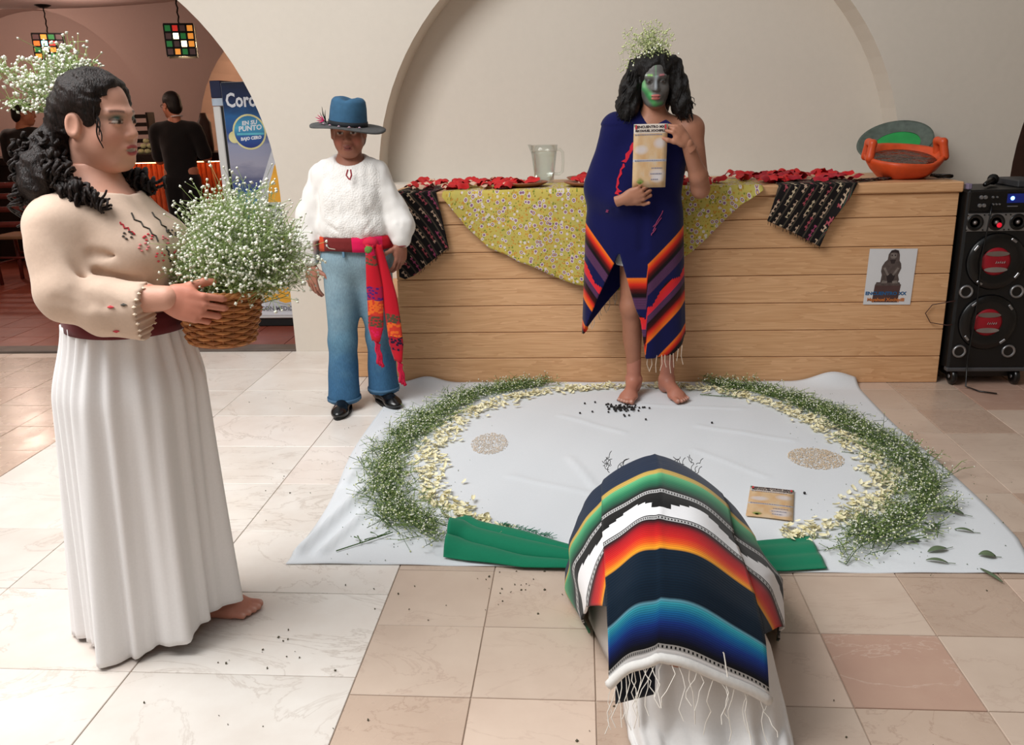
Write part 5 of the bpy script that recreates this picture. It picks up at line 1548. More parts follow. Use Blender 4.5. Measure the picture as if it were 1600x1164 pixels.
# loose leaves and twigs on the near right of the sheet
M_leaf = plain('grey_green_leaf', srgb(96, 112, 84), .75, var=.2); 
def leaf(x, y, L_, W_, az, label, nm='leaf', bend=.008):
    M_ = Matrix.Translation((x, y, SZ(x, y) + .004)) @ Matrix.Rotation(az, 4, 'Z')
    m = MB(); m.grid(lambda u, v: M_ @ Vector(((u - .5) * W_ * (math.sin(math.pi * (.06 + .92 * v)) ** .8), (v - .5) * L_, bend * (1 - (2 * v - 1) ** 2) + .3 * W_ * (2 * u - 1) ** 2 * .3)), 4, 8)
    m2 = thing(nm, label, 'leaf', (x, y, SZ(x, y)), 'loose leaves on the sheet')
    m.build('blade', M_leaf, m2, True, solid=.001)
    t_ = MB(); t_.tube([M_ @ Vector((0, -.5 * L_, .001)), M_ @ Vector((.003, -.5 * L_ - .35 * L_, .001))], .0012, 5); t_.build('stalk', M_leaf, m2)
for i, (px, py, L_, W_, az, lb) in enumerate(((1.345, 2.985, .085, .030, .9, 'long grey-green leaf lying beside the garland tip'), (1.24, 2.86, .055, .020, 2.4, 'narrow leaf lying between the garland and the long leaf'), (1.33, 2.835, .06, .016, 1.2, 'thin pointed leaf lying beyond the narrow leaf'),
        (1.125, 2.745, .06, .022, 1.6, 'oval leaf near the garland end, close to the sheet edge'), (1.19, 2.80, .035, .014, 1.7, 'tiny leaf behind the oval leaf'), (1.185, 2.69, .075, .026, 1.9, 'crinkled leaf beside the oval leaf'), (1.33, 2.655, .05, .036, 1.3, 'broad short leaf nearest the sheet corner'),
        (1.155, 2.615, .065, .018, 1.3, 'slim leaf lying closest to the sheet\'s near hem'), (1.03, 2.80, .05, .024, 1.2, 'leaf half tucked under the garland end'), (1.40, 2.52, .085, .014, .35, 'long thin leaf hanging over the sheet\'s near hem'))):
    if py > 2.54: leaf(px, py, L_, W_, az, lb)
m2 = thing('leaf', 'long thin leaf lying across the near hem of the sheet', 'leaf', (1.30, 2.535, .004), 'loose leaves on the sheet')
m = MB(); m.grid(lambda u, v: (1.275 + .03 * v + (u - .5) * .016 * math.sin(math.pi * (.1 + .85 * v)), 2.575 - .085 * v, .010 + .004 * math.sin(3 * v)), 4, 8); m.build('blade', M_leaf, m2, True, solid=.001)
def twig(pts, label, r0=.0022, nb=7, seed=1):
    rr_ = random.Random(seed); t_ = thing('twig', label, 'twig', pts[0]); b_ = MB(); b_.tube(pts, r0, 5); st_ = b_.build('stem', M_stemd, t_)
    for i in range(nb):
        k = rr_.uniform(.2, 1) * (len(pts) - 1); a_, c_ = int(k), min(int(k) + 1, len(pts) - 1); p = Vector(pts[a_]).lerp(Vector(pts[c_]), k - a_)
        q_ = p + Vector((rr_.uniform(-.04, .04), rr_.uniform(-.04, .04), rr_.uniform(0, .012))); b_ = MB(); b_.tube([p, p.lerp(q_, .5) + Vector((0, 0, .004)), q_], [r0 * .7, r0 * .5, r0 * 1.4], 4); b_.build('side_shoot', M_stemd, t_)
twig([(-.85, 2.63, .012), (-.76, 2.70, .014), (-.68, 2.77, .014)], 'bare forked twig lying at the near left corner of the sheet', seed=3, nb=10)
twig([(-.90, 3.95, .010), (-.88, 3.93, .010), (-.855, 3.935, .012), (-.84, 3.96, .012)], 'short curved twig on the sheet below the black shoes', nb=2, seed=5)
twig([(.62, 4.36, .010), (.72, 4.33, .010), (.82, 4.31, .012)], 'dark thin twig by the petals right of the bare feet', nb=4, seed=6)

# piles: grains and black beans
def pile(x, y, rx, ry, n, col, label, cat, seed, size=.0032):
    r_ = np.random.default_rng(seed); a = r_.uniform(0, 6.28, n); q_ = np.sqrt(r_.uniform(0, 1, n)); P_ = np.stack([x + rx * q_ * np.cos(a), y + ry * q_ * np.sin(a), np.zeros(n)], 1)
    P_[:, 2] = [SZ(p[0], p[1]) + .002 + .006 * (1 - qq) * r_.random() for p, qq in zip(P_, q_)]
    V, F = octas(P_, r_.uniform(size * .7, size * 1.2, n), .6); o_ = np_mesh('grain_pile', V, F, plain('grain_' + str(seed), col, .7, var=.12, scale=60), kind='stuff'); tag(o_, label, cat)
pile(-.42, 3.66, .085, .13, 900, srgb(222, 208, 192), 'thin square patch of pale grain on the sheet, on the garland side of the hat wearer', 'grain', 41)
pile(.995, 3.50, .115, .115, 1300, srgb(220, 200, 174), 'round patch of tan grain on the sheet behind the leaflet', 'grain', 42)
M_bean = plain('black_bean', srgb(20, 18, 20), .35)
bm_ = MB(); bm_.lathe([(0, -.006), (.0045, -.003), (.0055, 0), (.0045, .003), (0, .006)], (0, 0, 0), 8)
bme = bpy.data.meshes.new('bean'); bme.from_pydata([tuple(p) for p in bm_.v], [], bm_.f); bme.materials.append(M_bean); bme.polygons.foreach_set('use_smooth', [True] * len(bme.polygons))
r_ = np.random.default_rng(44)
for i in range(85):
    sp_ = .045 if i < 62 else .11
    x, y = .205 + r_.normal() * sp_ * .75, 4.135 + r_.normal() * sp_ * .7
    o = bpy.data.objects.new('black_bean', bme); COL.objects.link(o); o.location = (x, y, SZ(x, y) + .0055 + (.005 if i % 5 == 0 and i < 60 else 0)); o.rotation_euler = (1.5708, 0, r_.uniform(0, 6.28))
    tag(o, 'black bean in the small pile in front of the bare feet', 'bean', 'black beans at the feet')
for (x, y, w) in ((.62, 3.93, 'single black bean lying alone on the sheet right of the bare feet'), (.86, 3.14, 'single black bean beside the corner of the leaflet on the sheet')):
    o = bpy.data.objects.new('black_bean', bme); COL.objects.link(o); o.location = (x, y, SZ(x, y) + .0055); o.rotation_euler = (1.5708, 0, .4); tag(o, w, 'bean')

# green shawl lying under the bowed person, its ends showing on both sides
M_green = cloth('green_shawl', srgb(16, 122, 88), .85, 260, .25, 8, .06, .02)
shw = thing('green_shawl', 'emerald green cotton shawl lying across the sheet under the bowed person', 'shawl', (.16, 2.66, .01))
def shawl(u, v):
    x = -.47 + 1.26 * u
    y0 = np.interp(x, [-.47, -.38, -.20, -.04, .3, .65, .79], [2.60, 2.575, 2.535, 2.53, 2.53, 2.535, 2.555]); y1 = np.interp(x, [-.47, -.42, -.38, -.20, -.04, .3, .65, .79], [2.86, 2.90, 2.86, 2.77, 2.685, 2.66, 2.745, 2.78])
    y = y0 + (y1 - y0) * v
    k = np.interp(x, [-.47, -.3, -.04, .6, .79], [1.0, 1.0, .5, .15, .15])
    ph = 6.283 * (2.6 * v + .25 * math.sin(5 * u)); env = math.sin(math.pi * min(1, max(0, v))) ** .6
    z = sheet_h(x, y) + .010 + k * env * (.020 * (1 - math.cos(ph)) + .005 * math.sin(21 * u + 3 * v))
    y -= .024 * k * env * math.sin(ph)
    if u < .05: z += .02 * (1 - u / .05) * math.sin(math.pi * v)
    return (x, y, max(z, .010))
b = MB(); b.grid(shawl, 110, 60); b.build('shawl_cloth', M_green, shw, True, solid=.003)
b = MB(); rr = random.Random(8)
for i in range(120):
    x = -.30 + .20 * rr.random(); y = np.interp(x, [-.38, -.20, -.04], [2.86, 2.77, 2.685]); p = Vector((x, y, .022 + .01 * rr.random())); b.tube([p, p + Vector((rr.uniform(-.012, .02), rr.uniform(.012, .035), -.006))], .0011, 3)
b.build('shawl_fringe', M_green, shw, kind='stuff')

# dry crumbs fallen on the marble
r_ = np.random.default_rng(77); Q = []
for (cx_, cy_, n_, sp_) in ((-.86, 2.07, 14, .07), (-.22, 2.42, 26, .10), (-.55, 2.32, 8, .10), (.95, 1.95, 10, .25), (-1.25, 3.2, 10, .25), (-.8, 1.75, 6, .2), (1.9, 3.2, 10, .4), (-1.5, 4.2, 10, .35), (.1, 1.75, 8, .15)):
    for i in range(n_): Q.append((cx_ + r_.normal() * sp_, cy_ + r_.normal() * sp_ * .8, .0025))
V, F = octas(Q, r_.uniform(.0018, .005, len(Q)), .5); o = np_mesh('dry_crumbs', V, F, plain('dry_crumb', srgb(84, 80, 62), .8), kind='stuff'); tag(o, 'small dark dry crumbs scattered over the marble tiles', 'crumbs')
# ================================================================== basket and flowers carried by the woman
M_wick = plain('wicker', srgb(190, 128, 76), .6, var=.25, scale=60)
M_wick2 = plain('wicker_dark', srgb(162, 102, 58), .6, var=.25, scale=60)
bk = thing('wicker_basket', 'honey coloured wicker basket held by the woman in the cream blouse', 'basket', (-.905, 2.10, .895))
BC = Vector((-.905, 2.10, 0)); BT = Matrix.Translation((-.922, 2.10, .975)) @ Matrix.Rotation(R(4), 4, 'Y') @ Matrix.Translation((0, 0, -.068))
NS = 22
m = MB()
for row in range(15):
    z = .006 + row * .0088; rb = .082 + .024 * z / .13
    pts = []
    for k in range(NS * 4 + 1):
        a = 6.28318 * k / (NS * 4); pts.append(BT @ Vector(((rb + .0035 * math.cos(NS / 2 * a * 2 * .5 + math.pi * row)) * math.cos(a), (rb + .0035 * math.cos(NS / 2 * a + math.pi * row)) * math.sin(a), z)))
    m.tube(pts, .0046, 5, mi=row % 2, caps=False)
m.build('woven_wall', [M_wick, M_wick2], bk, True, kind='stuff')
for k in range(NS):
    a = 6.28318 * k / NS; m = MB(); m.tube([BT @ Vector((.081 * math.cos(a), .081 * math.sin(a), 0)), BT @ Vector((.106 * math.cos(a), .106 * math.sin(a), .135))], .0032, 5); m.build('stake', M_wick2, bk)
m = MB()
for ph in (0, 2.1, 4.2):
    m.tube([BT @ Vector(((.107 + .004 * math.cos(12 * a + ph)) * math.cos(a), (.107 + .004 * math.cos(12 * a + ph)) * math.sin(a), .138 + .004 * math.sin(12 * a + ph))) for a in np.linspace(0, 6.28318, 120)], .0045, 5, caps=False)
m.build('rim', M_wick, bk, True, kind='stuff')
m = MB(); m.lathe([(0, -.002), (.082, -.002), (.086, .004), (.082, .010), (0, .010)], n=28, M=BT); m.build('base', M_wick2, bk)

bq = thing('flower_bouquet', "big fluffy bunch of white baby's breath filling the wicker basket", 'bouquet', (-.90, 2.10, .92))
tips = []
for i in range(190):
    a = rng.uniform(0, 6.28); q_ = rng.uniform(0, 1) ** .5; rad = .168 * q_
    x = -.872 + rad * math.cos(a) * 1.05; y = 2.15 + rad * math.sin(a) * .8
    z = 1.265 - .15 * q_ ** 2 + rng.normal() * .028 - .09 * max(0, (x + .872)) - (.02 if x < -.98 else 0)
    if x < -.96 and y < 2.16: x += .06
    tips.append((x, y, z))
for i in range(130):                                   # lower fringe spilling over the rim
    a = rng.uniform(0, 6.28); tips.append((-.875 + .138 * math.cos(a) * rng.uniform(.8, 1.1), 2.13 + .12 * math.sin(a), 1.08 + rng.uniform(-.035, .09)))
spray(bq, lambda tp: (-.905 + .25 * (tp[0] + .905) + rng.normal() * .012, 2.10 + .25 * (tp[1] - 2.10) + rng.normal() * .012, .985), tips, 15, (.0026, .0062), .0011, .034, (plain('pale_stem', srgb(150, 172, 104), .7, var=.2), M_bloom))

hp = thing('flower_headpiece', "spray of white baby's breath pinned in the dark curly hair of the basket carrier", 'flowers', (-1.30, 2.17, 1.50))
tips = [(-1.285 + rng.normal() * .038, 2.18 + rng.normal() * .03, 1.585 + rng.normal() * .032) for i in range(40)] + [(-1.375 + rng.normal() * .025, 2.17 + rng.normal() * .03, 1.535 + rng.normal() * .02) for i in range(12)] + [(-1.435 + rng.normal() * .014, 2.16 + rng.normal() * .02, 1.60 + rng.normal() * .02) for i in range(6)] + [(-1.285 + rng.normal() * .02, 2.12 + rng.normal() * .02, 1.51 + rng.normal() * .03) for i in range(8)]
spray(hp, (-1.292, 2.155, 1.475), tips, 13, (.0030, .0068), .0013, .020, (bpy.data.materials['pale_stem'], M_bloom))
hp = thing('flower_headpiece', "airy tuft of baby's breath standing in the black hair above the painted face", 'flowers', (.33, 4.33, 1.69))
tips = [(.325 + rng.normal() * .045, 4.33 + rng.normal() * .03, 1.765 + rng.normal() * .028) for i in range(46)] + [(.225 + rng.normal() * .02, 4.33 + rng.normal() * .02, 1.70 + rng.normal() * .035) for i in range(9)] + [(.30 + .013 * k, 4.25 + .004 * abs(k - 3), 1.705 - .006 * abs(k - 4)) for k in range(9)]
spray(hp, (.325, 4.33, 1.685), tips, 8, (.0034, .0064), .0007, .022, (bpy.data.materials['pale_stem'], M_bloomc), ('stem_cluster', 'bud_cluster'))
P_ = [(.262 + .012 * k + rng.normal() * .006, 4.252 + rng.normal() * .006, 1.675 + .006 * k + rng.normal() * .006) for k in range(10)] + [(.452, 4.275, 1.69), (.245, 4.262, 1.645)]
V, F = octas(P_, .0065, .8); np_mesh('open_blossoms', V, F, M_bloom, hp, kind='stuff')

# ================================================================== leaflets
M_paper = None
def leaflet_mat():
    t = NT('leaflet_print', .6, 0, .3); uv = t.n('ShaderNodeSeparateXYZ'); t.l(t.coord('UV'), uv.inputs[0]); u, v = uv.outputs[0], uv.outputs[1]
    c = t.ramp(t.noise(t.coord('UV'), 3.5, 4), [(.3, srgb(198, 156, 110)), (.55, srgb(206, 176, 138)), (.75, srgb(200, 184, 164))])
    def blob(cu, cv, ru, rv):
        a = t.math('POWER', t.math('DIVIDE', t.math('SUBTRACT', u, cu), ru), 2.0); b_ = t.math('POWER', t.math('DIVIDE', t.math('SUBTRACT', v, cv), rv), 2.0)
        return t.math('SUBTRACT', 1.15, t.math('ADD', a, b_), clamp=True)
    for q_ in ((.24, .60, .22, .08), (.78, .70, .20, .09), (.74, .22, .26, .10), (.74, .14, .2, .07)): c = t.mix(t.math('MULTIPLY', blob(*q_), .75), c, srgb(204, 200, 204))
    c = t.mix(t.math('GREATER_THAN', v, .855), c, srgb(206, 194, 182)); c = t.mix(t.math('MULTIPLY', t.math('GREATER_THAN', v, .41), t.math('LESS_THAN', v, .45)), c, srgb(190, 186, 190))
    t.color(c); return t.m
M_leafp = leaflet_mat()
M_inkd = plain('dark_ink', srgb(58, 46, 52), .7); M_inkr = plain('red_ink', srgb(196, 60, 66), .7); M_inkg = plain('green_ink', srgb(96, 146, 116), .7); M_inkv = plain('grey_ink', srgb(132, 132, 150), .7); M_agave = plain('agave_ink', srgb(130, 150, 72), .7)
def leaflet(M_, w, h, label, loc):
    t = thing('leaflet', label, 'leaflet', loc)
    b_ = MB(); b_.grid(lambda u, v: M_ @ Vector(((u - .5) * w, (v - .5) * h, .0015 * math.sin(3 * u))), 6, 8); b_.build('sheet', M_leafp, t, True, solid=.0006)
    o_ = .0026; sc = h / .29
    b_ = MB(); add_text(b_, 'ENCUENTRO MX', M_ @ Matrix.Translation((0, .455 * h, o_)), .0155 * w / .155, bold=.0006, sx=1.05, depth=.0002); add_text(b_, 'MAYAHUEL XOCHIPILLI', M_ @ Matrix.Translation((0, .395 * h, o_)), .0135 * w / .155, bold=.0006, sx=.98, depth=.0002); b_.build('title', M_inkd, t)
    for sx, mm in ((-1, M_inkr), (1, M_inkr)):
        b_ = MB(); b_.box(-.004, .004, -.010 * sc, .010 * sc, 0, .0005, M=M_ @ Matrix.Translation((sx * (.5 * w - .010), .455 * h, o_))); b_.build('red_mark', mm, t)
        b_ = MB(); b_.box(-.003, .003, -.005 * sc, .005 * sc, 0, .0005, M=M_ @ Matrix.Translation((sx * (.5 * w - .004), .475 * h, o_))); b_.build('green_mark', M_inkg, t)
    rr_ = random.Random(2)
    def scrib(cx, cy, ww, n, m_, nm='small_print'):
        b_ = MB(); x = cx - ww / 2
        while x < cx + ww / 2: l_ = rr_.uniform(.003, .009); b_.box(x, min(x + l_, cx + ww / 2), cy - .0022 * sc, cy + .0022 * sc, 0, .0004, M=M_ @ Matrix.Translation((0, 0, o_))); x += l_ + .0022
        b_.build(nm, m_, t, kind='stuff')
    scrib(-.01, .335 * h, w * .8, 1, M_inkv); scrib(0, -.07 * h, w * .9, 1, M_inkv); scrib(.22 * w, -.19 * h, w * .32, 1, M_inkv); scrib(.20 * w, -.28 * h, w * .34, 1, M_inkv); scrib(.16 * w, -.37 * h, w * .22, 1, M_inkv)
    for k in range(9):
        a = R(-60 + 15 * k); L_ = .032 * sc * (1 - .25 * abs(k - 4) / 4); p0 = Vector((-.27 * w, -.44 * h, o_)); d = Vector((math.sin(a), math.cos(a), 0)); n_ = Vector((d.y, -d.x, 0)) * .0032
        b_ = MB(); vs = [p0 - n_, p0 + n_, p0 + d * L_]; b_.add([M_ @ x for x in vs], [(0, 1, 2)]); b_.build('agave_blade', M_agave, t, solid=.0004)
    return t
leaflet(frame((.321, 4.170, 1.240), (1, .02, 0), (.015, -.03, 1), (.02, -1, -.03)), .155, .288, 'tan printed leaflet held up by the person with the painted face', (.32, 4.17, 1.10))
xa = Vector((.160, -.040, 0)).normalized(); ya = Vector((.055, .28, 0)); ya = (ya - xa * ya.dot(xa)).normalized()
leaflet(frame((.712, 3.045, SZ(.712, 3.045) + .004), xa, ya, (0, 0, 1)), .165, .27, 'tan printed leaflet lying on the white sheet beside the bowed person', (.712, 3.045, .005))

# ================================================================== on the counter
CT = 1.0605                                            # worktop height
def floral():
    t = NT('yellow_floral_cotton', .85, 0, .2); uv = t.coord('UV')
    mp = t.mapping(uv, (1, 1, 1))
    vo = t.n('ShaderNodeTexVoronoi', Scale=36.0, Randomness=.75); t.l(mp, vo.inputs['Vector']); vd = vo.outputs['Distance']
    v2 = t.n('ShaderNodeTexVoronoi', Scale=84.0); t.l(mp, v2.inputs['Vector'])
    base = t.ramp(t.noise(mp, 9, 3), [(.35, srgb(198, 176, 84)), (.65, srgb(184, 172, 92))])
    base = t.mix(t.math('LESS_THAN', v2.outputs['Distance'], .38), base, t.ramp(t.noise(mp, 40, 1), [(.4, srgb(120, 132, 52)), (.55, srgb(196, 140, 58))]))
    base = t.mix(t.math('LESS_THAN', vd, .40), base, srgb(212, 200, 190)); base = t.mix(t.math('LESS_THAN', vd, .28), base, srgb(140, 100, 132)); base = t.mix(t.math('LESS_THAN', vd, .13), base, srgb(220, 190, 90))
    t.color(base); t.bump(t.noise(t.coord('Object'), 12, 4), .25, .01); return t.m
tc = thing('yellow_tablecloth', 'yellow cotton cloth with small purple flowers hanging over the counter front', 'tablecloth', (.1, 4.56, CT))
LB = [(-.72, 1.04), (-.66, .955), (-.60, .874), (-.486, .775), (-.40, .735), (-.334, .685), (-.214, .648), (-.129, .612), (-.03, .565), (.06, .540), (.2, .545), (.36, .60), (.50, .69), (.577, .737), (.66, .80), (.736, .884), (.82, .98), (.92, 1.045)]
def tcl(u, v):
    x = -.72 + 1.64 * u; zb = np.interp(x, [p[0] for p in LB], [p[1] for p in LB])
    fo = .014 * (1 + math.sin(26 * u + 1)) * .5 + .022 * (1 + math.sin(11 * u + 2.2)) * .5 + .006 * (1 + math.sin(47 * u)) * .5; zb += .008 * math.sin(31 * u)
    lay = .30                                        # part lying on the worktop
    if v < lay: k = v / lay; return (x, 4.98 - (4.98 - 4.562) * k + .01 * math.sin(20 * u), CT + .003 + .0025 * math.sin(17 * u + 4 * k) ** 2)
    k = (v - lay) / (1 - lay); z = CT + .003 - (CT + .003 - zb) * k
    return (x, 4.561 - .006 * min(1, k * 8) - fo * min(1, k * 3) * (.35 + .65 * k), z)
b = MB(); b.grid(tcl, 110, 44, uvfn=lambda u, v: (u * 1.64, tcl(u, v)[2] - tcl(u, v)[1])); b.build('cloth', floral(), tc, True, solid=.002)

def andean(name, ang, seed):
    t = NT(name, .85, 0, .2); uv = t.mapping(t.coord('UV'), (1, 1, 1), (0, 0, ang)); sp_ = t.n('ShaderNodeSeparateXYZ'); t.l(uv, sp_.inputs[0]); x, y = sp_.outputs[0], sp_.outputs[1]
    K = srgb(20, 15, 16); f = t.math('FRACT', t.math('MULTIPLY', x, 25.0))
    col = t.ramp(f, [(0, K), (.44, K), (.46, srgb(74, 96, 78)), (.49, K), (.53, srgb(120, 60, 60)), (.56, K), (.6, srgb(74, 92, 74)), (.63, K)], 'CONSTANT')
    # rows of small stepped figures in rose and cream
    cell = t.math('FLOOR', t.math('MULTIPLY', y, 40.0)); row = t.math('FLOOR', t.math('MULTIPLY', x, 25.0))
    cb = t.n('ShaderNodeCombineXYZ'); t.l(cell, cb.inputs[0]); t.l(row, cb.inputs[1]); wn = t.n('ShaderNodeTexWhiteNoise'); t.l(cb.outputs[0], wn.inputs['Vector'])
    fx = t.math('FRACT', t.math('MULTIPLY', f, 10.0)); fy = t.math('FRACT', t.math('MULTIPLY', y, 120.0))
    fig = t.math('MULTIPLY', t.math('MULTIPLY', t.math('GREATER_THAN', f, .04), t.math('LESS_THAN', f, .40)), t.math('GREATER_THAN', t.math('ADD', t.math('GREATER_THAN', t.math('FRACT', t.math('MULTIPLY', y, 40.0)), .62), t.math('MULTIPLY', t.math('LESS_THAN', t.math('ABSOLUTE', t.math('SUBTRACT', f, t.math('ADD', .08, t.math('MULTIPLY', wn.outputs['Value'], .28)))), .05), 1.0)), .5))
    fig = t.math('MULTIPLY', fig, t.math('GREATER_THAN', t.math('FRACT', t.math('ADD', t.math('MULTIPLY', y, 7.0), t.math('MULTIPLY', row, .37))), .30))
    hue = t.ramp(t.math('FRACT', t.math('ADD', t.math('MULTIPLY', row, .31), t.math('MULTIPLY', t.math('FLOOR', t.math('MULTIPLY', y, 8.0)), .43))), [(0, srgb(176, 150, 128)), (.4, srgb(150, 70, 78)), (.7, srgb(186, 168, 140)), (.85, srgb(140, 60, 90))], 'CONSTANT')
    t.color(t.mix(fig, col, hue)); t.bump(t.noise(t.coord('Object'), 14, 3), .2, .008); return t.m
def woven(name, label, top, bot, yback, ang):
    t = thing(name, label, 'cloth', (top[0][0], 4.56, CT))
    n = len(bot)
    def fn(u, v):
        tx = top[0][0] + (top[1][0] - top[0][0]) * u; k = u * (n - 1); i = min(int(k), n - 2); f = k - i; bx = bot[i][0] * (1 - f) + bot[i + 1][0] * f; bz = bot[i][1] * (1 - f) + bot[i + 1][1] * f
        if v < .25: q_ = v / .25; return (tx + .02 * (1 - q_), yback - (yback - 4.562) * q_, CT + .006)
        q_ = (v - .25) / .75; return (tx + (bx - tx) * q_, 4.559 - .012 - .010 * q_ - .008 * math.sin(5 * u + 3 * q_), CT + .004 + (bz - CT - .004) * q_)
    b_ = MB(); b_.grid(fn, 30, 34, uvfn=lambda u, v: (fn(u, v)[0], fn(u, v)[2] - fn(u, v)[1] + 4.56)); b_.build('cloth', andean(name + '_' + str(int(top[0][0] * 100)), ang, 1), t, True, solid=.003)
    b_ = MB(); rr_ = random.Random(6)
    for i in range(46):
        u = .45 + .55 * rr_.random() if ang < 0 else rr_.random() * .6; p = Vector(fn(u, 1.0)); b_.tube([p, p + Vector((rr_.uniform(-.004, .004), -.001, -rr_.uniform(.008, .018)))], .0012, 3)
    b_.build('fringe', M_bean, t, kind='stuff')
    return t
woven('woven_cloth', 'black Andean-patterned cloth hanging from the counter beside the person in the hat', ((-.975,), (-.757,)), [(-.975, .62), (-.945, .605), (-.895, .625), (-.80, .70), (-.700, .775), (-.757 + .03, .93)], 4.86, -.62)
woven('woven_cloth', 'black Andean-patterned cloth hanging from the counter below the orange bowl', ((1.0,), (1.392,)), [(.951, .885), (1.06, .835), (1.15, .79), (1.225, .748), (1.262, .86), (1.35, .99)], 4.80, .52)
b = MB(); b.grid(lambda u, v: (1.36 + .28 * u, 4.60 + .06 * v + .16 * u, CT + .004 + .010 * math.sin(8 * u + 5 * v) ** 2), 12, 6); o = b.build('cloth_corner', bpy.data.materials['woven_cloth_100'], [x for x in bpy.data.objects if x.name == 'woven_cloth.001'][0], True, solid=.003)

# red folded petals along the back of the worktop
M_rp = plain('red_petal', srgb(196, 26, 30), .6, var=.15); M_rp2 = plain('crimson_petal', srgb(168, 22, 40), .6, var=.15); M_cp = plain('pale_petal', srgb(222, 186, 160), .7, var=.1)
def rp_mesh(L_, W_, H_, mt):
    m_ = MB(); m_.grid(lambda u, v: ((v - .5) * L_, (u - .5) * W_, .004 + H_ * (1 - (2 * u - 1) ** 2) * (.7 + .3 * math.sin(3 * v)) + .004 * math.sin(7 * v)), 5, 5)
    me = bpy.data.meshes.new('red_petal'); me.from_pydata([tuple(p) for p in m_.v], [], m_.f); me.materials.append(mt); me.polygons.foreach_set('use_smooth', [True] * len(me.polygons)); return me
RP = [rp_mesh(.085, .05, .020, M_rp), rp_mesh(.065, .045, .024, M_rp), rp_mesh(.075, .05, .018, M_rp2), rp_mesh(.05, .035, .016, M_cp)]
rr = random.Random(12)
def scatter(n, x0, x1, y0, y1, label, kinds, group, cat='petal', z=CT + .008):
    for i in range(n):
        k = rr.choice(kinds); nm = 'red_petal' if k < 3 else 'pale_petal'
        o_ = bpy.data.objects.new(nm, RP[k]); COL.objects.link(o_)
        o_.location = (rr.uniform(x0, x1), rr.uniform(y0, y1), z + rr.uniform(0, .012)); o_.rotation_euler = (rr.uniform(-.3, .3), rr.uniform(-.3, .3), rr.uniform(0, 6.28))
        tag(o_, label if k < 3 else label.replace('red petal', 'pale petal'), cat, group)
scatter(34, -.93, -.76, 4.61, 5.10, 'red petal strewn on the counter above the black cloth beside the hat wearer', (0, 1, 0, 2, 3, 3), 'petals above the near-pier black cloth')
scatter(62, -.72, -.36, 4.60, 5.05, 'red petal strewn on the yellow tablecloth between the hat wearer and the glass pitcher', (0, 1, 0, 1, 3, 3), 'petals on the yellow cloth')
scatter(16, .50, .76, 4.60, 4.95, 'red petal on the yellow tablecloth on the orange bowl side of the painted person', (0, 1, 3), 'petals by the bare elbow')
scatter(78, .84, 1.42, 4.62, 5.12, 'red petal in the long strip on the counter leading to the orange bowl', (2, 2, 0, 1), 'petals toward the orange bowl')
# clay plates
M_clay = plain('brown_clay', srgb(150, 92, 66), .45, var=.12); M_slice = plain('white_slice', srgb(222, 204, 190), .6)
def plate(x, y, z, r0, label, kinds, n):
    t = thing('clay_plate', label, 'plate', (x, y, z)); m_ = MB(); m_.lathe([(0, .002), (r0 * .6, .002), (r0 * .92, .018), (r0, .026), (r0 * .98, .029), (r0 * .9, .022), (r0 * .58, .007), (0, .007)], (x, y, z), 36); m_.build('dish', M_clay, t, True)
    return t
plate(-.30, 4.74, CT + .004, .125, 'brown clay plate with red petals in front of the glass pitcher', 0, 0)
plate(.055, 4.70, CT + .004, .145, 'brown clay plate nearer the counter edge, behind the navy sarape', 0, 0)
plate(.06, 5.00, CT + .004, .140, 'brown clay plate farther back on the counter, behind the navy sarape', 0, 0)
scatter(12, -.37, -.23, 4.69, 4.80, 'red petal lying in the clay plate in front of the pitcher', (0, 1, 3), 'petals in the pitcher plate', z=CT + .018)
scatter(9, -.03, .10, 4.65, 4.76, 'red petal lying in the clay plate nearer the counter edge', (0, 1, 3), 'petals in the front plate', z=CT + .018)
scatter(9, .0, .13, 4.95, 5.05, 'red petal lying in the clay plate farther back on the counter', (0, 1, 3), 'petals in the back plate', z=CT + .018)
# glass pitcher with water
g = NT('clear_glass', .02, 0, .5); g.color((.9, .93, .92, 1))
tr_ = g.n('ShaderNodeBsdfTransparent', Color=(.95, .97, .96, 1)); gl_ = g.n('ShaderNodeBsdfGlossy', Roughness=.03); lw_ = g.n('ShaderNodeLayerWeight', Blend=.18); mx_ = g.n('ShaderNodeMixShader')
g.l(lw_.outputs['Facing'], mx_.inputs[0]); g.l(tr_.outputs[0], mx_.inputs[1]); g.l(gl_.outputs[0], mx_.inputs[2]); g.l(mx_.outputs[0], g.t.nodes['Material Output'].inputs['Surface'])
wt = NT('water', .01, 0, .5); wt.color((.94, .96, .95, 1)); wt.b.inputs['Transmission Weight'].default_value = 1.0; wt.b.inputs['IOR'].default_value = 1.33
pc = thing('glass_pitcher', 'clear glass pitcher of water standing on the yellow tablecloth before the niche', 'pitcher', (-.206, 5.02, CT))
px, py, pz = -.206, 5.02, CT + .004
m = MB(); m.lathe([(0, 0), (.050, 0), (.054, .006), (.060, .06), (.072, .16), (.078, .207), (.0755, .207), (.0695, .16), (.0575, .06), (.051, .014), (0, .012)], (px, py, pz), 40); 
for i, p in enumerate(m.v):                              # pouring lip
    if p[2] > pz + .19 and p[0] < px - .05 and abs(p[1] - py) < .03: m.v[i] = (p[0] - .014 * (1 - abs(p[1] - py) / .03), p[1], p[2] + .004)
m.build('jug_body', g.m, pc, True)
m = MB(); m.lathe([(0, .0125), (.0505, .0145), (.057, .06), (.069, .16), (.0705, .172), (0, .172)], (px, py, pz), 40); m.build('water', wt.m, pc, True)
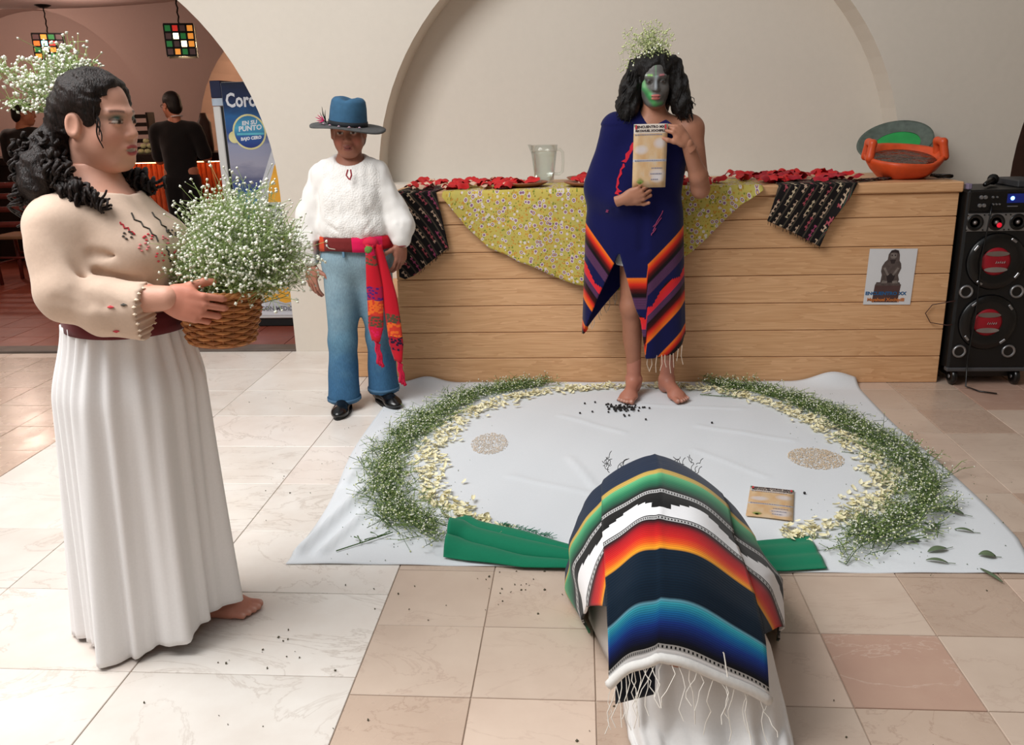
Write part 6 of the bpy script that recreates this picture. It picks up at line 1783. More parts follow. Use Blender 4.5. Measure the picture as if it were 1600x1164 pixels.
m = MB(); m.tube([(px + .072, py, pz + .180), (px + .090, py, pz + .182), (px + .106, py, pz + .165), (px + .108, py, pz + .11), (px + .104, py, pz + .06), (px + .085, py, pz + .045), (px + .057, py, pz + .048)], .008, 10); m.build('handle', g.m, pc, True)

# orange clay cooking bowl with dark sauce, lid-like platter leaning behind
M_or = plain('orange_glaze', srgb(206, 78, 36), .4, var=.15, scale=18, bump=.3, bscale=14, bdist=.01)
bw = thing('clay_bowl', 'orange glazed clay bowl of dark sauce with two lug handles on the counter', 'bowl', (1.70, 4.84, CT))
m = MB(); bx, by, bz = 1.705, 4.84, CT
prof = [(0, 0), (.105, 0), (.125, .012), (.165, .055), (.195, .105), (.200, .122), (.192, .130), (.176, .124), (.160, .095), (.13, .055), (.09, .04), (0, .036)]
m.lathe(prof, (bx, by, bz), 40, sy=.92)
for i, p in enumerate(m.v):
    a = math.atan2(p[1] - by, p[0] - bx); rd = math.hypot(p[0] - bx, p[1] - by); m.v[i] = (p[0] + .006 * math.cos(5 * a) * rd / .2, p[1] + .004 * math.sin(7 * a) * rd / .2, p[2] + (.005 * math.sin(3 * a + 1) * (rd / .2) ** 2 + .27 * (p[1] - by)) * min(1, max(0, (p[2] - bz) / .08)))
m.build('bowl', M_or, bw, True)
ms = NT('dark_sauce', .12, 0, .6); ms.color(ms.ramp(ms.noise(ms.coord('Object'), 14, 3), [(.35, srgb(30, 16, 12)), (.7, srgb(70, 40, 30))])); ms.bump(ms.noise(ms.coord('Object'), 22, 3), .8, .02)
m = MB(); m.grid(lambda u, v: (bx + .158 * v * math.cos(6.2832 * u), by + .145 * v * math.sin(6.2832 * u), bz + .104 + .27 * .145 * v * math.sin(6.2832 * u) + .006 * (1 - v)), 40, 8, closed_u=True); m.build('sauce', ms.m, bw, True)
for sx in (-1, 1):
    s = SDF((bx - .25, by - .10, bz + .05), (bx + .25, by + .10, bz + .24), .007)
    s.path([(bx + sx * .190, by - .045, bz + .11), (bx + sx * .178, by - .038, bz + .185), (bx + sx * .176, by + .038, bz + .188), (bx + sx * .186, by + .045, bz + .115)], [.022, .020, .020, .022], .01)
    V, F = s.mesh(); np_mesh('lug_handle', V, F, M_or, bw, True)
pl = thing('painted_platter', 'grey platter with a green centre leaning against the wall behind the orange bowl', 'platter', (1.77, 5.16, CT))
Mp = frame((1.765, 5.175, 1.222), Vector((.93, .0, .25)).normalized(), Vector((-.16, .80, .55)).normalized(), Vector((-.20, -.57, .80)).normalized())
m = MB(); m.lathe([(0, -.004), (.13, -.004), (.195, .016), (.205, .022), (.203, .028), (.190, .022), (.128, .004), (0, .004)], n=48, M=Mp @ Matrix.Diagonal((1.0, .80, 1, 1))); m.build('platter_rim', plain('grey_green_glaze', srgb(86, 96, 88), .4, var=.2, scale=30), pl, True)
m = MB(); m.lathe([(0, .006), (.120, .006), (.128, .0055)], n=40, M=Mp @ Matrix.Translation((.01, -.01, 0)) @ Matrix.Diagonal((1.0, .78, 1, 1))); m.build('green_centre', plain('green_glaze', srgb(34, 150, 74), .45, var=.12), pl, True)
cb_ = thing('coiled_cable', 'thin black cable coiled on the counter end beside the orange bowl', 'cable', (1.84, 4.72, CT))
m = MB(); pts = []
for i in range(90):
    a = i * .28; pts.append((1.86 + (.045 + .012 * math.sin(i * .9)) * math.cos(a), 4.72 + (.035 + .01 * math.sin(i * .6)) * math.sin(a), CT + .006 + .02 * abs(math.sin(i * .13)) ))
m.tube(pts, .0035, 5); m.build('cable', M_bean, cb_, True)

# ================================================================== poster on the counter front
po = thing('paper_poster', 'white paper poster of a seated stone figure taped to the counter planks', 'poster', (1.605, 4.580, .43))
Mq = frame((1.605, 4.5815, .579), Vector((1, 0, -.012)).normalized(), Vector((.03, 0, 1)).normalized(), (0, -1, 0))
m = MB(); m.box(-.120, .120, -.147, .147, 0, .0008, M=Mq); m.build('sheet', plain('white_paper', srgb(214, 214, 216), .6, var=.02), po)
M_st1 = plain('stone_print', srgb(84, 72, 68), .7, var=.25, scale=60); M_st2 = plain('stone_print_dark', srgb(44, 34, 34), .7, var=.2); M_st3 = plain('stone_print_light', srgb(122, 112, 106), .7, var=.2, scale=60); M_st4 = plain('plinth_print', srgb(80, 56, 54), .7, var=.15)
def flat(name, pts, z, mt): m_ = MB(); m_.poly(pts, .0003, M=Mq @ Matrix.Translation((0, 0, z))); m_.build(name, mt, po)
flat('plinth', [(-.078, -.135), (.052, -.135), (.060, -.040), (-.072, -.040)], .0010, M_st4)
flat('plinth_top', [(-.072, -.046), (.060, -.046), (.050, -.028), (-.066, -.028)], .0012, M_st1)
flat('figure', [(-.048, -.035), (.040, -.035), (.046, -.015), (.038, .01), (.050, .045), (.046, .07), (.036, .085), (.034, .115), (.026, .138), (.008, .143), (-.010, .138), (-.022, .118), (-.024, .09), (-.036, .078), (-.048, .055), (-.050, .03), (-.044, .01), (-.046, -.015)], .0014, M_st1)
flat('headdress', [(-.020, .115), (-.010, .137), (.008, .142), (.025, .136), (.030, .115), (.024, .125), (.006, .130), (-.012, .126)], .0017, M_st2)
flat('face', [(-.012, .104), (-.010, .124), (.018, .124), (.020, .104), (.012, .096), (-.004, .096)], .0018, M_st3)
flat('chest_shadow', [(-.012, .09), (.018, .09), (.012, .07), (-.004, .07)], .0018, M_st2); flat('lap_shadow', [(-.012, -.030), (.014, -.030), (.024, .005), (.0, .02), (-.02, .005)], .0018, M_st2)
for sx in (-1, 1):
    flat('eye', [(.004 + sx * .008 + .004 * math.cos(a), .113 + .004 * math.sin(a)) for a in [i * .7854 for i in range(8)]], .0021, M_st2)
    flat('forearm', [(sx * .040, .045), (sx * .030, .05), (sx * .008, .012), (sx * .016, .006)], .0020, M_st3); flat('foot', [(sx * .042, -.034), (sx * .014, -.034), (sx * .012, -.022), (sx * .036, -.018)], .0020, M_st3)
m = MB(); add_text(m, 'ENCUENTRO XX', Mq @ Matrix.Translation((-.012, -.088, .0022)), .024, bold=.0010, sx=1.12, depth=.0002); m.build('title', plain('blue_ink', srgb(38, 92, 140), .6), po)
m = MB(); add_text(m, 'Mayahuel Xochipilli', Mq @ Matrix.Translation((-.008, -.121, .0022)), .0235, bold=.0009, sx=1.03, depth=.0002); m.build('subtitle', plain('orange_ink', srgb(198, 116, 56), .6), po)

# ================================================================== loudspeaker on wheels
sk = thing('loudspeaker', 'tall black loudspeaker trolley with two red woofers at the end of the counter', 'loudspeaker', (2.12, 4.70, 0))
M_bk = plain('black_cabinet', srgb(14, 14, 15), .45, var=.1); M_bk2 = plain('black_plastic', srgb(9, 9, 10), .3, var=.1, spec=.5); M_sil = plain('silver', srgb(150, 150, 152), .35, .8, var=.08); M_red = plain('red_cone', srgb(150, 18, 34), .45, var=.1); M_grl = plain('grey_cone', srgb(150, 140, 136), .4, .5)
SX0, SX1, SY = 1.925, 2.325, 4.53
m = MB(); m.bbox(SX0, SX1, SY, SY + .36, .085, 1.02, .012); m.build('cabinet', M_bk, sk)
m = MB(); m.bbox(SX0 + .006, SX1 - .006, SY - .008, SY + .004, .915, 1.012, .003); cp = m.build('control_panel', M_bk2, sk)
for i, (x, z, rr_) in enumerate(((1.985, .985, .010), (2.005, .985, .010), (1.982, .945, .010), (2.002, .945, .010), (2.04, .985, .006), (2.06, .985, .005), (2.045, .95, .005), (2.06, .95, .005), (2.075, .95, .005))):
    m = MB(); m.lathe([(0, .010), (rr_ * .8, .010), (rr_, .006), (rr_, 0)], n=14, M=frame((x, SY - .008, z), (1, 0, 0), (0, 0, 1), (0, -1, 0))); m.build('knob', M_sil, cp)
m = MB(); m.bbox(2.11, 2.20, SY - .011, SY - .008, .955, 1.0, .001); m.build('display', emit('blue_display', (.004, .010, .10, 1), .6), cp)
m = MB(); m.lathe([(0, .006), (.008, .004), (.010, 0)], n=12, M=frame((2.135, SY - .011, .978), (1, 0, 0), (0, 0, 1), (0, -1, 0))); m.build('blue_lamp', emit('blue_led', (.10, .25, 1.0, 1), 9), cp)
m = MB(); m.bbox(2.115, 2.165, SY - .010, SY - .008, .936, .941, .0005); m.build('slot', M_sil, cp)
m = MB(); m.bbox(SX0 + .010, SX1 - .010, SY - .006, SY + .002, .815, .905, .002); tp_ = m.build('tweeter_plate', M_sil, sk)
for i, x in enumerate((1.972, 2.075, 2.178, 2.275)):
    Mx = frame((x, SY - .006, .860), (1, 0, 0), (0, 0, 1), (0, -1, 0))
    m = MB(); m.lathe([(0, -.004), (.010, .004), (.016, -.004), (.030, .003), (.037, .006), (.041, .002), (.041, 0)], n=24, M=Mx); tw = m.build('tweeter', M_bk2, tp_, True)
    m = MB(); m.lathe([(0, .012), (.008, .008), (.011, .0)], n=14, M=Mx @ Matrix.Translation((0, 0, -.002))); m.build('dome', M_grl, tw, True)
    if i == 1: m = MB(); m.lathe([(0, .006), (.010, .004), (.013, 0)], n=12, M=Mx @ Matrix.Translation((.014, -.014, .004))); m.build('red_glow', emit('red_led', (.7, .01, .03, 1), .6), tw)
    for sx in (-1, 1):
        for sz in (-1, 1): m = MB(); m.lathe([(0, .004), (.004, .003), (.004, 0)], n=8, M=Mx @ Matrix.Translation((sx * .040, sz * .037, 0))); m.build('screw', M_bk2, tp_)
for (x, z) in ((2.098, .662), (2.098, .345)):
    Mx = frame((x, SY - .002, z), (1, 0, 0), (0, 0, 1), (0, -1, 0))
    m = MB(); m.lathe([(.078, .006), (.105, .016), (.140, .010), (.146, 0), (.078, 0)], n=40, M=Mx); wf = m.build('woofer', M_bk2, sk, True)
    m = MB(); m.lathe([(0, .014), (.035, .013), (.062, .010), (.076, .004)], n=36, M=Mx); m.build('cone', M_red, wf, True)
    for sz, mt in ((1, plain('taupe_band', srgb(110, 96, 88), .4)), (-1, M_grl)):
        m_ = MB(); pts = [(.058 * math.cos(a), sz * .040 + sz * .014 * math.sin(a) * (1 if math.sin(a) > 0 else .9)) for a in [k * .3927 for k in range(16)]]; m_.poly(pts, .0012, M=Mx @ Matrix.Translation((0, 0, .0135))); m_.build('cone_band', mt, wf)
    for k in range(5):
        m_ = MB(); x0 = -.005 + .010 * k; m_.tube([Mx @ Vector((x0, -.008, .0165)), Mx @ Vector((x0 + .004, .004 - .002 * (k % 2), .0165)), Mx @ Vector((x0 + .006, -.006, .0165))], .0012, 4); m_.build('logo_stroke', M_grl, wf)
    for k in range(4):
        a = .7854 + 1.5708 * k + (.2 if z > .5 else -.1); m_ = MB(); m_.bbox(-.006, .006, -.016, .016, 0, .006, .002, M=Mx @ Matrix.Translation((.128 * math.cos(a), .128 * math.sin(a), .012)) @ Matrix.Rotation(a, 4, 'Z')); m_.build('chrome_clip', M_sil, wf)
for (x, z) in ((1.972, .508), (2.222, .506), (1.975, .190), (2.222, .190)):
    Mx = frame((x, SY - .002, z), (1, 0, 0), (0, 0, 1), (0, -1, 0)); m = MB(); m.lathe([(.024, .002), (.028, .012), (.034, .008), (.036, 0)], n=24, M=Mx); pr = m.build('port_ring', M_sil, sk, True)
    m = MB(); m.lathe([(0, -.0), (.024, .003)], n=20, M=Mx); m.build('port', M_bk2, pr)
m = MB(); m.bbox(SX0 - .004, SX1 + .004, SY - .010, SY + .03, .080, .100, .004); m.build('bottom_trim', plain('grey_trim', srgb(70, 70, 72), .5), sk)
m = MB(); m.bbox(SX0 + .03, SX1 - .03, SY + .05, SY + .32, .035, .084, .004); m.build('undercarriage', M_bk2, sk)
for (x, y) in ((1.968, 4.56), (2.285, 4.56), (1.968, 4.84), (2.285, 4.84)):
    Mx = frame((x, y, .045), (0, 1, 0), (0, 0, 1), (1, 0, 0)); m = MB(); m.lathe([(0, -.016), (.030, -.016), (.043, -.012), (.045, 0), (.043, .012), (.030, .016), (0, .016)], n=24, M=Mx); wh = m.build('wheel', M_bk2, sk, True)
    m = MB(); m.lathe([(0, -.020), (.010, -.019), (.012, -.016)], n=10, M=Mx); m.build('axle_cap', M_sil, wh)
m = MB(); m.bbox(1.927, 1.950, 4.55, 4.59, 1.021, 1.05, .004); m.build('corner_strap', plain('lilac_tape', srgb(120, 108, 130), .7), sk)
m = MB(); m.tube([(2.04, SY - .012, .95), (2.03, SY - .03, .90), (2.02, SY - .02, .70), (2.025, SY - .025, .40), (2.015, SY - .02, .15), (2.01, SY - .05, .012), (2.05, SY - .12, .008), (2.12, SY - .16, .008)], .004, 6); m.build('signal_cable', M_bk2, sk, True)
m = MB(); m.tube([(1.925, SY - .004, .46), (1.90, SY + .0, .455), (1.83, 4.572, .43), (1.80, 4.572, .385), (1.83, 4.572, .335), (1.90, SY + .0, .33), (1.925, SY - .004, .335)], .0025, 6); m.build('loose_wire', plain('brown_wire', srgb(60, 30, 24), .5), sk, True)
mk = thing('microphone', 'black handheld microphone lying on top of the loudspeaker', 'microphone', (2.08, 4.68, 1.02))
a0, a1 = Vector((2.03, 4.60, 1.040)), Vector((2.115, 4.72, 1.052))
m = MB(); m.tube([a0, a0.lerp(a1, .7), a1], [.011, .015, .018], 12); m.build('grip', M_bk2, mk, True)
m = MB(); d = (a1 - a0).normalized(); m.tube([a1 + d * t_ for t_ in (-.002, .008, .02, .034, .044, .05)], [.018, .025, .028, .026, .018, .006], 14); m.build('mesh_head', plain('mesh_black', srgb(22, 22, 22), .5, .4, bump=.5, bscale=300), mk, True)
bx2 = thing('equipment_case', 'low grey case lying on top of the loudspeaker behind the microphone', 'case', (2.28, 4.78, 1.022))
m = MB(); m.bbox(2.20, 2.33, 4.62, 4.88, 1.021, 1.055, .004); m.build('grey_base', plain('grey_base', srgb(60, 60, 62), .5), bx2)
# ================================================================== behind the left arch
# drinks refrigerator, its printed side toward the patio
FY = 5.985
fg = thing('drinks_refrigerator', 'tall beer refrigerator with blue printed side panel behind the arch', 'refrigerator', (-2.2, 6.3, 0))
M_fw = plain('white_enamel', srgb(206, 206, 204), .4, var=.03); M_blk = plain('black_rubber', srgb(14, 14, 15), .6)
m = MB(); m.bbox(-2.43, -1.72, FY + .004, FY + .66, .06, 1.700, .006); m.build('body', M_fw, fg)
m = MB(); m.bbox(-2.505, -2.452, FY + .01, FY + .65, .08, 1.545, .006); m.build('door', M_fw, fg)
m = MB(); m.box(-2.452, -2.430, FY + .02, FY + .64, .08, 1.545); m.build('gasket', M_blk, fg)
m = MB(); m.bbox(-2.505, -2.43, FY + .004, FY + .65, 1.60, 1.712, .004); m.build('header', plain('navy_header', srgb(22, 30, 62), .4), fg)
m = MB(); m.bbox(-2.505, -2.43, FY + .006, FY + .65, 1.548, 1.598, .003); m.build('header_edge', plain('pale_header', srgb(170, 184, 200), .4), fg)
m = MB(); m.bbox(-2.48, -1.74, FY + .02, FY + .64, 0.0, .058, .004); m.build('plinth', M_blk, fg)
m = MB(); m.lathe([(0, .035), (.16, .028), (.26, .0)], (-2.15, FY + .3, 1.700), 24); m.build('top_cover', plain('grey_cover', srgb(110, 104, 100), .6), fg, True)
t = NT('beach_print', .35, 0, .4); sp_ = t.n('ShaderNodeSeparateXYZ'); t.l(t.coord('Object'), sp_.inputs[0]); z = sp_.outputs[2]
nz = t.noise(t.mapping(t.coord('Object'), (1.5, 1, 5)), 3.0, 5, .6)
zz = t.math('ADD', t.math('DIVIDE', z, 1.75), t.math('MULTIPLY', t.math('SUBTRACT', nz, .5), .10))
t.color(t.ramp(zz, [(.10, srgb(214, 216, 222)), (.26, srgb(200, 204, 214)), (.40, srgb(58, 150, 184)), (.52, srgb(44, 118, 176)), (.565, srgb(40, 68, 132)), (.60, srgb(94, 98, 126)), (.66, srgb(150, 150, 168)), (.73, srgb(140, 146, 172)), (.77, srgb(44, 72, 130)), (.84, srgb(38, 92, 146)), (.90, srgb(22, 40, 78)), (.98, srgb(18, 28, 50))]))
m = MB(); m.box(-2.425, -1.725, FY, FY + .0035, .085, 1.698); m.build('printed_panel', t.m, fg)
Mf = lambda x, z, d=.001: frame((x, FY - d, z), (1, 0, 0), (0, 0, 1), (0, -1, 0))
M_lw = plain('silver_print', srgb(214, 218, 226), .4, var=.04); M_gold = plain('gold_print', srgb(190, 150, 70), .45); M_amb = plain('amber_print', srgb(226, 166, 58), .45, var=.12, scale=8); M_ink = plain('black_print', srgb(24, 22, 24), .5)
m = MB(); add_text(m, 'Corona', Mf(-2.405, 1.578), .128, bold=.0035, sx=.76, align='LEFT', depth=.0004); m.build('lettering', M_lw, fg)
m = MB(); m.poly([(-.09, -.03), (-.10, .02), (-.06, .035), (-.03, .05), (0, .055), (.03, .05), (.06, .035), (.10, .02), (.09, -.03)], .0005, M=Mf(-2.165, 1.652) @ Matrix.Scale(.72, 4)); m.build('crown_emblem', M_gold, fg)
m = MB(); m.poly([(.118 * math.cos(a), .118 * math.sin(a)) for a in np.linspace(0, 6.283, 33)[:-1]], .0006, M=Mf(-2.262, 1.372)); m.poly([(.04 * math.cos(a), .04 * math.sin(a)) for a in np.linspace(0, 6.283, 17)[:-1]], .0005, M=Mf(-2.372, 1.340)); m.build('badge_border', plain('pale_yellow_print', srgb(210, 204, 150), .4), fg, kind='stuff')
t = NT('badge_print', .4); sp_ = t.n('ShaderNodeSeparateXYZ'); t.l(t.coord('Object'), sp_.inputs[0]); t.color(t.ramp(t.math('SUBTRACT', sp_.outputs[2], .9), [(.36, srgb(30, 44, 116)), (.44, srgb(40, 84, 150)), (.50, srgb(72, 160, 190)), (.58, srgb(42, 110, 160))]))
m = MB(); m.poly([(.106 * math.cos(a), .106 * math.sin(a)) for a in np.linspace(0, 6.283, 33)[:-1]], .0008, M=Mf(-2.262, 1.372, .0014)); m.build('badge', t.m, fg)
for s_, dz, sz, sx_ in (('EN SU', .060, .036, 1.1), ('PUNTO', .024, .046, 1.05), ('BAJO CERO', -.042, .028, 1.0)):
    m = MB(); add_text(m, s_, Mf(-2.255, 1.372 + dz, .0028) @ Matrix.Rotation(R(4), 4, 'Z'), sz, bold=.0016, shear=.15, sx=sx_, depth=.0003); m.build('badge_lettering', M_lw, fg)
m = MB(); m.box(-.09, .10, -.008, .006, 0, .0006, M=Mf(-2.26, 1.360, .0028)); m.build('badge_stripe', plain('teal_print', srgb(90, 176, 196), .4), fg)
# bottle picture
m = MB(); m.poly([(-.33, -.62), (-.34, .05), (-.30, .20), (-.24, .34), (-.17, .50), (-.12, .62), (-.11, .72), (.13, .72), (.15, .62), (.20, .50), (.22, .34), (.22, .10), (.22, -.62)], .0006, M=Mf(-1.955, .735, .0012)); m.build('bottle_print', plain('frost_print', srgb(196, 198, 204), .4, var=.08, scale=30), fg)
m = MB(); m.poly([(-.23, .16), (-.21, .27), (-.16, .40), (-.10, .52), (.14, .52), (.20, .36), (.21, .16)], .0005, M=Mf(-1.955, .735, .0022)); m.build('amber_area', M_amb, fg)
m = MB(); m.poly([(-.32, -.44), (-.32, -.32), (.22, -.32), (.22, -.44)], .0005, M=Mf(-1.955, .735, .0022)); m.build('label_band', M_ink, fg)
m = MB(); m.poly([(-.33, -.55), (-.26, -.53), (-.18, -.56), (-.08, -.54), (.02, -.56), (.22, -.54), (.22, -.445), (-.33, -.445)], .0005, M=Mf(-1.955, .735, .0022)); m.build('amber_foot', M_amb, fg)
m = MB(); m.poly([(-.31, -.315), (-.31, -.08), (.21, -.08), (.21, -.315)], .0005, M=Mf(-1.955, .735, .0021)); m.build('amber_middle', M_amb, fg)
for s_, x, z, sz, mt in (('Corona', -2.225, .828, .125, M_ink), ('Extra', -2.165, .745, .075, M_ink), ('LA CERVEZA', -2.245, .392, .034, M_lw), ('MEXICO, D.F.', -2.225, .342, .042, M_lw), ('CON MEDIDA', -2.32, .135, .045, plain('grey_print', srgb(110, 112, 118), .5))):
    m = MB(); add_text(m, s_, Mf(x, z, .0034), sz, bold=.001, sx=.95, align='LEFT', depth=.0003); m.build('lettering', mt, fg)

# coloured-glass pendant lamps
M_iron = plain('black_iron', srgb(16, 12, 11), .5, .5)
GC = {'a': emit('glass_amber', (1.0, .36, .05, 1), .5), 'r': emit('glass_red', (.75, .03, .02, 1), .4), 'g': emit('glass_green', (.02, .22, .05, 1), .25), 'w': emit('glass_lit', (1.0, .78, .42, 1), 9), 'c': emit('glass_cyan', (.35, .9, .95, 1), 3.0), 'd': emit('glass_dark', (.10, .05, .05, 1), .1), 'o': emit('glass_orange', (1.0, .18, .03, 1), .6)}
def lamp(x, y, z0, z1, wd, ceil, rows, label, power, rot):
    t = thing('pendant_lamp', label, 'lamp', (x, y, z0)); h = wd / 2; H_ = z1 - z0; n = 4; MR = Matrix.Translation((x, y, 0)) @ Matrix.Rotation(rot, 4, 'Z')
    for sx in (-1, 1):
        for sy in (-1, 1): m = MB(); m.bbox(sx * h - .005, sx * h + .005, sy * h - .005, sy * h + .005, z0, z1, .001, M=MR); m.build('corner_bar', M_iron, t)
    m = MB(); m.bbox(-h, h, -h, h, z1 - .004, z1 + .004, .001, M=MR); m.build('top_plate', M_iron, t)
    for f in range(4):
        Mx = MR @ Matrix.Rotation(f * math.pi / 2, 4, 'Z')
        for k in range(n + 1):
            zz = z0 + H_ * k / n; m = MB(); m.box(-h, h, -h - .003, -h + .003, zz - .007, zz + .007, M=Mx); m.build('frame_bar', M_iron, t)
            if 0 < k < n: xx = -h + wd * k / n; m = MB(); m.box(xx - .007, xx + .007, -h - .003, -h + .003, z0, z1, M=Mx); m.build('frame_bar', M_iron, t)
        for i in range(n):
            for j in range(n):
                xx = -h + wd * (i + .5) / n; zz = z1 - H_ * (j + .5) / n; q_ = wd / n * .40
                m = MB(); m.box(xx - q_, xx + q_, -h - .002, -h + .002, zz - q_, zz + q_, M=Mx); m.build('glass_pane', GC[rows[j][(i + f) % n]], t)
    m = MB(); zz = z1
    pts = []
    for k in range(int((ceil - z1) / .03) + 1): pts.append((x + .004 * (-1) ** k, y, min(ceil, z1 + .03 * k)))
    m.tube(pts, .006, 5); m.build('chain', M_iron, t)
    m = MB(); m.lathe([(0, -.03), (.03, -.028), (.075, -.006), (.08, 0), (0, 0)], (x, y, ceil), 20); m.build('canopy', M_iron, t, True)
    d = bpy.data.lights.new('lamp_bulb', 'POINT'); d.energy = power; d.color = (1.0, .70, .40); d.shadow_soft_size = .03; o_ = bpy.data.objects.new('lamp_bulb', d); COL.objects.link(o_); o_.location = (x, y, z0 - .03)
lamp(-2.935, 6.6, 1.915, 2.128, .20, 2.715, ['grda', 'dwga', 'gdwa', 'dagd'], 'pendant lamp of coloured glass squares hanging near the arch curve', 5, R(20))
lamp(-4.79, 8.0, 2.02, 2.235, .245, 2.49, ['dagd', 'ocrd', 'gwad', 'adgd'], 'pendant lamp of coloured glass squares hanging above the basket carrier\'s head', 5, R(27))

# bar with glowing ribbed front
br = thing('bar_counter', 'dark bar with a ribbed front glowing orange under its top', 'bar', (-4.9, 9.4, 0))
M_dw = plain('dark_wood', srgb(26, 16, 14), .35, var=.2)
m = MB(); m.bbox(-7.6, -3.05, 9.02, 9.62, 1.05, 1.135, .006); m.build('bar_top', M_dw, br)
m = MB(); m.box(-7.5, -3.1, 9.28, 9.60, .0, 1.05); m.build('bar_body', M_dw, br)
M_rib = plain('copper_rib', srgb(198, 92, 52), .4, .3, var=.1)
for i in range(44):
    x = -5.60 + .055 * i; m = MB(); m.grid(lambda u, v: (x - .026 + .052 * u, 9.278 - .022 * math.sin(math.pi * u), .12 + .93 * v), 6, 1); m.build('front_rib', M_rib, br, True)
m = MB(); m.box(-5.6, -3.15, 9.10, 9.13, 1.038, 1.049); m.build('light_strip', emit('warm_strip', (1.0, .42, .16, 1), 12), br)
# things on the bar
rk = thing('drinks_rack', 'black slatted rack on the far bar beside the man in glasses', 'rack', (-4.82, 9.40, 1.135))
for k in range(5): m = MB(); m.bbox(-5.06, -4.66, 9.38, 9.52, 1.16 + .085 * k, 1.20 + .085 * k, .004); m.build('slat', M_dw, rk)
for x in (-5.06, -4.66): m = MB(); m.bbox(x - .012, x + .012, 9.37, 9.53, 1.135, 1.56, .003); m.build('upright', M_dw, rk)
M_lime = plain('pale_lime', srgb(190, 190, 140), .5, var=.15)
for i, (dx, dz) in enumerate(((0, 0), (.07, 0), (.14, 0), (.035, .055), (.105, .055), (.07, .105))):
    s = thing('napkin_bundle', ('folded pale napkin, %s of the small heap on the bar' % ('first in the bottom row', 'middle of the bottom row', 'last in the bottom row', 'lower in the second row', 'upper in the second row', 'topmost')[i]), 'napkin', (-4.68 + dx, 9.18, 1.135 + dz)); m = MB(); m.lathe([(0, 0), (.026, .004), (.034, .024), (.026, .045), (0, .05)], (-4.68 + dx, 9.18, 1.1365 + dz), 10, sx=1.0, sy=.8); m.build('fold', M_lime, s, True)
bt = thing('bottle_holder', 'tall dark cylinder standing on the bar beside the refrigerator', 'bottle', (-3.98, 9.25, 1.135)); m = MB(); m.lathe([(0, 0), (.07, 0), (.075, .05), (.072, .30), (.045, .35), (.03, .40), (0, .40)], (-3.98, 9.25, 1.136), 18); m.build('vessel', plain('dark_taupe', srgb(70, 52, 46), .5), bt, True)

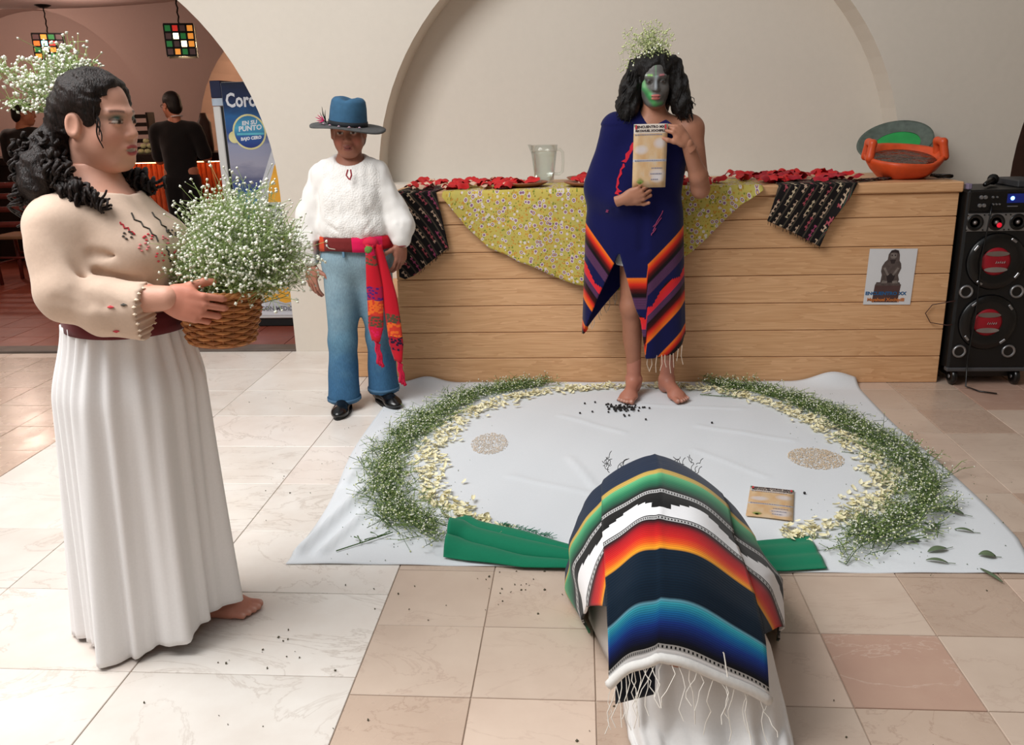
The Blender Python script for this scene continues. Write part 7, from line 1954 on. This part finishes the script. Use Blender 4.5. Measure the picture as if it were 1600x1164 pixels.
# two people at the bar
def barman(x, y, h, face, arms, label, col, glasses=False):
    t = thing('person', label, 'person', (x, y, 0)); sc = h / 1.72
    fd = Vector((face[0], face[1], 0)).normalized()
    Mh = face_frame((x + fd.x * .02, y + fd.y * .02, h - .118), fd, .12)
    parts = [head(Mh, (170, 112, 88), .007, 1.0)]
    s = SDF((x - .5, y - .4, -.01), (x + .5, y + .4, 1.5 * sc), .018)
    s.cone((x, y, 1.30 * sc), (x, y, .98 * sc), .14, .13, .05, flat=(1, .72)); s.cone((x - .16, y, 1.38 * sc), (x + .16, y, 1.38 * sc), .06, .06, .06); s.cone((x, y, 1.5 * sc), (x, y, 1.38 * sc), .05, .07, .04)
    for sx in (-1, 1):
        s.cone((x + sx * .09, y, .95 * sc), (x + sx * .10, y + .02, .08), .09, .05, .05); s.cone((x + sx * .10, y - .02, .04), (x + sx * .10, y + .14, .03), .04, .035, .03)
        sh_ = (x + sx * .20, y, 1.36 * sc); el, wr = [(x + a[0], y + a[1], a[2]) for a in arms[0 if sx < 0 else 1]]
        s.path([sh_, el, wr], [.055, .045, .035], .03)
    s.plane_cut((0, 0, .002), (0, 0, -1)); V, F = s.mesh(); parts.append((V, F, lin(170, 112, 88)))
    for sx in (-1, 1):
        el, wr = [Vector((x + a[0], y + a[1], a[2])) for a in arms[0 if sx < 0 else 1]]; yv = (wr - el).normalized(); zv = Vector((0, .1, 1)); zv = (zv - yv * zv.dot(yv)).normalized(); parts.append(hand(frame(wr, yv.cross(zv), yv, zv), (170, 112, 88), [(30, 35, 25)] * 4, side=-sx, res=.007))
    V, F, C = join(parts); np_mesh('body', V, F, M_skin, t, True, C)
    s = SDF((x - .5, y - .4, .75), (x + .5, y + .4, 1.52 * sc), .015)
    s.cone((x, y, 1.28 * sc), (x, y, .90 * sc), .175, .165, .05, flat=(1, .72)); s.cone((x - .17, y, 1.37 * sc), (x + .17, y, 1.37 * sc), .078, .078, .06)
    for sx in (-1, 1):
        sh_ = Vector((x + sx * .205, y, 1.35 * sc)); el, wr = [Vector((x + a[0], y + a[1], a[2])) for a in arms[0 if sx < 0 else 1]]; s.cone(sh_, sh_.lerp(el, .85), .075, .072, .03)
    s.disp(lambda X, Y, Z: .004 * wob(X, Y, Z, 40, 7)); V, F = s.mesh(); np_mesh('shirt', V, F, cloth('black_shirt_' + str(int(-x * 10)), col, .9), t, True)
    s = SDF((x - .3, y - .25, .03), (x + .3, y + .25, 1.0), .016)
    s.ell((x, y, .90), (.175, .125, .10), 0)
    for sx in (-1, 1): s.cone((x + sx * .09, y, .86), (x + sx * .10, y + .02, .08), .105, .075, .04)
    V, F = s.mesh(); np_mesh('trousers', V, F, cloth('black_trousers_' + str(int(-x * 10)), srgb(14, 13, 14), .9), t, True)
    s = SDF(tuple(np.array(Mh.translation) - .16), tuple(np.array(Mh.translation) + .16), .009); rot = Mh.to_3x3()
    s.ell(Mh @ Vector((0, -.02, .045)), (.083, .10, .088), 0, rot=rot); s.ell(Mh @ Vector((0, -.055, -.03)), (.076, .06, .075), .03, rot=rot); s.ell(Mh @ Vector((0, .125, -.06)), (.085, .11, .15), .01, 'sub', rot=rot)
    V, F = s.mesh(); np_mesh('hair', V, F, M_hair_b, t, True)
    if glasses:
        for sx in (-1, 1): m = MB(); m.tube([Mh @ Vector((sx * .034 + .020 * math.cos(a), .102, .003 + .016 * math.sin(a))) for a in np.linspace(0, 6.283, 14)], .002, 4); m.tube([Mh @ Vector((sx * .054, .10, .005)), Mh @ Vector((sx * .080, .02, .005))], .002, 4); m.build('spectacle_frame', M_iron, t, kind='stuff')
        m = MB(); m.tube([Mh @ Vector((.06 * math.sin(a), -.045 - .055 * math.cos(a), -.118)) for a in np.linspace(-1.6, 1.6, 12)], .006, 5); m.build('white_collar', plain('white_collar', srgb(200, 200, 200), .7), t)
    return t
barman(-4.09, 8.80, 1.735, (-.85, .5), (((-.25, .08, 1.08), (-.20, .28, 1.12)), ((.26, .06, 1.09), (.16, .24, 1.13))), 'man in glasses and black shirt standing at the bar with his back turned', srgb(16, 15, 16), True)
barman(-5.66, 8.75, 1.70, (.8, .45), (((-.24, .05, 1.10), (-.05, .24, 1.12)), ((.24, .05, 1.10), (.10, .26, 1.12))), 'person in a dark checked shirt at the bar behind the curly-haired woman', srgb(24, 21, 22))

# ladder-back chair at the edge
M_cw = plain('red_brown_wood', srgb(92, 36, 30), .4, var=.2, scale=14)
ch = thing('ladderback_chair', 'dark red wooden ladder-back chair in the hall at the left picture edge', 'chair', (-5.33, 7.9, 0))
cx0, cx1, cyb, cyf = -5.54, -5.13, 7.72, 8.10
for x in (cx0, cx1):
    m = MB(); m.tube([(x, cyb + .06, .0), (x, cyb + .03, .45), (x, cyb - .03, .98)], [.018, .020, .016], 8); m.build('back_post', M_cw, ch, True)
    m = MB(); m.tube([(x, cyf, 0), (x, cyf, .45)], .019, 8); m.build('front_leg', M_cw, ch, True)
    m = MB(); m.tube([(x, cyb + .05, .20), (x, cyf, .20)], .011, 6); m.build('stretcher', M_cw, ch, True)
for zc in (.58, .72, .84, .94):
    m = MB(); m.grid(lambda u, v: (cx0 + (cx1 - cx0) * u, cyb + .02 - .06 * (zc - .45) / .53 - .025 * math.sin(math.pi * u) + .0, zc - .025 + .05 * v), 10, 2); m.build('ladder_rail', M_cw, ch, True, solid=.014)
m = MB(); m.bbox(cx0 - .01, cx1 + .01, cyb + .01, cyf + .02, .435, .465, .008); m.build('seat', plain('rush_seat', srgb(120, 84, 56), .8), ch)
for y in (cyb + .05, cyf): m = MB(); m.tube([(cx0, y, .26), (cx1, y, .26)], .011, 6); m.build('stretcher', M_cw, ch, True)
